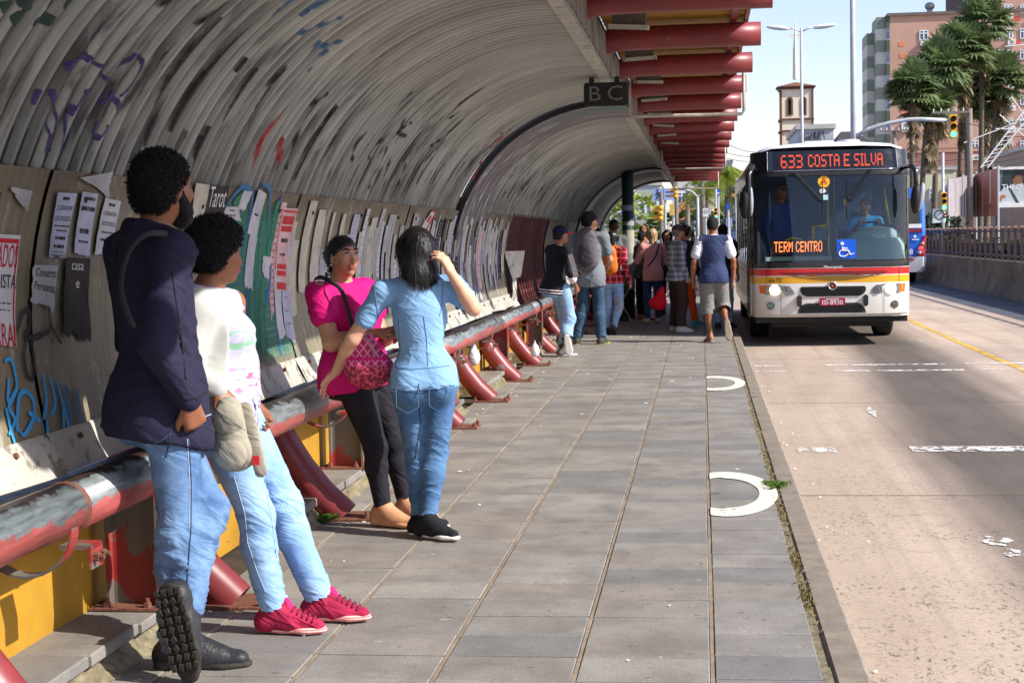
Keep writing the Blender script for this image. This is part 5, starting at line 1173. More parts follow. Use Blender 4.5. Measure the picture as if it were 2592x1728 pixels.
def pose(x,y,h,face,loc=None,z0=0):
    """standing joints; face 0 = away (+Y), 90 = right, 180 = towards the viewer. loc: overrides in (right, forward, up) at height 1.75"""
    s=h/1.75; a=R(face); f=A_((math.sin(a),math.cos(a),0)); r=A_((math.cos(a),-math.sin(a),0))
    L=dict(pelvis=(0,0,.93),neck=(0,-.01,1.47),head=(0,.02,1.635),shR=(.185,-.01,1.42),shL=(-.185,-.01,1.42),elR=(.235,-.04,1.13),elL=(-.235,-.04,1.13),wrR=(.24,.06,.89),wrL=(-.24,.06,.89),
      hipR=(.088,0,.90),hipL=(-.088,0,.90),knR=(.10,.03,.49),knL=(-.10,.03,.49),anR=(.11,-.02,.085),anL=(-.11,-.02,.085))
    if loc: L.update({k:v for k,v in loc.items() if k in L})
    J={k:A_((x,y,z0))+(r*v[0]+f*v[1]+Zv*v[2])*s for k,v in L.items()}
    J['f']=f; J['hf']=f; 
    for k in ('hf','tR','tL','uR','uL','hdR','hdL','hnR','hnL'):
        if loc and k in loc: v=loc[k]; J[k]=nrm(r*v[0]+f*v[1]+Zv*v[2])
    J['s']=s; J['curl']=(loc or {}).get('curl',.5); return J
def fill(J):
    J['r']=nrm(np.cross(J['f'],Zv)); J['up']=nrm(J['neck']-J['pelvis']); J['tf']=nrm(np.cross(J['up'],J['r'])); J['tr']=nrm(np.cross(J['tf'],J['up']))
    J.setdefault('hf',J['f']); J['hf']=nrm(J['hf']); J['hr']=nrm(np.cross(J['hf'],Zv)); J['hu']=nrm(np.cross(J['hr'],J['hf']))
    for S_ in 'RL':
        J.setdefault('t'+S_,nrm(J['f']+(.25 if S_=='R' else -.25)*J['r'])); J.setdefault('u'+S_,Zv); J.setdefault('hd'+S_,nrm(J['wr'+S_]-J['el'+S_])); J.setdefault('hn'+S_,nrm(J['r']*(-1 if S_=='R' else 1)))
    return J
def torso(D,J,fat,fem,inf,k=.06):
    s=J['s']; ax=np.array([J['tr'],J['tf'],J['up']]); pl,nk=J['pelvis'],J['neck']; L=nk-pl
    D.ell(pl+L*.66,ax,A_((.150+.02*fat-.012*fem+inf,.104+.030*fat+inf,.20+inf))*s,k)
    D.ell(pl+L*.33+J['tf']*(.012+.03*fat)*s,ax,A_((.132+.05*fat-.014*fem-(.020 if fem and fat<.3 else 0)+inf,.094+.06*fat+inf,.17+inf))*s,k)
    D.ell(pl+L*.06,ax,A_((.160+.035*fat+.008*fem+inf,.112+.035*fat+inf,.14+inf))*s,k)
    for S_ in 'RL':
        sg=1 if S_=='R' else -1
        D.cone(J['sh'+S_],nk-J['up']*.035*s,(.055+inf*.9)*s,(.056+inf*.9)*s,k*.8)
        if fem: D.ell(pl+L*.60+J['tf']*(.085+.02*fat)*s+J['tr']*sg*.072*s,ax,A_((.068,.06,.066))*s*(1+.25*fat)+inf,k*.7)
        D.ell(pl-J['tf']*.058*s+J['tr']*sg*.075*s-Zv*.045*s,ax,A_((.088+.01*fat,.085+.02*fat,.095))*s+inf,k)
def legs(D,J,fat,inf,hem,knee=None,hip=None,k=.03):
    s=J['s']
    for S_ in 'RL':
        h,kn,an=J['hip'+S_],J['kn'+S_],J['an'+S_]; rh=(hip or (.083+.022*fat))*s+inf; rk=(knee or (.054+.008*fat))*s+inf
        D.cone(h,kn,rh,rk,k); cf=kn+(an-kn)*.3-J['f']*.014*s
        D.cone(kn,cf,rk,max(rk*.97,.052*s+inf*.9),k); D.cone(cf,an+(kn-an)*.0,max(rk*.95,.051*s+inf*.9),hem,k)
def foot(D,J,S_,inf=0,sole=False,big=1):
    s=J['s']*big; a=J['an'+S_]; t=J['t'+S_]; u=nrm(J['u'+S_]-t*(J['u'+S_]@t)); w_=np.cross(t,u); dn=.085*J['s']-.0
    g=a-u*dn; fl=(u,.62) if not sole else (u,.45)
    if sole:
        for p,q,ra,rb in ((-.045,.04,.036,.034),(.04,.13,.034,.042),(.13,.185,.042,.030)): D.cone(g+t*p*s+u*.012,g+t*q*s+u*.012,ra*s+.004,rb*s+.004,.02,fl)
        D.cut(g+u*.024,u); D.cut(g-u*.0,-u)
    else:
        D.cone(a+u*.01,g+t*-.035*s+u*.045*s,.044*s+inf,.040*s+inf,.03); D.cone(g-t*.04*s+u*.035*s,g+t*.06*s+u*.035*s,.037*s+inf,.037*s+inf,.03); D.cone(g+t*.05*s+u*.032*s,g+t*.175*s+u*.024*s,.040*s+inf,.028*s+inf,.03,(u,.85)); D.cone(a+t*.02*s,g+t*.11*s+u*.035*s,.036*s+inf,.030*s+inf,.03)
        D.cut(g+u*.002,-u)
def arm(D,J,S_,fat,inf=0,k=.02):
    s=J['s']; D.cone(J['sh'+S_],J['el'+S_],(.050+.014*fat)*s+inf,(.038+.010*fat)*s+inf,k); m=J['el'+S_]*.7+J['wr'+S_]*.3
    D.cone(J['el'+S_],m,(.038+.008*fat)*s+inf,(.040+.006*fat)*s+inf,k); D.cone(m,J['wr'+S_],(.040+.006*fat)*s+inf,.026*s+inf,k)
def hand(D,J,S_,curl=.5,spread=0,tip=None):
    s=J['s']; w0=J['wr'+S_]; d=J['hd'+S_]; n=nrm(J['hn'+S_]-d*(J['hn'+S_]@d)); w_=np.cross(d,n)*(1 if S_=='R' else -1); tips=[]
    for i,(lf,off) in enumerate(((.92,-.029),(1.05,-.010),(1.0,.010),(.80,.028))):
        b=w0+d*(.088-.006*abs(i-1.3))*s+w_*off*s; D.cone(w0+w_*off*.5*s+d*.012*s,b,.0185*s,.0135*s,.012); p=b; cc=0; dd=d
        for l,rr in ((.044,.0098),(.028,.0088),(.022,.0078)):
            cc+=curl*(1+.12*i); dd=nrm(d*math.cos(cc)+n*math.sin(cc)+w_*spread*off*8); q=p+dd*l*lf*s; D.cone(p,q,rr*s,rr*.92*s,.006); p=q
        tips.append((p,dd))
    tb=w0+d*.028*s-w_*.026*s; q=tb+nrm(d*.75-w_*.55+n*.35)*.045*s; D.cone(tb,q,.0155*s,.0115*s,.012); q2=q+nrm(d*.95-w_*.15+n*.45*min(1,curl*1.4))*.032*s; D.cone(q,q2,.011*s,.009*s,.006); tips.append((q2,nrm(q2-q)))
    return tips
def head(D,J,k=.02):
    s=J['s']*.98; c,f,r,u=J['head'],J['hf'],J['hr'],J['hu']; ax=np.array([r,f,u])
    D.ell(c+u*.022*s-f*.012*s,ax,A_((.074,.094,.092))*s,k); D.ell(c-u*.015*s+f*.028*s,ax,A_((.064,.066,.078))*s,k)
    D.cone(c-u*.045*s+f*.035*s,c-u*.088*s+f*.068*s,.048*s,.026*s,.03)
    D.cone(J['neck']-J['up']*.03*s,c-u*.05*s-f*.015*s,.060*s,.050*s,.035)
    D.cone(c+f*.090*s+u*.012*s,c+f*.110*s-u*.026*s,.009*s,.0145*s,.014)
    for sg in (-1,1):
        D.ell(c+r*sg*.074*s-f*.010*s-u*.012*s,np.array([nrm(r*sg-f*.5),nrm(f+r*sg*.5),u]),A_((.010,.020,.031))*s,.008)
        D.ell(c+f*.094*s+r*sg*.030*s+u*.016*s,ax,A_((.017,.014,.012))*s,.008,sub=True)
        D.cone(c+f*.079*s+r*sg*.012*s+u*.034*s,c+f*.073*s+r*sg*.046*s+u*.032*s,.011*s,.009*s,.012)
        D.ell(c+f*.070*s+r*sg*.040*s-u*.022*s,ax,A_((.022,.02,.02))*s,.02)
    D.cone(c+f*.096*s-u*.052*s-r*.016*s,c+f*.096*s-u*.052*s+r*.016*s,.0095*s,.0095*s,.010); D.cone(c+f*.094*s-u*.064*s-r*.013*s,c+f*.094*s-u*.064*s+r*.013*s,.0095*s,.0095*s,.010)
def skin_mat(name,c):
    t=NT(name); p=t.co(); n=t.noise(p,14,4); n2=t.noise(p,160,2); col=t.mix(t.ramp(n,.3,.7),sc(c,.84),sc(c,1.1)); col=t.mix(t.ramp(n,.55,.75,0,.25),col,(c[0]*1.1,c[1]*.75,c[2]*.7)); t.bump(n2,.12,.002)
    t.fin(col,.48,0,.4); t.b.inputs['Subsurface Weight'].default_value=.06; t.b.inputs['Subsurface Radius'].default_value=(.01,.004,.002); return t.m
SK={k:skin_mat('skin_'+k,lin(c)) for k,c in dict(dark=(104,68,50),brown=(146,94,66),tan=(196,142,110),fair=(222,170,140)).items()}
def hair_mat(name,c,rough,st=(1,1,1),sc_=60,bst=.6):
    t=NT(name); v=t.map(t.co(),st); n=t.noise(v,sc_,4,.7); col=t.mix(t.ramp(n,.3,.75),sc(c,.45),sc(c,1.5)); t.bump(n,bst,.006); return t.fin(col,rough,0,.45)
H_curl=hair_mat('hair_black_curly',(.006,.005,.005),.85,(1,1,1),120,1.0); H_blk=hair_mat('hair_black_straight',(.012,.010,.010),.30,(1,1,.07),120,.55); H_blond=hair_mat('hair_blond',lin((178,150,110)),.5,(1,1,.1),90,.7); H_gray=hair_mat('hair_grey',lin((120,114,108)),.6,(1,1,.5),70,.6)
def denim(name,c,fade):
    t=NT(name); p=t.co(); n=t.noise(p,7,5,.6); n2=t.noise(t.map(p,(1,1,3)),22,4,.65); w_=t.noise(t.map(p,(1,1,.5)),420,2); x,y,z=t.sep(p)
    col=t.mix(t.ramp(n,.38,.75),c,fade); col=t.mix(t.ramp(n2,.55,.75,0,.3),col,fade); col=t.mix(t.ramp(n2,.26,.42,.35,0),col,sc(c,.7)); col=t.mix(t.ramp(w_,.4,.7,0,.28),col,sc(fade,1.15)); q=t.comb(t.math('MULTIPLY',x,4.5),t.math('MULTIPLY',y,4.5),t.math('MULTIPLY',t.math('ADD',z,t.math('MULTIPLY',t.math('ADD',x,y),.35)),17)); cr=t.noise(q,1.0,3,.55,.7); rg=t.math('SUBTRACT',1,t.math('MULTIPLY',t.math('ABSOLUTE',t.math('SUBTRACT',cr,.5)),7),clamp=True); kz=t.ramp(t.math('ABSOLUTE',t.math('SUBTRACT',z,.47)),.06,.17,1,.10); hz=t.ramp(z,.12,.30,1,.0); pz=t.ramp(z,.70,.80,0,.7); mk=t.math('MAXIMUM',kz,t.math('MAXIMUM',hz,pz)); col=t.mix(t.math('MULTIPLY',t.math('MULTIPLY',rg,mk),.5),col,sc(fade,1.15)); col=t.mix(t.math('MULTIPLY',t.ramp(cr,.60,.72,0,.5),mk),col,sc(c,.6)); x2=t.noise(t.map(p,(3,3,1.2)),1.6,3); col=t.mix(t.ramp(x2,.52,.72,0,.55),col,fade); t.bump(t.math('ADD',t.math('MULTIPLY',w_,.12),t.math('ADD',t.math('MULTIPLY',rg,mk),t.math('MULTIPLY',n2,.3))),.42,.010); return t.fin(col,.85,0,.15)
D_mid=denim('denim_mid',lin((62,90,132)),lin((118,150,186))); D_light=denim('denim_light',lin((112,148,194)),lin((158,190,222))); D_blue=denim('denim_blue',lin((46,80,124)),lin((98,134,170))); D_dark=denim('denim_dark',lin((34,52,74)),lin((66,90,112))); D_navy=denim('denim_navy',lin((34,50,88)),lin((64,90,134)))
def fabric(name,c,rough=.85,var=.10,wv=300,b=.2):
    t=NT(name); p=t.co(); n=t.noise(p,9,4); w_=t.noise(p,wv,2); col=t.mix(t.ramp(n,.3,.7),sc(c,1-var),sc(c,1+var)); col=t.mix(t.ramp(w_,.4,.7,0,.25),col,sc(c,.7)); x,y,z=t.sep(p); q=t.comb(t.math('MULTIPLY',x,4),t.math('MULTIPLY',y,4),t.math('MULTIPLY',t.math('ADD',z,t.math('MULTIPLY',t.math('ADD',x,y),.5)),9)); cr=t.noise(q,1.0,3,.5,.8); rg=t.math('SUBTRACT',1,t.math('MULTIPLY',t.math('ABSOLUTE',t.math('SUBTRACT',cr,.5)),6),clamp=True); t.bump(t.math('ADD',t.math('MULTIPLY',w_,.1),rg),b*2.2,.010); return t.fin(col,rough,0,.2)
def plaid(name,base,c1,c2,fr=26,th=.5):
    t=NT(name); x,y,z=t.sep(t.co()); n=t.noise(t.co(),8,3); a=t.math('SINE',t.math('MULTIPLY',z,fr*3.1)); b=t.math('SINE',t.math('MULTIPLY',t.math('ADD',x,t.math('MULTIPLY',y,.5)),fr*3.1))
    col=t.mix(t.ramp(a,.3,th),base,c1); col=t.mix(t.ramp(b,.3,th,0,.7),col,c1); col=t.mix(t.math('MULTIPLY',t.ramp(a,-.98,-.9,1,0),.8),col,c2); col=t.mix(t.math('MULTIPLY',t.ramp(b,-.98,-.9,1,0),.8),col,c2); col=t.mix(t.ramp(n,.3,.7,.25,0),col,sc(base,.6)); return t.fin(col,.85,0,.2)
def bands(name,base,c,fr,duty=.5,c2=None):
    t=NT(name); x,y,z=t.sep(t.co()); n=t.noise(t.co(),12,3); a=t.math('FRACT',t.math('MULTIPLY',z,fr)); k=t.math('LESS_THAN',a,duty); col=t.mix(k,base,c); col=t.mix(t.ramp(n,.3,.7,.2,0),col,sc(base,.6)); return t.fin(col,.85,0,.2)
def person(label,J,st,h=.014,name='person'):
    J=fill(J); fat=st.get('fat',0); fem=st.get('fem',0); s=J['s']; base=A_(st.get('base',((J['anR'][0]+J['anL'][0])/2,(J['anR'][1]+J['anL'][1])/2,st.get('z0',0))))
    E_=empty('person',tuple(base),label,'person',st.get('group')); seed=st.get('seed',hash(label)%97)
    def out(nm,D,mat,amp=0,fr=(16,16,16),amp2=0,fr2=None,hh=None,sm=0,mask=None,post=None,parent=E_):
        V,Q=D.mesh(hh or h)
        if sm: V=smooth_v(V,Q,sm)
        if amp: V=cloth(V,Q,amp,fr,seed,amp2,fr2,mask(V) if mask else None)
        mi=None
        me=np_mesh(nm,V-base,Q,mat)
        if post: me.polygons.foreach_set('material_index',post(V[Q].mean(1)).astype(np.int32))
        return link(nm,me,parent)
    # ---- body (one continuous surface)
    D=SDF(); head(D,J); torso(D,J,fat,fem,-.018); legs(D,J,fat,-.012,.030*s); tips=[]
    for S_ in 'RL':
        arm(D,J,S_,fat,-.004 if st.get('sleeve')=='long' else 0); cu=st.get('curl'+S_,J.get('curl',.5)); tips+=hand(D,J,S_,cu,st.get('spread'+S_,0)); foot(D,J,S_,-.006)
    mats=[SK[st['skin']],st.get('nail',SK[st['skin']]),st.get('lip',P('lips',lin((150,84,76)),.5,.1,30))]; c=J['head']
    def post(C):
        m=np.zeros(len(C))
        if 'nail' in st:
            for p,d in tips: m[((C-(p+d*.004))**2).sum(1)<(.0105)**2]=1
        q=C-c; u_=q@J['hu']/s; f_=q@J['hf']/s; r_=np.abs(q@J['hr'])/s; m[(f_>.088)&(u_<-.046)&(u_>-.075)&(r_<.024)]=2
        return m
    out('body',D,mats,post=post,hh=st.get('hb',h),sm=1)
    # ---- eyes and brows where the face shows
    if st.get('face'):
        for sg in (-1,1):
            o=c+(J['hf']*.080+J['hr']*sg*.030+J['hu']*.016)*s; m=MB(); m.smooth=True; m.ell(tuple(o-base),(.0125*s,)*3,12,8); ey=m.build('eye',P('eye_white',lin((206,196,186)),.25,.05,20),E_)
            p=o+(J['hf']*.0095+J['hr']*.001)*s; m=MB(); m.smooth=True; m.ell(tuple(p-base),(.0055*s,)*3,10,6); m.build('iris',P('iris_brown',lin((44,26,18)),.2,.1,30),ey)
            b0=c+(J['hf']*.090+J['hr']*sg*.014+J['hu']*.040)*s; b1=c+(J['hf']*.086+J['hr']*sg*.034+J['hu']*.046)*s; b2_=c+(J['hf']*.072+J['hr']*sg*.052+J['hu']*.040)*s
            m=MB(); m.smooth=True; m.tube([tuple(b-base) for b in (b0,b1,b2_)],[.0045*s,.005*s,.003*s],6); m.build('eyebrow',H_curl,E_)
            l0=c+(J['hf']*.0935+J['hr']*sg*.018+J['hu']*.024)*s; l1=c+(J['hf']*.0945+J['hr']*sg*.031+J['hu']*.0275)*s; l2=c+(J['hf']*.087+J['hr']*sg*.044+J['hu']*.021)*s
            m=MB(); m.smooth=True; m.tube([tuple(b-base) for b in (l0,l1,l2)],.0028*s,6); m.build('eyelash',H_curl,E_)
    # ---- hair, beard, cap
    ht=st.get('hair'); ax=np.array([J['hr'],J['hf'],J['hu']]); hc=c+J['hu']*.022*s-J['hf']*.012*s; hm=st.get('hmat',H_curl)
    if ht:
        D=SDF(); ex=st.get('puff',{'short':.010,'curly':.036,'long':.020,'bun':.014,'wavy':.024}.get(ht,.012))
        D.ell(hc+J['hu']*ex*.25*s-J['hf']*ex*.2*s,ax,A_((.074+ex*.9,.094+ex*.95,.092+ex))*s,.02)
        if ht in('short','curly'): D.ell(c-J['hf']*.060*s-J['hu']*.035*s,ax,A_((.058+ex*.7,.042+ex*.6,.060))*s,.03)
        if ht=='long':
            ln=st.get('hlen',.26); bk=J['hf']*(-.055)*s
            D.cone(c+J['hu']*.01*s+bk*.6,c+bk*1.2-J['hu']*ln*.55*s,.092*s,.094*s,.03,(J['hf'],.75)); D.cone(c+bk*1.2-J['hu']*ln*.5*s,c+bk*1.35-J['hu']*ln*s,.094*s,.072*s,.03,(J['hf'],.6))
            for sg in (-1,1): D.cone(c+J['hr']*sg*.070*s+J['hu']*.03*s-J['hf']*.01*s,c+J['hr']*sg*.082*s-J['hu']*ln*.75*s-J['hf']*.01*s,.040*s,.030*s,.03)
        if ht=='wavy':
            D.cone(c-J['hf']*.05*s,c-J['hf']*.07*s-J['hu']*.16*s,.095*s,.075*s,.03,(J['hf'],.7))
            for sg in (-1,1): D.cone(c+J['hr']*sg*.075*s+J['hu']*.02*s,c+J['hr']*sg*.09*s-J['hu']*.16*s-J['hf']*.02*s,.042*s,.03*s,.03)
        if ht=='bun':
            D.ell(c-J['hf']*.118*s+J['hu']*.01*s,ax,A_((.05,.048,.05))*s,.03); D.cone(c-J['hf']*.07*s-J['hu']*.02*s,c-J['hf']*.055*s-J['hu']*.115*s,.06*s,.035*s,.03)
        fl=st.get('hairline',.035); D.cut(c+J['hf']*fl*s+J['hu']*.035*s,J['hf']*.82-J['hu']*.60)
        D.ell(c+J['hf']*.075*s-J['hu']*.045*s,ax,A_((.105,.075,.085))*s,.01,sub=True)
        if ht in ('short','curly'): 
            D.cut(c-J['hu']*st.get('nape',.085)*s,-J['hu']-J['hf']*.35)
            for sg in (-1,1): D.ell(c+J['hr']*sg*(.085+ex)*s+J['hf']*.012*s-J['hu']*.035*s,ax,A_((.030+ex,.036,.055))*s,.01,sub=True)
        amp,fr={'curly':(.008,(75,75,75)),'short':(.003,(90,90,90)),'long':(.0045,(85,85,9)),'bun':(.003,(70,70,30)),'wavy':(.010,(40,40,14))}[ht]
        ho=out('hair',D,hm,amp,fr,amp*.5,tuple(2.1*q for q in fr),hh=min(h,.008) if h<.012 else .011)
        if h<.012:            # loose strands and curls standing off the mass of hair
            n_=len(ho.data.vertices); co=np.empty(n_*3); ho.data.vertices.foreach_get('co',co); co=co.reshape(-1,3); no=np.empty(n_*3); ho.data.vertices.foreach_get('normal',no); no=no.reshape(-1,3); rr_=np.random.default_rng(seed); pk_=rr_.integers(0,n_,5200 if ht=='curly' else 2600); m=MB(); m.smooth=True
            for i_ in pk_:
                p0=Vector(co[i_]-no[i_]*.004); nv=Vector(no[i_]); rv=Vector(rr_.normal(size=3)); sd=nv.cross(rv).normalized()
                if ht=='curly':
                    l=float(rr_.uniform(.008,.020)); a_=p0+(nv*.8+sd*.6)*l; b_=a_+(nv*.25-sd*.9)*l*.7; w2=nv.cross(sd)*.0016
                    m.add([p0-w2,p0+w2,a_+w2,a_-w2,b_+w2*.4,b_-w2*.4],[(0,1,2,3),(3,2,4,5)])
                else:
                    dn=Vector(J['hu'])*-1; 
                    if ht=='bun': dn=Vector(-J['hf']*.9-J['hu']*.25+J['hu']*float(co[i_]@J['hu']<0)*.1)
                    dn=(dn-nv*dn.dot(nv)); l=float(rr_.uniform(.03,.085)); p1=p0+nv*.0055+dn*l*.5+sd*.002; p2=p0+nv*float(rr_.uniform(-.002,.005))+dn*l+sd*float(rr_.uniform(-.008,.008)); w2=nv.cross(dn).normalized()*.0013
                    m.add([p0-w2,p0+w2,p1+w2,p1-w2,p2],[(0,1,2,3),(3,2,4)])
            m.build('hair_strands',hm,ho)
    if st.get('beard'):
        D=SDF(); D.cone(c-J['hu']*.045*s+J['hf']*.038*s,c-J['hu']*.100*s+J['hf']*.068*s,.055*s,.036*s,.03)
        for sg in (-1,1): D.cone(c+J['hr']*sg*.062*s+J['hf']*.012*s-J['hu']*.02*s,c+J['hr']*sg*.036*s+J['hf']*.055*s-J['hu']*.085*s,.018*s,.026*s,.02)
        D.ell(c+J['hf']*.115*s-J['hu']*.030*s,ax,A_((.03,.03,.026))*s,.01,sub=True); out('beard',D,hm,.005,(70,70,70),hh=.008)
    if st.get('cap'):
        D=SDF(); D.ell(hc+J['hu']*.012*s,ax,A_((.093,.110,.098))*s,.02); D.cut(c+J['hu']*.026*s,-J['hu']-J['hf']*.12); out('cap',D,st['cap'],.002,(30,30,30),hh=min(h,.011))
        bd=J['hf']*(-1 if st.get('capback') else 1); D=SDF(); D.cone(c+J['hu']*.034*s+bd*.07*s,c+J['hu']*.022*s+bd*.150*s,.070*s,.052*s,.02,(J['hu'],.16)); D.cut(c+J['hu']*.03*s+bd*.075*s,-bd); out('cap_brim',D,st.get('brim',st['cap']),hh=.008)
    # ---- shirt
    sh_=st.get('shirt')
    if sh_:
        inf=st.get('loose',.012); D=SDF(); torso(D,J,fat,fem,inf,.06); hem=J['pelvis']+J['up']*st.get('hem',-.08)*s
        if st.get('hem',-.08)<-.05: D.cone(J['pelvis'],J['pelvis']-J['up']*.12*s,(.142+.035*fat+inf)*s,(.150+.035*fat+inf*1.6)*s,.08,(J['tf'],.82))
        for S_ in 'RL':
            sl=st.get('sleeve','short'); sh0,el,wr=J['sh'+S_],J['el'+S_],J['wr'+S_]; ri=.060+.016*fat+st.get('sl_in',.006)
            if sl=='long':
                D.cone(sh0,el,ri*s,(ri-.010)*s,.035); D.cone(el,wr+(el-wr)*st.get('cuff',.06),(ri-.010)*s,(ri-.022)*s,.02)
            elif sl=='short':
                e=sh0+(el-sh0)*st.get('slen',.62); D.cone(sh0,e,ri*s,(ri+.004)*s,.035)
        D.cone(J['neck']-J['up']*.03*s,J['neck']+J['up']*.012*s,.072*s,.062*s,.04)
        D.cut(hem,-J['up']-J['tf']*st.get('hemtilt',0)); D.cut(J['neck']+J['up']*.022*s,J['up']+J['tf']*.30)
        if sl=='short':
            for S_ in 'RL': pass
        o=out('shirt',D,sh_,st.get('fold',.007),st.get('ffr',(9,9,15)),st.get('fold',.007)*.55,(24,24,30),sm=0)
        if st.get('collar'):
            D=SDF(); n0=J['neck']-J['up']*.012*s
            for i in range(12):
                a0=6.2832*i/12; a1=6.2832*(i+1)/12; p0=n0+(J['tr']*math.cos(a0)*.070+J['tf']*math.sin(a0)*.066)*s-Zv*.024*s*max(0,math.sin(a0)); p1=n0+(J['tr']*math.cos(a1)*.070+J['tf']*math.sin(a1)*.066)*s-Zv*.024*s*max(0,math.sin(a1))
                if 2<=i<=3: continue
                D.cone(p0,p1,.021*s,.021*s,.012)
            out('collar',D,st['collar'],.002,(30,30,30),hh=min(h,.009),parent=o)
        for S_ in ('RL' if st.get('cuffmat') else ''):
            D=SDF(); wr=J['wr'+S_]; el=J['el'+S_]; q=wr+(el-wr)*st.get('cuff',.06)
            for k_ in (0,.022): D.cone(q+(el-wr)/np.linalg.norm(el-wr)*(.006+k_),q+(el-wr)/np.linalg.norm(el-wr)*(.010+k_),(ri-.010)*s,(ri-.010)*s,.002)
            out('cuff_stripe',D,st['cuffmat'],hh=.010,parent=o)
        if st.get('hemmat'):
            for k_ in (.012,.045):
                D=SDF(); torso(D,J,fat,fem,inf+.006,.06); D.cone(J['pelvis'],J['pelvis']-J['up']*.12*s,(.15+inf)*s,(.157+inf*1.6)*s,.08,(J['tf'],.82)); D.cut(hem+J['up']*k_,-J['up']); D.cut(hem+J['up']*(k_+.016),J['up']); out('hem_stripe',D,st['hemmat'],hh=.009,parent=o)
    if st.get('cardigan'):
        D=SDF(); torso(D,J,fat,fem,.026,.06); D.cone(J['pelvis'],J['pelvis']-J['up']*.20*s,(.165+.03*fat)*s,(.175+.03*fat)*s,.08,(J['tf'],.85))
        for S_ in 'RL': D.cone(J['sh'+S_],J['el'+S_],.076*s,.066*s,.035); D.cone(J['el'+S_],J['wr'+S_],.064*s,.046*s,.02)
        D.cut(J['pelvis']+J['tf']*st['open']*s,J['tf']+J['up']*-.12); D.cut(J['pelvis']-J['up']*.14*s,-J['up']); D.cut(J['neck']+J['up']*.02*s,J['up']+J['tf']*.35); D.cone(J['neck']-J['up']*.03*s-J['tf']*.01,J['neck']+J['up']*.015*s-J['tf']*.015,.080*s,.070*s,.04)
        out('cardigan',D,st['cardigan'],.007,(10,10,13),.004,(26,26,30))
    # ---- trousers
    tr=st.get('pants')
    if tr:
        D=SDF(); D2=J; ax2=np.array([J['tr'],J['tf'],J['up']]); inf=st.get('pin',.010)
        D.ell(J['pelvis']+J['up']*.03*s,ax2,A_((.160+.035*fat+.008*fem,.112+.035*fat,.135))*s+inf,.05)
        for S_ in 'RL':
            sg=1 if S_=='R' else -1; D.ell(J['pelvis']-J['tf']*.058*s+J['tr']*sg*.075*s-Zv*.045*s,ax2,A_((.088+.01*fat,.085+.02*fat,.095))*s+inf,.05)
        K=SDF(); legs(D,J,fat,inf,st.get('hemr',.058)*s,st.get('kneer'),st.get('hipr'))
        D.cut(J['pelvis']+J['up']*.11*s,J['up'])
        V,Q=D.mesh(h)
        up_=st.get('short')
        if up_ or True:
            keep=np.ones(len(V),bool)
            for S_ in 'RL':
                kn,an=J['kn'+S_],J['an'+S_]; dr=nrm(an-kn); lim=(np.linalg.norm(an-kn)+(.0 if not up_ else -up_*s)+st.get('plen',-.005))
                oth=J['kn'+('L' if S_=='R' else 'R')]; near=np.linalg.norm(V-(kn+np.outer(np.clip((V-kn)@dr,0,1),dr)),axis=1)<.16
                keep&=~(((V-kn)@dr>lim)&near)
            Q=Q[keep[Q].all(1)]; us=np.unique(Q); mp_=np.full(len(V),-1); mp_[us]=np.arange(len(us)); V=V[us]; Q=mp_[Q]
        def mk(V):
            m=np.full(len(V),.35)
            for S_ in 'RL':
                for q,rr,wt in ((J['kn'+S_],.17,.7),(J['an'+S_]+Zv*.05,.19,1.0),(J['hip'+S_]-Zv*.03,.14,.45)): m=np.maximum(m,wt*np.exp(-(((V-q)/rr)**2).sum(1))+.25)
            return m
        fo=st.get('pfold',.008); V=cloth(V,Q,fo,(13,13,30),seed+9,fo*.55,(26,26,58),mk(V)); link(st.get('pname','trousers'),np_mesh('trousers',V-base,Q,tr),E_)
    # ---- shoes
    for S_ in 'RL':
        sm_=st.get('shoe')
        if sm_:
            D=SDF(); foot(D,J,S_,.006,big=st.get('shoebig',1))
            if st.get('boot'): D.cone(J['an'+S_],J['an'+S_]+nrm(J['kn'+S_]-J['an'+S_])*.10,.052*s,.056*s,.03)
            o=out(st.get('shoename','shoe'),D,sm_,st.get('shoefold',0),(40,40,60),hh=min(h,.010))
            D=SDF(); foot(D,J,S_,0,True,big=st.get('shoebig',1)); ss=out('sole',D,st.get('sole',B_rub),hh=min(h,.008),parent=o)
    return E_,J
# tread pattern for a boot sole seen from below
def treads(parent,J,S_,mat,base):
    a=J['an'+S_]; t=J['t'+S_]; u=nrm(J['u'+S_]-t*(J['u'+S_]@t)); w_=np.cross(t,u); s=J['s']; g=a-u*.085*s; rnd_=random.Random(3); RM=Matrix((Vector(w_),Vector(t),Vector(u))).transposed()
    tm=MB().box((0,0,0),(.022,.026,.012),None,.003).mesh('tread_block',mat)
    for i in range(9):
        for j in (-1.25,-.42,.42,1.25):
            p=-.065+.031*i; wd=.030+.008*math.sin((p+.06)*12); q=g+t*p*s+w_*j*wd*s-u*.004
            o=link('tread_block',tm,parent); o.matrix_local=Matrix.Translation(Vector(q-base))@RM.to_4x4()@Matrix.Rotation(rnd_.uniform(-.6,.6),4,'Z')

W=lambda **k: {a:(A_(b) if isinstance(b,tuple) else b) for a,b in k.items()}
M_navy=fabric('navy_shirt_cloth',lin((40,38,60)),.8,.12,260); M_boot=P('black_boot_rubber',lin((40,42,44)),.45,.25,20,.3,60); M_tread=P('boot_tread',lin((46,43,38)),.75,.3,30,.5,90)
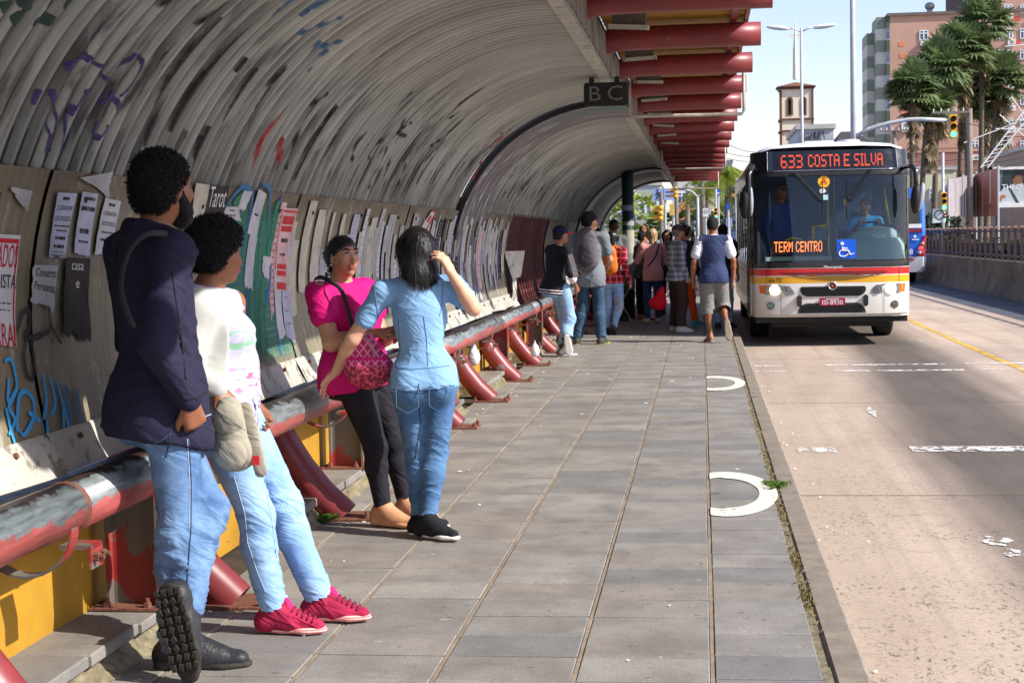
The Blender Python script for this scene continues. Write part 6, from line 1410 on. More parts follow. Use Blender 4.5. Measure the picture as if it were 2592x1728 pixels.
# ---- 1 man in navy shirt
Jm=W(pelvis=(-1.925,5.42,.95),neck=(-1.945,5.42,1.555),head=(-1.885,5.425,1.700),f=nrm((.72,.69,0)),hf=nrm((.50,.865,.02)),shR=(-1.815,5.28,1.475),shL=(-2.075,5.54,1.475),elR=(-1.845,5.175,1.165),wrR=(-1.755,5.235,.965),elL=(-2.11,5.66,1.16),wrL=(-1.90,5.60,.95),
  hipR=(-1.86,5.36,.93),hipL=(-1.975,5.48,.93),knR=(-1.84,5.33,.50),anR=(-1.865,5.37,.088),knL=(-1.765,5.42,.545),anL=(-1.80,5.235,.255),tR=nrm((.98,.12,0)),tL=nrm((.22,-.02,-.97)),uL=nrm((.1,.99,.1)),hdR=nrm((.1,.35,-.93)),hdL=nrm((.25,0,-.95)),hnL=nrm((0,-1,0)),s=1.05)
E1,J1=person('tall bearded man in a navy shirt leaning on the rail in black boots',Jm,dict(skin='brown',hair='curly',puff=.015,beard=1,shirt=M_navy,collar=M_navy,sleeve='long',loose=.026,hem=-.145,hemtilt=.22,sl_in=.012,fold=.010,ffr=(8,8,12),pants=D_mid,hemr=.070,kneer=.062,hipr=.092,pin=.008,pfold=.013,plen=.045,shoe=M_boot,sole=M_tread,boot=1,shoebig=1.12,curlR=.9,curlL=.6,nape=.10,seed=5),.0085)
bs=[o for o in E1.children if o.name.startswith('shoe')][1]; treads(bs,J1,'L',M_tread,A_(E1.location))
# belt loop / pocket seams on his jeans
# ---- 2 woman in white cardigan
t=NT('lavender_print_tee'); p=t.co(); x,y,z=t.sep(p); n=t.noise(p,26,4,.6,.8); n2=t.noise(p,60,3); wv=t.noise(t.map(p,(1,1,4)),12,3)
c=t.mix(t.ramp(n2,.4,.7),lin((186,184,210)),lin((166,164,196))); k1=t.math('MULTIPLY',t.ramp(n,.54,.58),t.ramp(t.math('ABSOLUTE',t.math('SUBTRACT',z,.80)),.09,.13,1,0)); c=t.mix(k1,c,lin((54,54,92)))
k2=t.math('MULTIPLY',t.ramp(wv,.56,.6),t.ramp(t.math('ABSOLUTE',t.math('SUBTRACT',z,.98)),.03,.06,.9,0)); c=t.mix(k2,c,lin((206,80,110))); k3=t.math('MULTIPLY',t.ramp(wv,.55,.6),t.ramp(t.math('ABSOLUTE',t.math('SUBTRACT',z,1.13)),.03,.06,.7,0)); c=t.mix(k3,c,lin((110,180,120))); M_tee=t.fin(c,.85,0,.2)
t=NT('white_cardigan_knit'); p=t.co(); x,y,z=t.sep(p); a=t.math('SINE',t.math('MULTIPLY',z,1500)); n=t.noise(p,12,3); c=t.mix(t.ramp(a,-.4,.8),lin((172,172,166)),lin((194,194,188))); c=t.mix(t.ramp(n,.3,.7,.12,0),c,lin((190,190,184))); t.bump(a,.15,.002); M_card=t.fin(c,.9,0,.15)
Jw=W(pelvis=(-1.885,5.97,.865),neck=(-1.925,5.965,1.325),head=(-1.868,5.965,1.462),f=nrm((.97,.24,0)),hf=nrm((.66,.745,-.10)),shR=(-1.905,5.79,1.265),shL=(-1.87,6.13,1.265),elR=(-1.95,5.745,1.02),wrR=(-1.815,5.735,.965),elL=(-1.90,6.2,1.0),wrL=(-1.78,6.12,.85),
  hipR=(-1.875,5.89,.85),hipL=(-1.855,6.06,.85),knR=(-1.715,5.87,.455),anR=(-1.655,5.87,.088),knL=(-1.655,6.05,.47),anL=(-1.525,6.07,.088),tR=nrm((1,-.06,0)),tL=nrm((1,-.02,0)),hdR=nrm((.62,-.05,-.80)),hnR=nrm((-.5,.6,-.5)),s=.95)
M_mag=fabric('magenta_shoe_mesh',lin((164,34,70)),.7,.28,420,.4); M_msole=bands('shoe_sole_pink_cream',lin((238,196,170)),lin((240,96,130)),90,.4)
E2,J2=person('woman with short curly hair, white cardigan and pink running shoes',Jw,dict(skin='brown',fem=1,fat=.85,hair='curly',puff=.040,shirt=M_tee,sleeve='none',loose=.006,hem=-.15,fold=.005,cardigan=M_card,open=.050,pants=D_light,hemr=.058,kneer=.062,hipr=.095,pfold=.009,shoe=M_mag,sole=M_msole,shoename='running_shoe',curlR=.5,seed=21,nape=.09),.0085)
# laces and tongue
for S_ in 'RL':
    a=J2['an'+S_]; t_=J2['t'+S_]; b0=A_(E2.location); sh_o=[o for o in E2.children if o.name.startswith('running_shoe')][0 if S_=='R' else 1]
    m=MB(); m.smooth=True; m.ell(tuple(a+t_*.055+Zv*.022-b0),(.016,.022,.034),10,8,Matrix.Rotation(-.5,3,'Y')); m.build('tongue',fabric('shoe_tongue_pink',lin((230,40,110)),.7),sh_o)
    for k in range(5):
        q=a+t_*(.075+.020*k)+Zv*(.012-.0095*k); m=MB(); m.smooth=True; m.tube([tuple(q+A_((0,-.030,-.010))-b0),tuple(q+A_((.006,0,.006))-b0),tuple(q+A_((0,.030,-.010))-b0)],.0045,5); m.build('lace',P('lace_maroon',lin((120,24,52)),.7),sh_o)
# ---- 3 woman in magenta top
M_pink=fabric('magenta_jersey',lin((206,16,112)),.7,.10,260); M_leg=fabric('black_leggings',lin((36,34,42)),.75,.15,300); M_beige=P('beige_flat_shoe',lin((192,140,104)),.55,.12,12)
Jp=W(pelvis=(-1.835,8.17,.815),neck=(-1.90,8.16,1.285),head=(-1.868,8.135,1.425),f=nrm((.85,-.53,0)),hf=nrm((.70,-.71,-.02)),shR=(-1.975,8.02,1.235),shL=(-1.80,8.31,1.235),elR=(-1.90,7.94,.985),wrR=(-1.68,7.99,1.03),elL=(-1.70,8.26,.98),wrL=(-1.60,8.06,1.02),
  hipR=(-1.835,8.10,.80),hipL=(-1.76,8.24,.80),knR=(-1.715,8.10,.42),anR=(-1.685,8.12,.088),knL=(-1.65,8.26,.43),anL=(-1.60,8.30,.088),tR=nrm((.92,-.30,0)),hdR=nrm((.95,-.05,.1)),hnR=nrm((0,.4,-.9)),s=.93)
E3,J3=person('woman in a magenta top and black leggings with her hair tied back, looking past us',Jp,dict(skin='tan',fem=1,fat=.9,hair='bun',hmat=H_blk,hairline=.058,puff=.003,face=1,shirt=M_pink,sleeve='short',slen=.42,loose=.010,hem=-.10,fold=.006,pants=M_leg,hemr=.046,kneer=.058,hipr=.105,pin=.006,pfold=.003,shoe=M_beige,sole=M_beige,plen=-.02,seed=31,lip=P('lip_pink',lin((164,92,84)),.4,.1,30)),.0078)
m=MB(); m.smooth=True; q=J3['head']+(J3['hr']*.083-J3['hf']*.004-J3['hu']*.048)*.9-A_(E3.location); m.ell(tuple(q),(.0055,)*3,8,6); m.build('earring',P('pearl',lin((230,226,220)),.2,.05,9),E3)
# ---- 4 woman in light blue shirt
M_lb=fabric('light_blue_shirt_cloth',lin((132,174,216)),.75,.07,280); M_nail=P('red_nail',lin((206,22,34)),.25,.05,9); M_sneak=fabric('black_canvas_shoe',lin((30,31,36)),.8,.2,300); M_rubw=P('white_rubber',lin((222,220,214)),.55,.1,18)
Jb=W(pelvis=(-1.405,7.86,.80),neck=(-1.435,7.87,1.31),head=(-1.435,7.885,1.445),f=nrm((-.15,.99,0)),hf=nrm((-.42,.90,0)),shL=(-1.605,7.84,1.245),shR=(-1.255,7.90,1.265),elL=(-1.765,7.84,1.01),wrL=(-1.895,7.99,.825),elR=(-1.145,7.86,1.155),wrR=(-1.245,7.80,1.335),
  hipL=(-1.485,7.85,.78),hipR=(-1.325,7.87,.78),knL=(-1.455,7.90,.42),anL=(-1.445,7.89,.088),knR=(-1.36,7.88,.42),anR=(-1.395,7.80,.088),tR=nrm((.86,-.50,0)),tL=nrm((.55,.83,0)),hdL=nrm((-.55,.35,-.75)),hnL=nrm((.1,-.3,-.9)),hdR=nrm((-.42,-.02,.90)),hnR=nrm((-.85,.35,-.3)),s=.935)
E4,J4=person('woman in a light blue shirt seen from behind, touching her long black hair',Jb,dict(skin='fair',fem=1,fat=.08,hair='long',hlen=.20,hmat=H_blk,nail=M_nail,shirt=M_lb,collar=M_lb,sleeve='short',slen=.56,loose=.008,hem=-.05,fold=.0075,ffr=(5,5,24),sl_in=-.003,pants=D_blue,hemr=.046,kneer=.060,hipr=.094,pin=.005,pfold=.008,shoe=M_sneak,sole=M_rubw,curlR=.42,curlL=.30,spreadR=.5,spreadL=.6,seed=44),.0075)
# pockets and seams on her jeans
b0=A_(E4.location); m=MB()
for sg in (-1,1):
    pts=[]
    for (u,v) in ((-.055,.055),(.055,.06),(.055,-.045),(0,-.075),(-.055,-.04),(-.055,.055)):
        q=J4['pelvis']+J4['r']*(sg*.082+u)+Zv*(v-.080)-J4['f']*(.158-.010*abs(v)*10-.35*(u*u)*10); pts.append(tuple(q-b0))
    m.tube(pts,.0022,4)
m.build('pocket_seam',P('denim_seam',lin((86,120,158)),.8),E4)

# ---- the group farther along the platform
M_blk=fabric('black_knit',lin((30,30,38)),.85,.2,260); M_whs=P('white_stripe_knit',lin((220,206,214)),.8,.08,40); M_cap=fabric('navy_cap_cloth',lin((28,26,62)),.8,.15,200); M_capr=fabric('red_cap_cloth',lin((206,40,40)),.8,.15,200)
Jc=pose(-1.80,20.0,1.66,48,dict(pelvis=(-.05,-.06,.93),neck=(-.02,-.02,1.46),head=(.0,.03,1.62),elR=(.27,-.03,1.12),wrR=(.20,.12,.93),knR=(.10,.08,.50),anR=(.10,.10,.085),knL=(-.03,.10,.52),anL=(.16,-.13,.20),tL=(0.1,-.25,-.95),uL=(.0,-.97,.2) ,wrL=(-.12,.28,1.12),elL=(-.24,.06,1.15)))
Jc['tL']=nrm((.15,.10,-.98)); Jc['uL']=nrm((.0,.99,.1)); Jc['anL']=A_((-1.70,19.86,.22)); Jc['anR']=A_((-1.78,20.0,.085)); Jc['hf']=nrm((.80,.6,0))
E5,J5=person('young man in a black sweater with white cuff stripes and a dark blue cap',Jc,dict(skin='brown',hair='short',cap=M_cap,brim=M_capr,shirt=M_blk,sleeve='long',cuff=.52,cuffmat=M_whs,hemmat=M_whs,loose=.02,hem=-.10,pants=D_light,hemr=.078,kneer=.072,shoe=P('grey_canvas',lin((96,96,100)),.8,.2,30),sole=M_rubw,seed=3),.013)
m=MB(); b0=A_(E5.location); q=[J5['neck']+(J5['tr']*math.cos(a)*.066+J5['tf']*math.sin(a)*.062)+Zv*(.022-.03*max(0,math.sin(a))) for a in [6.28*i/16 for i in range(16)]]; m.tube([tuple(v-b0) for v in q],.009,5,closed=True); m.build('neck_band',M_whs,E5)
M_gt=fabric('grey_tshirt',lin((116,122,128)),.85,.10,240); M_dcap=fabric('black_cap',lin((34,36,44)),.6,.2,100); M_dshoe=P('dark_trainer',lin((60,62,58)),.7,.4,40)
E6,J6=person('tall man in a grey T-shirt and dark cap with a backpack on his back',pose(-1.56,22.2,1.84,10,dict(elR=(.26,.05,1.12),wrR=(.20,.22,1.05),elL=(-.25,.04,1.12),wrL=(-.12,.26,1.04),knL=(-.12,.03,.49),anL=(-.20,-.02,.085),knR=(.10,.03,.49),anR=(.14,-.03,.085),hf=(.75,.66,0))),dict(skin='tan',hair='curly',puff=.022,cap=M_dcap,brim=P('cap_brim_grey',lin((120,122,136)),.5,.2,9),shirt=M_gt,loose=.028,hem=-.16,pants=D_dark,hemr=.072,kneer=.070,shoe=M_dshoe,sole=P('sole_yellow',lin((170,160,70)),.7,.3,20),seed=14),.013)
M_redpl=plaid('red_plaid',lin((176,30,50)),lin((120,18,36)),lin((226,150,160)),22)
E7,J7=person('long-haired person in a red plaid shirt and pale jeans carrying an orange backpack',pose(-1.37,24.4,1.58,15,dict(anR=(.05,-.16,.12),tR=(0,.5,-.8),wrR=(.27,.10,.88))),dict(skin='tan',fem=1,hair='long',hlen=.30,hmat=H_blk,shirt=M_redpl,sleeve='long',loose=.012,hem=-.06,pants=D_light,hemr=.05,kneer=.058,shoe=M_dshoe,sole=B_rub,seed=8),.015)
M_dk=fabric('charcoal_cloth',lin((46,46,52)),.85,.2,200); M_dk2=fabric('grey_hoodie',lin((96,98,104)),.85,.2,200)
person('tall person in a grey hoodie standing in the shade left of the green pole',pose(-1.56,28.2,1.80,150),dict(skin='dark',hair='short',shirt=M_dk2,sleeve='long',pants=M_dk,shoe=M_dshoe,seed=2),.018)
person('short-haired person in dark clothes in the shade behind the orange backpack',pose(-1.92,28.8,1.66,120),dict(skin='dark',hair='short',shirt=M_dk,sleeve='long',pants=M_dk,shoe=M_dshoe,seed=6),.018)
M_olive=fabric('grey_green_tshirt',lin((104,108,96)),.85,.12,200)
person('person in a grey-green T-shirt and black trousers between the pole and the blond woman',pose(-1.07,28.6,1.58,60),dict(skin='tan',hair='short',shirt=M_olive,loose=.02,hem=-.10,pants=M_leg,shoe=M_beige,seed=7),.016)
M_pale=fabric('salmon_blouse',lin((214,150,150)),.8,.10,240)
E8,J8=person('woman with wavy blond hair in a salmon pink blouse and dark jeans',pose(-.86,27.4,1.62,-18,dict(elL=(-.27,.06,1.16),wrL=(-.20,.26,1.25),elR=(.26,.02,1.14),wrR=(.15,.22,1.02),anL=(-.10,.05,.085),anR=(.15,.16,.085))),dict(skin='fair',fem=1,fat=.35,hair='wavy',hmat=H_blond,shirt=M_pale,sleeve='long',loose=.014,hem=-.14,fold=.008,pants=D_navy,hemr=.062,shoe=P('pale_shoe',lin((206,180,160)),.7,.1,20),seed=15),.014)
person('dark-haired woman in black facing us between the blond woman and the plaid man',pose(-.66,30.2,1.60,185),dict(skin='tan',fem=1,hair='long',hlen=.24,hmat=H_blk,face=1,shirt=M_dk,sleeve='long',pants=M_dk,shoe=M_dshoe,seed=16),.015)
person('bald man with reddish skin standing far back right of the green pole',pose(-1.22,33,1.74,170),dict(skin='brown',face=1,shirt=fabric('pale_grey_shirt',lin((170,170,176)),.8),sleeve='short',pants=M_dk,shoe=M_dshoe,seed=17),.017)
M_gpl=plaid('grey_plaid',lin((150,160,176)),lin((108,118,140)),lin((206,212,224)),24); M_brn=fabric('dark_brown_trousers',lin((70,52,50)),.8,.12,200); M_mcap=fabric('maroon_cap',lin((84,56,62)),.8,.15,200)
E9,J9=person('older man in a grey plaid shirt, brown cap and wide brown trousers',pose(-.38,24.8,1.66,62,dict(elR=(.24,-.05,1.13),wrR=(.22,.06,.90))),dict(skin='tan',hair='short',hmat=H_gray,cap=M_mcap,shirt=M_gpl,collar=M_gpl,sleeve='long',loose=.022,hem=-.09,pants=M_brn,hemr=.085,kneer=.082,hipr=.10,pfold=.010,shoe=P('white_trainer',lin((214,212,208)),.6,.15,30),sole=M_rubw,seed=18),.013)
E10,J10=person('dark-haired person in a black top and orange trousers half hidden behind the plaid man',pose(-.27,26.3,1.66,40,dict(anR=(.16,.05,.085))),dict(skin='tan',hair='short',puff=.018,hmat=H_blk,shirt=M_dk,sleeve='long',pants=fabric('orange_trousers',lin((226,84,34)),.8,.1,200),hemr=.062,shoe=P('teal_trainer',lin((60,150,166)),.6,.2,20),sole=M_rubw,seed=19),.014)
# vest man walking away, phone at his ear
M_vest=fabric('navy_vest_cloth',lin((52,62,96)),.85,.14,220); M_wsl=fabric('white_tshirt_sleeve',lin((216,220,232)),.85,.06,240); M_short=fabric('grey_shorts_cloth',lin((126,124,120)),.85,.12,160); M_flip=P('flip_flop',lin((150,136,118)),.8,.2,20)
Jv=pose(.155,22.35,1.75,-4,dict(elR=(.275,-.02,1.14),wrR=(.275,.05,.86),elL=(-.275,-.03,1.13),wrL=(-.29,.04,.86),knL=(-.09,.05,.50),anL=(-.055,.04,.085),knR=(.13,.10,.50),anR=(.195,-.20,.28),tR=(.10,-.25,-.96),uR=(0,.96,-.25),hf=(.35,.93,0)))
Jv['tR']=nrm((.12,-.12,-.98)); Jv['uR']=nrm((0,.99,-.12)); Jv['anR']=A_((.335,22.15,.235)); Jv['hdR']=nrm((0,.1,-1)); Jv['hdL']=nrm((.05,.15,-1))
E11,J11=person('man in a navy vest and grey shorts walking away in flip-flops',Jv,dict(skin='brown',hair='short',hmat=H_curl,shirt=M_wsl,sleeve='short',slen=.66,sl_in=.010,loose=.016,hem=-.02,pants=M_short,pname='shorts',short=.30,kneer=.088,hipr=.106,hemr=.085,pfold=.011,shoe=None,seed=22),.0125)
D=SDF(); torso(D,J11,0,0,.030,.06); D.cone(J11['pelvis'],J11['pelvis']-J11['up']*.12,.165,.178,.08,(J11['tf'],.82)); D.cut(J11['pelvis']-J11['up']*.10,-J11['up']); D.cut(J11['neck']+J11['up']*.03,J11['up']); D.cone(J11['neck']-J11['up']*.03,J11['neck']+J11['up']*.02,.078,.066,.03)
for sg in (-1,1): D.cut(J11['neck']+J11['tr']*sg*.205,J11['tr']*sg+Zv*.28)
V,Q=D.mesh(.0125); V=cloth(V,Q,.010,(9,9,7),4,.005,(22,22,18)); link('vest',np_mesh('vest',V-A_(E11.location),Q,M_vest),E11)
m=MB(); m.smooth=True; b0=A_(E11.location); m.tube([tuple(J11['neck']+(J11['tr']*math.cos(a)*.072+J11['tf']*math.sin(a)*.068)+Zv*.028-b0) for a in [6.28*i/16 for i in range(16)]],.006,5,closed=True); m.build('collar_piping',M_wsl,E11)
for S_ in 'RL':
    D=SDF(); foot(D,J11,S_,0,True); V,Q=D.mesh(.008); ff=link('flip_flop',np_mesh('flip_flop',V-b0,Q,M_flip),E11)
person('person in pale blue jeans and dark shoes mostly hidden behind the vest man',pose(.33,25.6,1.66,20,dict(anL=(-.10,-.02,.085))),dict(skin='tan',hair='short',shirt=M_dk,sleeve='short',pants=D_light,hemr=.062,shoe=P('navy_shoe',lin((40,46,66)),.6,.2,20),sole=B_rub,seed=24),.016)
M_strp=bands('grey_striped_tshirt',lin((206,206,196)),lin((92,100,92)),11,.45)
q=AT(1875,596,50); E12,J12=person('man in a striped T-shirt and dark trousers walking towards us beside the bus',pose(q.x,50,1.66,178,None,-.15),dict(skin='tan',face=1,shirt=M_strp,loose=.018,hem=-.10,pants=D_navy,shoe=M_dshoe,seed=25,z0=-.15),.02)
person('woman in a dark top walking far off just left of the striped man',pose(q.x-.42,53,1.5,190,None,-.15),dict(skin='tan',fem=1,hair='long',hmat=H_blk,shirt=fabric('navy_top',lin((52,62,110)),.8),pants=M_dk,shoe=M_dshoe,seed=26,z0=-.15),.022)
# driver and passenger inside the bus (floor at .66 over the road)
bx,byy,bz=1.87,23.3,-.15
Jd=pose(bx+.60,byy+1.22,1.74,176,None,0)
UPD=.15
for k,v in dict(pelvis=(.58,1.25,1.16),neck=(.58,1.20,1.72),head=(.56,1.12,1.88),shR=(.40,1.20,1.66),shL=(.77,1.20,1.66),elR=(.34,1.02,1.46),elL=(.84,1.02,1.46),wrR=(.44,.74,1.62),wrL=(.76,.74,1.62),hipR=(.49,1.22,1.12),hipL=(.67,1.22,1.12),knR=(.47,.80,1.12),knL=(.69,.80,1.12),anR=(.47,.70,.76),anL=(.69,.70,.76)).items(): Jd[k]=A_((bx+v[0],byy+v[1]-.1,bz+v[2]+UPD))
Jd['hf']=nrm((-.25,-.97,0))
person('bus driver in a bright blue polo shirt behind the steering wheel',Jd,dict(skin='tan',face=1,hair='short',hmat=H_gray,shirt=fabric('bright_blue_polo',lin((70,176,240)),.75,.1,200),collar=fabric('bright_blue_polo_c',lin((34,138,206)),.75,.1,200),sleeve='short',slen=.7,pants=M_dk,shoe=M_dshoe,seed=27,z0=.51,base=(bx+.58,byy+1.2,.51)),.014)
Jq=pose(bx-.68,byy+1.1,1.72,150,None,.51); person('grey-haired passenger in a blue shirt standing inside the bus door side',Jq,dict(skin='brown',face=1,hair='short',hmat=H_gray,shirt=fabric('blue_passenger_shirt',lin((44,72,128)),.8,.1,200),sleeve='long',pants=M_dk,shoe=M_dshoe,seed=28,z0=.51),.016)

# ---- stitched seams, pocket edges and cuffs laid on the clothes they belong to
from mathutils.bvhtree import BVHTree
def seams(E_,lines,mat,name='seam',only=None,r_=.0022):
    o0=Vector((0,0,1.5)); trees=[]
    for ch in E_.children:
        if ch.type!='MESH' or not ch.name.startswith(('trousers','shirt','cardigan')): continue
        me=ch.data; vs=[v.co+E_.location for v in me.vertices]; trees.append(BVHTree.FromPolygons(vs,[tuple(p.vertices) for p in me.polygons]))
    for li in lines:
        P_=[]
        for i in range(len(li)-1):
            for k in range(8 if i<len(li)-2 else 9):
                t=k/8; x=li[i][0]*(1-t)+li[i+1][0]*t; y=li[i][1]*(1-t)+li[i+1][1]*t; d=(AT(x,y,10)-o0).normalized(); best=None
                for tr in trees:
                    h=tr.ray_cast(o0,d)
                    if h[0] is not None and (best is None or h[3]<best[3]): best=h
                if best: P_.append(best[0]+best[1]*(.0008 if best[1].dot(d)<0 else -.0008)-E_.location)
        if len(P_)>3: m=MB(); m.smooth=True; m.tube(P_,r_,5); m.build(name,mat,E_)
M_st1=P('stitch_pale',lin((150,170,192)),.8,.1,60); M_st2=P('stitch_dark',lin((44,64,96)),.8,.1,60)
seams(E1,[[(478,1110),(484,1224),(483,1342),(474,1472)],[(363,1122),(402,1119),(432,1096)],[(436,1072),(421,1157)]],M_st2)
seams(E1,[[(474,1110),(480,1224),(479,1342)],[(484,1052),(509,1058),(534,1048)]],M_st1)
M_st3=P('stitch_navy',lin((20,19,32)),.8,.1,60)
seams(E1,[[(436,690),(452,809),(462,880),(470,960)],[(470,1012),(500,1006),(528,988)],[(300,620),(272,800),(262,1000)],[(330,1010),(300,1090)]],M_st3,'seam',None,.003)
seams(E2,[[(592,1205),(620,1300),(627,1373),(651,1446),(673,1500)],[(668,1205),(689,1327),(700,1411),(735,1490)]],M_st1,'seam',None,.0018)
M_st4=P('stitch_blue',lin((84,124,168)),.8,.1,60)
seams(E4,[[(949,735),(956,797),(958,830)],[(1121,718),(1119,767),(1112,800)],[(1072,800),(1080,860),(1083,925)],[(1008,810),(1012,870),(1006,930)],[(985,925),(1040,935),(1100,930),(1140,925)],[(935,790),(965,805)],[(1140,785),(1172,770)]],M_st4,'seam',None,.0022)
seams(E4,[[(1060,970),(1062,1060)],[(1065,1060),(1052,1160)],[(985,985),(1060,995),(1150,975)]],M_st2,'seam',None,.0022)
# ================================================================== WALL PRINT, GRAFFITI, BAGS, SMALL THINGS
def LIN(px,py,r=VR):                   # measured photo point -> (Y, angle) on the vault lining
    d=_cm@Vector(((px-1296)/4000,(864-py)/4000,-1)); ox,oz=-VCX,1.5-VCZ
    a=d.x*d.x+d.z*d.z; b=2*(ox*d.x+oz*d.z); c=ox*ox+oz*oz-r*r; t=(-b+math.sqrt(max(0,b*b-4*a*c)))/(2*a)
    x,z=d.x*t,1.5+d.z*t; return (d.y*t,math.degrees(math.atan2(z-VCZ,-(x-VCX))))
def spray(name,c,edge=.55,wear=.5,den=1.0,rag=.9,vault=0):
    t=NT(name); at=t.n('ShaderNodeAttribute'); at.attribute_name='across'; p=t.pos(); n=t.noise(p,34,5,.7); n2=t.noise(t.map(p,(1,6,1)),5,3)
    a=t.math('ABSOLUTE',at.outputs['Fac']); k=t.math('ADD',a,t.math('MULTIPLY',t.math('SUBTRACT',n,.5),rag)); k=t.ramp(k,edge,1.0,den,0); k=t.math('MULTIPLY',k,t.ramp(n2,wear-.2,wear+.05,.35,1))
    x,y,z=t.sep(p); ph=t.math('FRACT',t.math('DIVIDE',t.math('SUBTRACT',y,1.2),.113)); vv=t.math('MULTIPLY',t.math('ABSOLUTE',t.math('SUBTRACT',ph,.5)),2)
    if vault: k=t.math('MULTIPLY',k,t.ramp(vv,.30,.72,1,vault))
    t.fin(t.mix(n,sc(c,.8),sc(c,1.2)),.6,0,.3); tr=t.n('ShaderNodeBsdfTransparent'); mx=t.n('ShaderNodeMixShader'); t.l(k,mx.inputs[0]); t.l(tr.outputs[0],mx.inputs[1]); t.l(t.b.outputs[0],mx.inputs[2]); t.l(mx.outputs[0],t.out.inputs[0]); return t.m
def stroke_mesh(lines,width,vault,k=1/2.613,ox=0,oy=0):
    vs=[];fs=[];ac=[]
    for li in lines:
        w_=width
        if isinstance(li[0],(int,float)): w_,li=li[0],li[1:]
        P_=[LIN(ox+x*k,oy+y*k) for x,y in li]; Q=[Vector((y,th*R(1)*VR)) for y,th in P_]     # surface metres
        # Catmull-Rom through the points
        pts=[]
        for i in range(len(Q)-1):
            p0=Q[max(0,i-1)];p1=Q[i];p2=Q[i+1];p3=Q[min(len(Q)-1,i+2)]; n=max(3,int((p2-p1).length/.009))
            for j in range(n): t=j/n; pts.append(.5*((2*p1)+(p2-p0)*t+(2*p0-5*p1+4*p2-p3)*t*t+(3*p1-p0-3*p2+p3)*t*t*t))
        pts.append(Q[-1]); b=len(vs); ns=max(4,int(w_/.007)+1) if vault else 5; SS=[-1+2*q/(ns-1) for q in range(ns)]
        for i,q in enumerate(pts):
            d=(pts[min(i+1,len(pts)-1)]-pts[max(0,i-1)]); d=d.normalized() if d.length>0 else Vector((1,0)); nn=Vector((-d.y,d.x)); tp=min(1,.55+.45*math.sin(math.pi*(i+.5)/len(pts))*1.6)
            for s_ in SS:
                v=q+nn*w_*.5*s_*tp; r=(VR-.0078+corr(v.x-1.2)) if vault else VR-.0225; vs.append(VP(v.x,math.degrees(v.y/VR),r)); ac.append(s_)
        for i in range(len(pts)-1):
            for j in range(ns-1): fs.append((b+i*ns+j,b+i*ns+j+1,b+i*ns+ns+j+1,b+i*ns+ns+j))
    return vs,fs,ac
def graffiti(name,lines,width,mat,vault=True,ox=0,oy=0,k=1/2.613,parent=None):
    for li in lines:
        vs,fs,ac=stroke_mesh([li],width,vault,k,ox,oy); m=MB(); m.add(vs,fs); me=m.mesh(name,mat); a=me.attributes.new('across','FLOAT','POINT'); a.data.foreach_set('value',ac); link(name,me,sh,O)
G_pur=spray('spray_purple',lin((64,50,104)),.6,.3,.95,1.2,.55); G_blk=spray('spray_black_soft',(.012,.011,.011),.15,.40,.95,1.7,.12); G_red=spray('spray_red',lin((170,62,54)),.25,.38,.85,1.7,.25); G_blu=spray('spray_blue',lin((54,106,150)),.25,.40,.85,1.7,.2); G_grn=spray('spray_dark_green',lin((38,60,54)),.8,.3)
G_sky=spray('spray_sky_blue',lin((64,160,222)),.8,.2); G_char=spray('spray_charcoal',(.03,.032,.036),.55,.3,.9); G_teal=spray('paint_teal',lin((44,128,104)),.35,.42,.92,2.0); G_b2=spray('paint_mid_blue',lin((54,112,164)),.45,.35,.9,1.5)
graffiti('graffiti',[(.012,(680,130),(610,270),(540,350),(440,440)),(.05,(435,445),(500,405),(560,385)),(.045,(590,365),(560,405)),(.02,(590,370),(640,430),(700,420)),(.016,(690,425),(760,350),(850,260)),(.02,(700,430),(680,500),(715,540),(690,640),(560,785)),(.014,(585,370),(600,290),(625,200)),(.02,(890,360),(800,450),(765,480)),(.022,(880,358),(935,385),(920,460),(860,560),(790,635)),(.04,(745,590),(710,660)),(.02,(700,655),(660,700)),(.03,(740,640),(775,680),(768,720)),(.012,(560,400),(430,540),(380,640),(330,800),(315,1000)),(.014,(510,410),(440,540),(380,700),(350,1010)),(.012,(600,450),(500,640),(440,800),(390,1000)),(.03,(260,590),(215,690)),(.03,(345,600),(350,690)),(.012,(365,490),(300,600),(265,680)),(.026,(550,600),(620,600)),(.02,(560,610),(480,740)),(.014,(570,640),(520,780),(440,1000)),(.035,(640,790),(615,880),(655,915)),(.014,(655,910),(700,850),(700,820)),(.05,(330,880),(310,1010)),(.04,(460,760),(500,700))],.02,G_pur)
graffiti('graffiti',[(.05,(95,95),(140,150)),(.045,(220,140),(350,132)),(.05,(0,60),(70,0)),(.06,(150,0),(230,25)),(.05,(320,20),(380,0)),(.05,(420,30),(490,0)),(.02,(230,70),(130,75))],.05,G_grn)
graffiti('graffiti',[(.05,(1890,710),(1720,950),(1650,1190)),(.05,(1985,720),(1880,880),(1800,1140)),(.04,(1840,740),(1740,900),(1690,1060)),(.05,(1800,1000),(1860,930),(1840,1060)),(.03,(1760,1100),(1740,1190)),(.05,(1870,980),(1830,1120))],.05,G_red)
graffiti('graffiti',[(.05,(1930,-10),(1800,100)),(.06,(2180,-10),(1900,150)),(.05,(2260,120),(1960,230)),(.05,(2120,270),(2010,400)),(.05,(2260,270),(2080,320)),(.07,(2350,0),(2250,60)),(.04,(2060,440),(2030,470)),(.06,(2060,40),(1990,110)),(.05,(2170,330),(2100,380))],.05,G_blu)
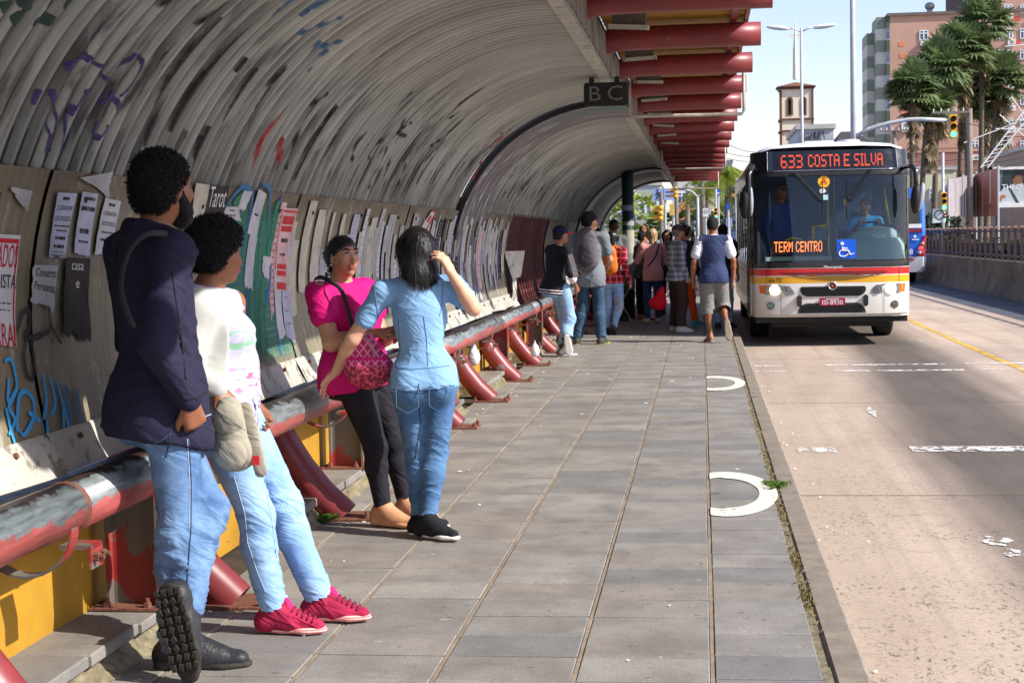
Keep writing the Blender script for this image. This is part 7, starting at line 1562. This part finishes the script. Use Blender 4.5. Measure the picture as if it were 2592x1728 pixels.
graffiti('graffiti',[(.05,(1520,0),(1290,170)),(.05,(1300,20),(1175,185)),(.12,(1470,110),(1290,300),(1150,480),(1040,690),(950,960)),(.10,(1650,180),(1450,380),(1260,610),(1120,870)),(.06,(1630,380),(1555,475)),(.05,(1700,450),(1560,640),(1470,800)),(.16,(1880,470),(1780,540)),(.04,(1780,570),(1680,720)),(.06,(2170,620),(2030,710)),(.07,(2230,690),(2060,960),(1940,1190)),(.06,(2120,650),(2010,800),(1890,1120)),(.10,(1380,830),(1290,1050)),(.08,(1330,900),(1280,1100)),(.09,(1450,1080),(1430,1120)),(.07,(1130,0),(1010,20)),(.05,(1100,330),(1000,520)),(.08,(930,880),(880,1080)),(.08,(1230,860),(1160,1000))],.08,G_blk)
graffiti('graffiti',[(.05,(140,700),(0,900)),(.04,(320,770),(240,870),(300,800)),(.05,(375,830),(260,960),(235,1090)),(.05,(480,880),(360,1000),(350,1050)),(.05,(630,810),(545,870),(600,905)),(.04,(1110,580),(960,680),(850,780)),(.04,(1115,620),(1000,700),(860,800)),(.05,(640,600),(540,700)),(.05,(960,800),(850,900),(750,970)),(.05,(280,1090),(210,1240)),(.05,(770,1040),(660,1220)),(.05,(390,1120),(350,1250)),(.03,(700,660),(560,830),(420,1080)),(.04,(520,1000),(440,1180)),(.04,(600,1060),(540,1230))],.05,G_blk,True,800)
graffiti('graffiti',[(.06,(1290,850),(1180,960),(1110,1030)),(.05,(1110,1030),(1060,1130),(1035,1190)),(.05,(1230,880),(1150,990))],.05,G_red,True,800)
# wall graffiti (crop of the left wall: scale 2.613, origin 0,560)
graffiti('graffiti',[(.022,(-10,930),(30,915),(60,1000),(70,1110),(20,1230),(60,1320),(20,1420)),(.022,(0,1240),(60,1480)),(.022,(75,1400),(85,1180),(130,1130),(185,1200),(180,1320),(120,1420),(85,1380)),(.022,(150,1270),(230,1330)),(.024,(245,1010),(270,1180),(250,1320)),(.024,(290,1030),(330,1200),(300,1290)),(.024,(340,1050),(390,1250),(440,1420)),(.022,(380,1230),(400,1500)),(.024,(270,1330),(300,1500),(360,1520),(380,1430)),(.02,(20,1040),(10,1200)),(.03,(430,1390),(510,1560))],.022,G_sky,False,0,560)
graffiti('graffiti',[(.030,(75,740),(110,610),(150,590),(160,680),(130,760),(190,770),(280,730),(300,660)),(.028,(285,560),(300,690),(370,810)),(.026,(140,770),(120,900),(150,1030),(180,1040),(185,900),(165,780))],.03,G_char,False,0,560)
graffiti('graffiti',[(.06,(400,1090),(430,1350)),(.05,(470,1120),(500,1350))],.04,G_b2,False,0,560)
# green and blue painted area on the wall (crop origin 450,440 scale 5.2275)
K5=1/5.2275
graffiti('wall_paint',[(.26,(760,260),(700,700),(620,1100),(560,1700),(560,2350)),(.20,(1100,300),(1000,700),(950,1200),(930,1800),(960,2400)),(.14,(1290,330),(1220,700),(1130,1100)),(.16,(1080,1400),(1060,1900),(1100,2400))],.2,G_teal,False,450,440,K5)
graffiti('wall_paint',[(.045,(590,420),(680,280),(790,165),(880,170),(930,240),(920,420),(850,760),(800,1100)),(.035,(1080,110),(1180,210),(1160,500),(1120,800)),(.05,(1340,270),(1290,390)),(.07,(900,1300),(870,1700),(900,2100)),(.07,(1180,1180),(1160,1500),(1110,1700)),(.04,(900,1850),(920,2200),(980,2480)),(.06,(1230,1500),(1330,2400))],.05,G_b2,False,450,440,K5)
# broad teal and blue painted field with ragged edges
def paint_field(y0,y1,t0,t1,mat,n=24):
    vs=[];fs=[];ac=[]; m=MB()
    for i in range(n+1):
        for j in range(n+1):
            u=i/n; v=j/n; vs.append(VP(y0+(y1-y0)*u,t0+(t1-t0)*v,VR-.0205)); ac.append(max(abs(2*u-1)**3,abs(2*v-1)**3))
    for i in range(n):
        for j in range(n): fs.append((i*(n+1)+j,(i+1)*(n+1)+j,(i+1)*(n+1)+j+1,i*(n+1)+j+1))
    m.add(vs,fs); me=m.mesh('wall_paint',mat); a=me.attributes.new('across','FLOAT','POINT'); a.data.foreach_set('value',ac); link('wall_paint',me,sh,O)
paint_field(7.45,8.94,-14,19.5,spray('paint_field_teal',lin((52,124,102)),.30,.34,.92,1.5)); paint_field(7.62,8.2,-14,8,spray('paint_field_blue',lin((58,112,160)),.1,.45,.85,1.8)); paint_field(8.3,8.9,-14,6,spray('paint_field_pale',lin((150,190,170)),.1,.5,.7,1.8))
# ---- posters
M_pp=lambda nm,c,v=.12: P('paper_'+nm,lin(c),.85,v,7,.25,30,spec=.15,det=8,coord='Object')
M_tk=P('print_black',(.02,.02,.022),.7,.1,30); M_tr=P('print_red',lin((186,34,40)),.7,.1,30); M_twh=P('print_cream',lin((206,206,200)),.7,.1,30)
def quadmap(c,r=VR-.0245):
    q=[LIN(*p_) for p_ in c]
    def f(u,v,dr=0):                  # u right, v down
        a=(q[0][0]+(q[1][0]-q[0][0])*u,q[0][1]+(q[1][1]-q[0][1])*u); b=(q[3][0]+(q[2][0]-q[3][0])*u,q[3][1]+(q[2][1]-q[3][1])*u)
        return VP(a[0]+(b[0]-a[0])*v,a[1]+(b[1]-a[1])*v,r-dr)
    return f
def sheet_obj(name,c,mat,torn=.0,parent=None,nu=6,nv=10,r=VR-.0245,loc=None):
    f=quadmap(c,r); m=MB(); rows=[]
    for j in range(nv+1):
        row=[]
        for i in range(nu+1):
            u=i/nu; v=j/nv
            if torn and j==nv: v+=random.uniform(-torn,torn*.4)
            if torn and i in (0,nu): u+=random.uniform(-torn,torn)*.35
            row.append(f(u,v,random.uniform(0,.0012)))
        rows.append(row)
    m.grid(rows); o=m.build(name,mat,parent,loc); return o,f
TS=1.75
def poster(c,mat,label,lines=(),torn=.03,bars=(),border=None):
    f0=quadmap(c); o,f=sheet_obj('poster',c,mat,torn); tag(o,label,'poster')
    if border: m=MB(); 
    for b in (border or ()): m.grid([[f(u,b[2]+(b[3]-b[2])*k/3,.0018) for u in (b[0],(b[0]+b[1])/2,b[1])] for k in range(4)]); 
    if border: m.build('print_band',M_tr,o)
    for txt,u,v,size,asp,mt in lines:
        me=text_mesh(txt,mt,1); bb=[v_.co.x for v_ in me.vertices]; wd=max(bb)-min(bb); 
        warp(me,lambda q: f(u+q.x/wd*asp,v-q.y*size*TS,.0026)); link('lettering',me,o)
    if bars:
        m=MB()
        for u0,u1,v,h_ in bars:
            n=max(2,int((u1-u0)/.09)); 
            for k in range(n):
                a=u0+(u1-u0)*k/n; b=a+(u1-u0)/n*random.uniform(.5,.9); m.grid([[f(a,v,.0022),f(b,v,.0022)],[f(a,v+h_,.0022),f(b,v+h_,.0022)]])
        tag(m.build('small_print',M_tk,o),kind='stuff')
    return o
W1=M_pp('white',(192,192,196),.18); W2=M_pp('lavender',(172,174,192),.18); W3=M_pp('cream',(182,176,160),.22); W4=M_pp('dark',(62,58,58),.3); W5=M_pp('pinkish',(206,170,168),.25); W6=M_pp('grey',(160,158,158),.2)
poster([(-74,585),(36,592),(26,884),(-84,872)],W1,'white poster with red frame and red lettering cut by the left edge of the picture',[('ADOS',.74,.20,.17,.48,M_tr),('ISTA',.80,.42,.10,.36,M_tk),('RRA!',.74,.90,.17,.48,M_tr)],.02,[(.55,.9,.60,.012),(.5,.9,.66,.012)],[(.0,.97,.035,.075),(.935,.965,.075,.98)])
poster([(131,482),(180,485),(149,652),(108,648)],W2,'leftmost flyer of the taped three, reading CUIDADOR DE IDOSOS',[('CUIDADOR',.52,.235,.060,.82,M_tk),('DE IDOSOS',.5,.40,.060,.82,M_tk)],.03,[(.3,.7,.06,.05),(.1,.95,.50,.022),(.25,.85,.57,.022),(.25,.85,.67,.05),(.2,.85,.80,.05),(.2,.8,.90,.015),(.1,.95,.955,.015)])
poster([(194,480),(234,486),(212,648),(172,642)],W2,'crumpled middle flyer of the taped three with shiny tape across it',[],.05,[(.15,.85,.07,.05),(.1,.95,.22,.07),(.2,.8,.57,.08),(.2,.8,.76,.035)])
poster([(252,497),(292,505),(268,645),(224,642)],W1,'rightmost flyer of the taped three, CUIDADOR DE IDOSOS, beside the man\'s shoulder',[('CUIDADOR',.48,.26,.060,.82,M_tk),('DE IDOSOS',.5,.44,.060,.80,M_tk)],.03,[(.3,.7,.07,.05),(.2,.85,.58,.025),(.2,.85,.70,.05)])
poster([(70,668),(130,670),(122,792),(60,770)],W1,'torn paper reading Conserto Persianas low on the wall left of the man',[('Conserto',.52,.18,.16,.86,M_tk),('Persianas',.52,.50,.16,.86,M_tk)],.14)
poster([(155,648),(214,652),(216,862),(146,850)],W4,'dark torn poster with the pale word casa behind the man\'s back',[('casa',.45,.10,.10,.5,M_twh),('e',.5,.32,.10,.14,M_twh)],.10)
poster([(519,466),(570,468),(553,552),(502,550)],W4,'dark grey poster with the white word Tarot above the woman in the cardigan',[('Tarot',.50,.36,.52,.84,M_twh)],.02)
poster([(484,458),(520,464),(498,588),(470,580)],W3,'pale cream sheet pasted to the left of the Tarot poster',[],.05,[])
poster([(708,522),(745,525),(716,738),(688,734)],W5,'long pink and white poster with a red heading right of the green paint',[],.02,[(.25,.75,.37,.05),(.3,.7,.55,.03)],[(.05,.98,.03,.055),(.1,.9,.10,.20),(.1,.9,.22,.29),(.1,.85,.68,.74),(.1,.85,.76,.82),(.08,.9,.90,.985)])
poster([(606,478),(628,481),(608,532),(590,526)],W1,'short white torn strip under the blue painted arch',[],.12)
poster([(645,474),(664,488),(638,600),(614,590)],W1,'upper piece of the long white torn strip on the green paint',[],.05,[(.3,.7,.5,.05)])
poster([(622,590),(640,600),(628,735),(606,725)],W1,'lower piece of the long white torn strip on the green paint',[],.08)
poster([(560,520),(590,520),(600,560),(552,552)],W1,'small white torn flyer just right of the Tarot poster',[],.15,[(.3,.7,.2,.1),(.3,.7,.55,.1)])
poster([(655,645),(675,650),(668,715),(652,690)],W1,'pointed white paper scrap on the green paint behind the woman\'s face',[],.2)
poster([(1088,530),(1098,535),(1068,590),(1060,572)],W1,'white flyer with a bold red frame above the woman in light blue',[],.02,[],[(.0,1,.0,.06),(.8,1,.06,.95),(.2,.6,.25,.6)])
poster([(185,445),(268,430),(262,505),(232,470)],W6,'large pale torn sheet above the taped flyers',[],.2)
poster([(8,466),(65,478),(52,530),(30,505)],W6,'triangular pale torn sheet high at the left edge',[],.3)
# weathered strips along the rest of the wall: parts of the cladding
rnd=random.Random(12); M_tg=P('print_faded',lin((138,136,142)),.7,.2,30); M_tg2=P('print_pale',lin((120,116,112)),.7,.2,30); M_tr2=P('print_faded_red',lin((184,104,104)),.7,.2,30)
yy=8.55
while yy<19.0:
    wd=rnd.uniform(.05,.2); th1=rnd.choice((rnd.uniform(17.5,20.3),rnd.uniform(12,19),rnd.uniform(4,15))); ln=rnd.uniform(.14,.66); th0=th1-math.degrees(ln/VR); mt=rnd.choice((W1,W2,W2,W3,W6,W3,W6,W5,W6,W4))
    rk=rnd.uniform(0,.004); f=lambda u,v,dr=0,yy=yy,wd=wd,th0=th0,th1=th1,rk=rk: VP(yy+wd*u,th1+(th0-th1)*v,VR-.0195-rk-(.012 if yy>14.9 and yy<16.7 else 0)-dr)
    m=MB(); rows=[[f(u+rnd.uniform(-.05,.05)*(0<u<1 or 1),v+(rnd.uniform(-.06,.03) if v==1 else 0),rnd.uniform(0,.001)) for u in (0,.33,.66,1)] for v in (0,.2,.4,.6,.8,1)]; m.grid(rows); o=m.build('paper_strip',mt,sh,O)
    if mt is not W6 and mt is not W3:
        q=MB(); nb=rnd.randint(7,15)
        for k in range(nb):
            v=.06+.88*k/nb; u0=rnd.uniform(.1,.25); u1=rnd.uniform(.6,.9); q.grid([[f(u0,v,.002),f(u1,v,.002)],[f(u0,v+.018,.002),f(u1,v+.018,.002)]])
        q_=q.build('small_print',M_tr2 if mt is W5 else (M_tg2 if mt is W4 else M_tg),o); tag(q_,kind='stuff')
    if rnd.random()<.5:
        t1=th0-rnd.uniform(.5,4); t0=t1-rnd.uniform(6,20); f=lambda u,v,dr=0,yy=yy,wd=wd,t0=t0,t1=t1: VP(yy+wd*u*.8,t1+(t0-t1)*v,VR-.0245-(.006 if yy>14.98 and yy<16.7 else 0)-dr)
        if t0>-13: m=MB(); m.grid([[f(u+rnd.uniform(-.08,.08),v+(rnd.uniform(-.1,.05) if v==1 else 0)) for u in (0,.5,1)] for v in (0,.25,.5,.75,1)]); m.build('paper_strip',rnd.choice((W6,W3,W1,W2)),sh,O)
    yy+=wd*rnd.choice((.35,.5,.75,1.0,1.5))
# torn cladding sheet flapping at the broken bay
m=MB(); c=VP(19.0,-8,VR-.06); pts=[[Vector((c.x+.10*math.sin(i*1.1+j)*.6+.03*j,c.y+.16*j+.03*i,c.z-.34+.17*i-.05*j*(i%2))) for j in range(4)] for i in range(5)]
m.grid(pts); m.build('torn_sheet',M_sill,sh,O)

# ---- green pole in the shelter
pole=empty('shelter_pole',(-1.34,29.0,0),'dark green round pole with paper bands standing under the vault','pole')
m=MB(); m.smooth=True; m.cyl((0,0,0),(0,0,2.70),.108,18); m.build('pole_tube',P('pole_dark_green',lin((36,60,60)),.5,.25,5),pole)
for z0,z1,mt in ((1.97,2.07,W2),(1.20,1.62,W3),(.55,1.20,P('pole_bare',lin((132,138,130)),.6,.2,9)),(1.70,1.78,W6)):  # broad cream band colours in the pole's sunlit stretch; narrow bands are paper
    m=MB(); m.smooth=True; m.grid([[Vector((.1095*math.cos(a),.1095*math.sin(a),z)) for a in [6.2832*i/18 for i in range(19)]] for z in (z0,z1)],flip=True); m.build('paper_band',mt,pole)
# folding stand in the shade
st_=empty('folding_stand',(-1.42,27.6,0),'dark crossed legs of a folding stand in front of the green pole','stand')
for a,b in (((-.20,0),(.16,.62)),((.20,0),(-.16,.62))): m=MB(); m.cyl((a[0],0,a[1]),(b[0],0,b[1]),.012,6); m.build('leg',M_steel,st_)
MB().b2(-.24,.24,-.2,.2,.62,.66).build('tray',M_dark,st_)

# ---- bags and carried things
def sdf_obj(name,D,h,mat,label,cat,base,amp=0,fr=(20,20,20)):
    V,Q=D.mesh(h); 
    if amp: V=cloth(V,Q,amp,fr,5,amp*.5,tuple(2*q for q in fr))
    b=A_(base); o=link(name,np_mesh(name,V-b,Q,mat),None,tuple(base)); return tag(o,label,cat)
M_can=fabric('grey_canvas_bag',lin((158,152,136)),.9,.10,240)
c=AT(592,1098,5.55); cv=A_(c); X_=A_((1,0,0)); Y_=A_((0,1,0))
bag=empty('sling_bag',(c.x,c.y,c.z-.14),'grey canvas sling bag with pockets hanging between the man and the woman','bag')
def bpart(name,D,h,mat,amp=.003,fr=(18,18,30)): V,Q=D.mesh(h); V=cloth(V,Q,amp,fr,7,amp*.6,(40,40,50)); return link(name,np_mesh(name,V-A_((c.x,c.y,c.z-.14)),Q,mat),bag)
D=SDF(); D.cone(cv+A_((-.015,0,.085)),cv+A_((.0,0,-.05)),.052,.070,.03,(Y_,.75)); D.ell(cv+A_((.002,0,-.075)),np.eye(3),(.078,.055,.062),.03); bpart('bag_body',D,.008,M_can,.004)
D=SDF(); D.ell(cv+A_((.002,-.042,-.070)),np.eye(3),(.058,.026,.058),.02); bpart('pocket',D,.007,M_can)
D=SDF(); D.ell(cv+A_((-.012,-.030,.055)),np.eye(3),(.058,.030,.062),.01); D.cut(cv+A_((0,0,.005)),(0,0,-1)); bpart('flap',D,.007,M_can)
D=SDF(); D.cone(cv+A_((.045,.005,.09)),cv+A_((.105,-.03,-.13)),.030,.028,.01,(Y_,.30)); sp_=bpart('hanging_strap',D,.007,M_can)
d=cv+A_((.093,-.047,-.09))-A_((c.x,c.y,c.z-.14)); MB().b2(d[0]-.013,d[0]+.013,d[1]-.004,d[1],d[2]-.017,d[2]+.017).build('red_label',P('label_red',lin((206,40,44)),.6,.1,30),sp_)
m=MB(); m.smooth=True; b0=A_((c.x,c.y,c.z-.14))
def strip(pts,wd,n_side,th=.004,mat=None,name='strap',parent=None,base=None):
    m=MB(); m.smooth=True; rows=[]; base=A_((0,0,0)) if base is None else A_(base); P_=[Vector(p)-Vector(base) for p in pts]; Q=[]
    for i in range(len(P_)-1):
        p0=P_[max(0,i-1)];p1=P_[i];p2=P_[i+1];p3=P_[min(len(P_)-1,i+2)]
        for j in range(6): t=j/6; Q.append(.5*((2*p1)+(p2-p0)*t+(2*p0-5*p1+4*p2-p3)*t*t+(3*p1-p0-3*p2+p3)*t*t*t))
    Q.append(P_[-1]); N_=Vector(n_side).normalized()
    for i,q in enumerate(Q):
        d=(Q[min(i+1,len(Q)-1)]-Q[max(0,i-1)]).normalized(); s_=d.cross(N_).normalized(); rows.append([q-s_*wd/2,q-s_*wd/2+N_*th,q+s_*wd/2+N_*th,q+s_*wd/2])
    m.grid(rows,wrap=True); return m.build(name,mat,parent)
M_web=fabric('dark_webbing',lin((58,54,62)),.8,.15,300)
m_=lambda px,py,Y: tuple(AT(px,py,Y))
strip([m_(424,592,5.18),m_(372,592,5.13),m_(330,630,5.12),m_(308,700,5.12),m_(312,760,5.10),m_(340,830,5.10)],.022,(-.3,-.95,.1),.002,M_web,'strap',bag,b0)
# pink shoulder bag
t=NT('pink_pattern_bag'); p=t.co(); x,y,z=t.sep(p); u=t.math('MULTIPLY',x,150); v=t.math('MULTIPLY',z,120); a=t.math('SINE',t.math('ADD',u,v)); b=t.math('SINE',t.math('SUBTRACT',u,v)); k=t.math('MAXIMUM',t.ramp(a,.72,.9),t.ramp(b,.72,.9)); n=t.noise(p,60,4)
col=t.mix(k,lin((184,40,104)),lin((228,140,170))); fl=t.mix(t.ramp(n,.45,.6),lin((120,34,70)),lin((226,90,110))); lo=t.ramp(z,.085,.10,1,0); col=t.mix(lo,col,fl); bd=t.math('MULTIPLY',t.ramp(z,.12,.125),t.ramp(z,.135,.14,1,0)); col=t.mix(bd,col,lin((210,20,110))); M_pbag=t.fin(col,.7,0,.3)
c3=A_(AT(930,903,7.90)); D=SDF(); D.cone(c3+A_((-.03,0,.05)),c3+A_((.0,0,-.06)),.085,.108,.03,(Y_,.5)); D.ell(c3+A_((.01,0,-.06)),np.eye(3),(.125,.06,.075),.04)
b3=tuple(c3-A_((0,0,.135))); o=empty('shoulder_bag',b3,'pink patterned shoulder bag with a diamond print hanging from the woman in magenta','bag'); V,Q=D.mesh(.008); link('bag_body',np_mesh('bag_body',cloth(V,Q,.003,(16,16,16),2)-A_(b3),Q,M_pbag),o)
strip([tuple(c3+A_((-.055,-.035,.12))),m_(868,742,7.92),m_(838,714,7.95),m_(812,702,8.05),m_(796,708,8.2)],.022,(-.2,-.9,.3),.004,M_web,'strap',o,b3)
m=MB(); m.smooth=True; m.tube([tuple(c3+A_(q)-A_(b3)) for q in ((.0,-.058,.115),(.035,-.062,.07),(.052,-.062,.0))],.004,5); m.build('zip',M_steel,o)
# backpacks
def backpack(J,label,mat,mat2,sz=1,off=.165):
    s=J['s']; c0=J['pelvis']+J['up']*.36*s-J['tf']*off*s; r,f,u=J['tr'],J['tf'],J['up']; b=A_(c0-u*.24*s); o=empty('backpack',tuple(b),label,'backpack')
    def pt(nm,D,m_,amp=.005): V,Q=D.mesh(.012); V=cloth(V,Q,amp,(14,14,14),6,amp*.5,(30,30,30)); return link(nm,np_mesh(nm,V-b,Q,m_),o)
    D=SDF(); D.cone(c0+u*.13*sz*s,c0-u*.14*sz*s,.125*sz*s,.150*sz*s,.04,(f,.55)); pt('pack_body',D,mat)
    D=SDF(); D.cone(c0-u*.02*s-f*.075*s,c0-u*.13*sz*s-f*.080*s,.085*sz*s,.105*sz*s,.03,(f,.4)); pt('front_pocket',D,mat2)
    D=SDF(); D.cone(c0+u*.20*sz*s-f*.02*s+r*-.03,c0+u*.23*sz*s-f*.02*s,.014,.014,.02); D.cone(c0+u*.23*sz*s-f*.02*s,c0+u*.20*sz*s-f*.02*s+r*.03,.014,.014,.02); pt('handle',D,mat2,0)
    for sg in (-1,1):
        sh0=J['sh'+('R' if sg>0 else 'L')]; top=J['neck']*.5+sh0*.5+u*.035*s
        strip([tuple(c0+u*.19*s+r*sg*.06*s+f*.04*s),tuple(c0+u*.22*s+r*sg*.085*s+f*.06*s),tuple(top+f*-.06*s),tuple(top+u*.012+f*.02*s),tuple(top-u*.06*s+f*.10*s)],.05*s,tuple(-f+u*.5),.012,mat2,'shoulder_strap',o,b)
    return o
M_gbp=fabric('grey_backpack_cloth',lin((100,94,100)),.8,.18,200); M_gbp2=fabric('black_backpack_trim',lin((66,62,68)),.7,.2,200)
backpack(J6,'grey-brown backpack with black trim on the tall man in the grey T-shirt',M_gbp,M_gbp2,1.08,.185)
backpack(J7,'tan orange leather backpack worn over the red plaid shirt',fabric('tan_leather',lin((206,116,40)),.5,.14,60),fabric('tan_leather_pocket',lin((186,98,32)),.5,.14,60),.95,.165)
# red bag, blond woman's strap, plastic bag, phone, papers
c=A_(AT(1668,752,24.7)); D=SDF(); D.cone(c+A_((.05,0,.14)),c+A_((0,0,-.08)),.035,.12,.05,(Y_,.5)); D.ell(c+A_((-.03,0,-.09)),np.eye(3),(.13,.06,.085),.05); sdf_obj('red_bag',D,.012,fabric('red_bag_cloth',lin((206,20,34)),.75,.1,150),'bright red cloth bag hanging beside the plaid man\'s trousers','bag',tuple(c-A_((0,0,.18))),.005)
b0=tuple(J8['pelvis']-A_((.17,0,.05))); o=empty('strap_bag',b0,'small dark bag on a diagonal strap worn by the blond woman','bag'); strip([tuple(J8['neck']+J8['tr']*.10-J8['tf']*.09),tuple(J8['neck']*.6+J8['pelvis']*.4-J8['tf']*.150+J8['tr']*.02),tuple(J8['pelvis']+J8['up']*.12-J8['tf']*.150-J8['tr']*.13)],.022,tuple(-J8['tf']),.006,M_web,'strap',o,b0)
D=SDF(); q=J8['pelvis']+J8['up']*.03-J8['tr']*.20; D.cone(q+Zv*.04,q-Zv*.06,.05,.06,.02,(J8['tr'],.5)); V,Q=D.mesh(.012); link('bag_body',np_mesh('bag_body',V-A_(b0),Q,M_web),o)
M_plas=glass('thin_plastic',(.9,.9,.92),.06,.55,.2)
def plastic(px,py,Y,r_,label,z=None):
    c=AT(px,py,Y); D=SDF(); q=A_(c); D.ell(q,np.eye(3),(r_*.8,r_*.8,r_),.02); D.cone(q+Zv*r_*.8,q+Zv*r_*1.8,r_*.45,r_*.12,.03); sdf_obj('plastic_bag',D,.014 if Y<30 else .02,fabric('white_plastic_'+str(px),lin((216,216,222)),.4,.08,30),label,'plastic bag',(c.x,c.y,c.z-r_),.012,(16,16,10))
plastic(1199,905,14.75,.085,'crumpled clear plastic bag tied under the bench pipe between two legs')
plastic(1354,889,18.2,.075,'small white plastic bag lying on the ledge farther along under the bench')
plastic(1893,664,49.6,.17,'pale plastic bag in the hand of the striped man')
c=AT(1448,672,19.6); m=MB(); m.add([(c.x-.05,c.y,c.z+.13),(c.x+.01,c.y-.02,c.z+.15),(c.x+.08,c.y,c.z-.13),(c.x+.02,c.y+.02,c.z-.16)],[(0,1,2,3)]); m.add([(c.x-.05,c.y+.006,c.z+.13),(c.x+.01,c.y-.014,c.z+.15),(c.x+.08,c.y+.006,c.z-.13),(c.x+.02,c.y+.026,c.z-.16)],[(3,2,1,0)]); tag(m.build('paper_sheet',W1),'folded white paper held by the young man in the black sweater','paper')
m=MB(); c=AT(1571,770,24.2); m.cyl((0,0,-.09),(0,0,.07),.033,10,.033); m.cyl((0,0,.07),(0,0,.11),.014,8); tag(m.build('bottle',P('clear_bottle',lin((170,170,178)),.15,.1,20,spec=.7),None,tuple(c)),'small clear bottle carried by the person in red plaid','bottle')
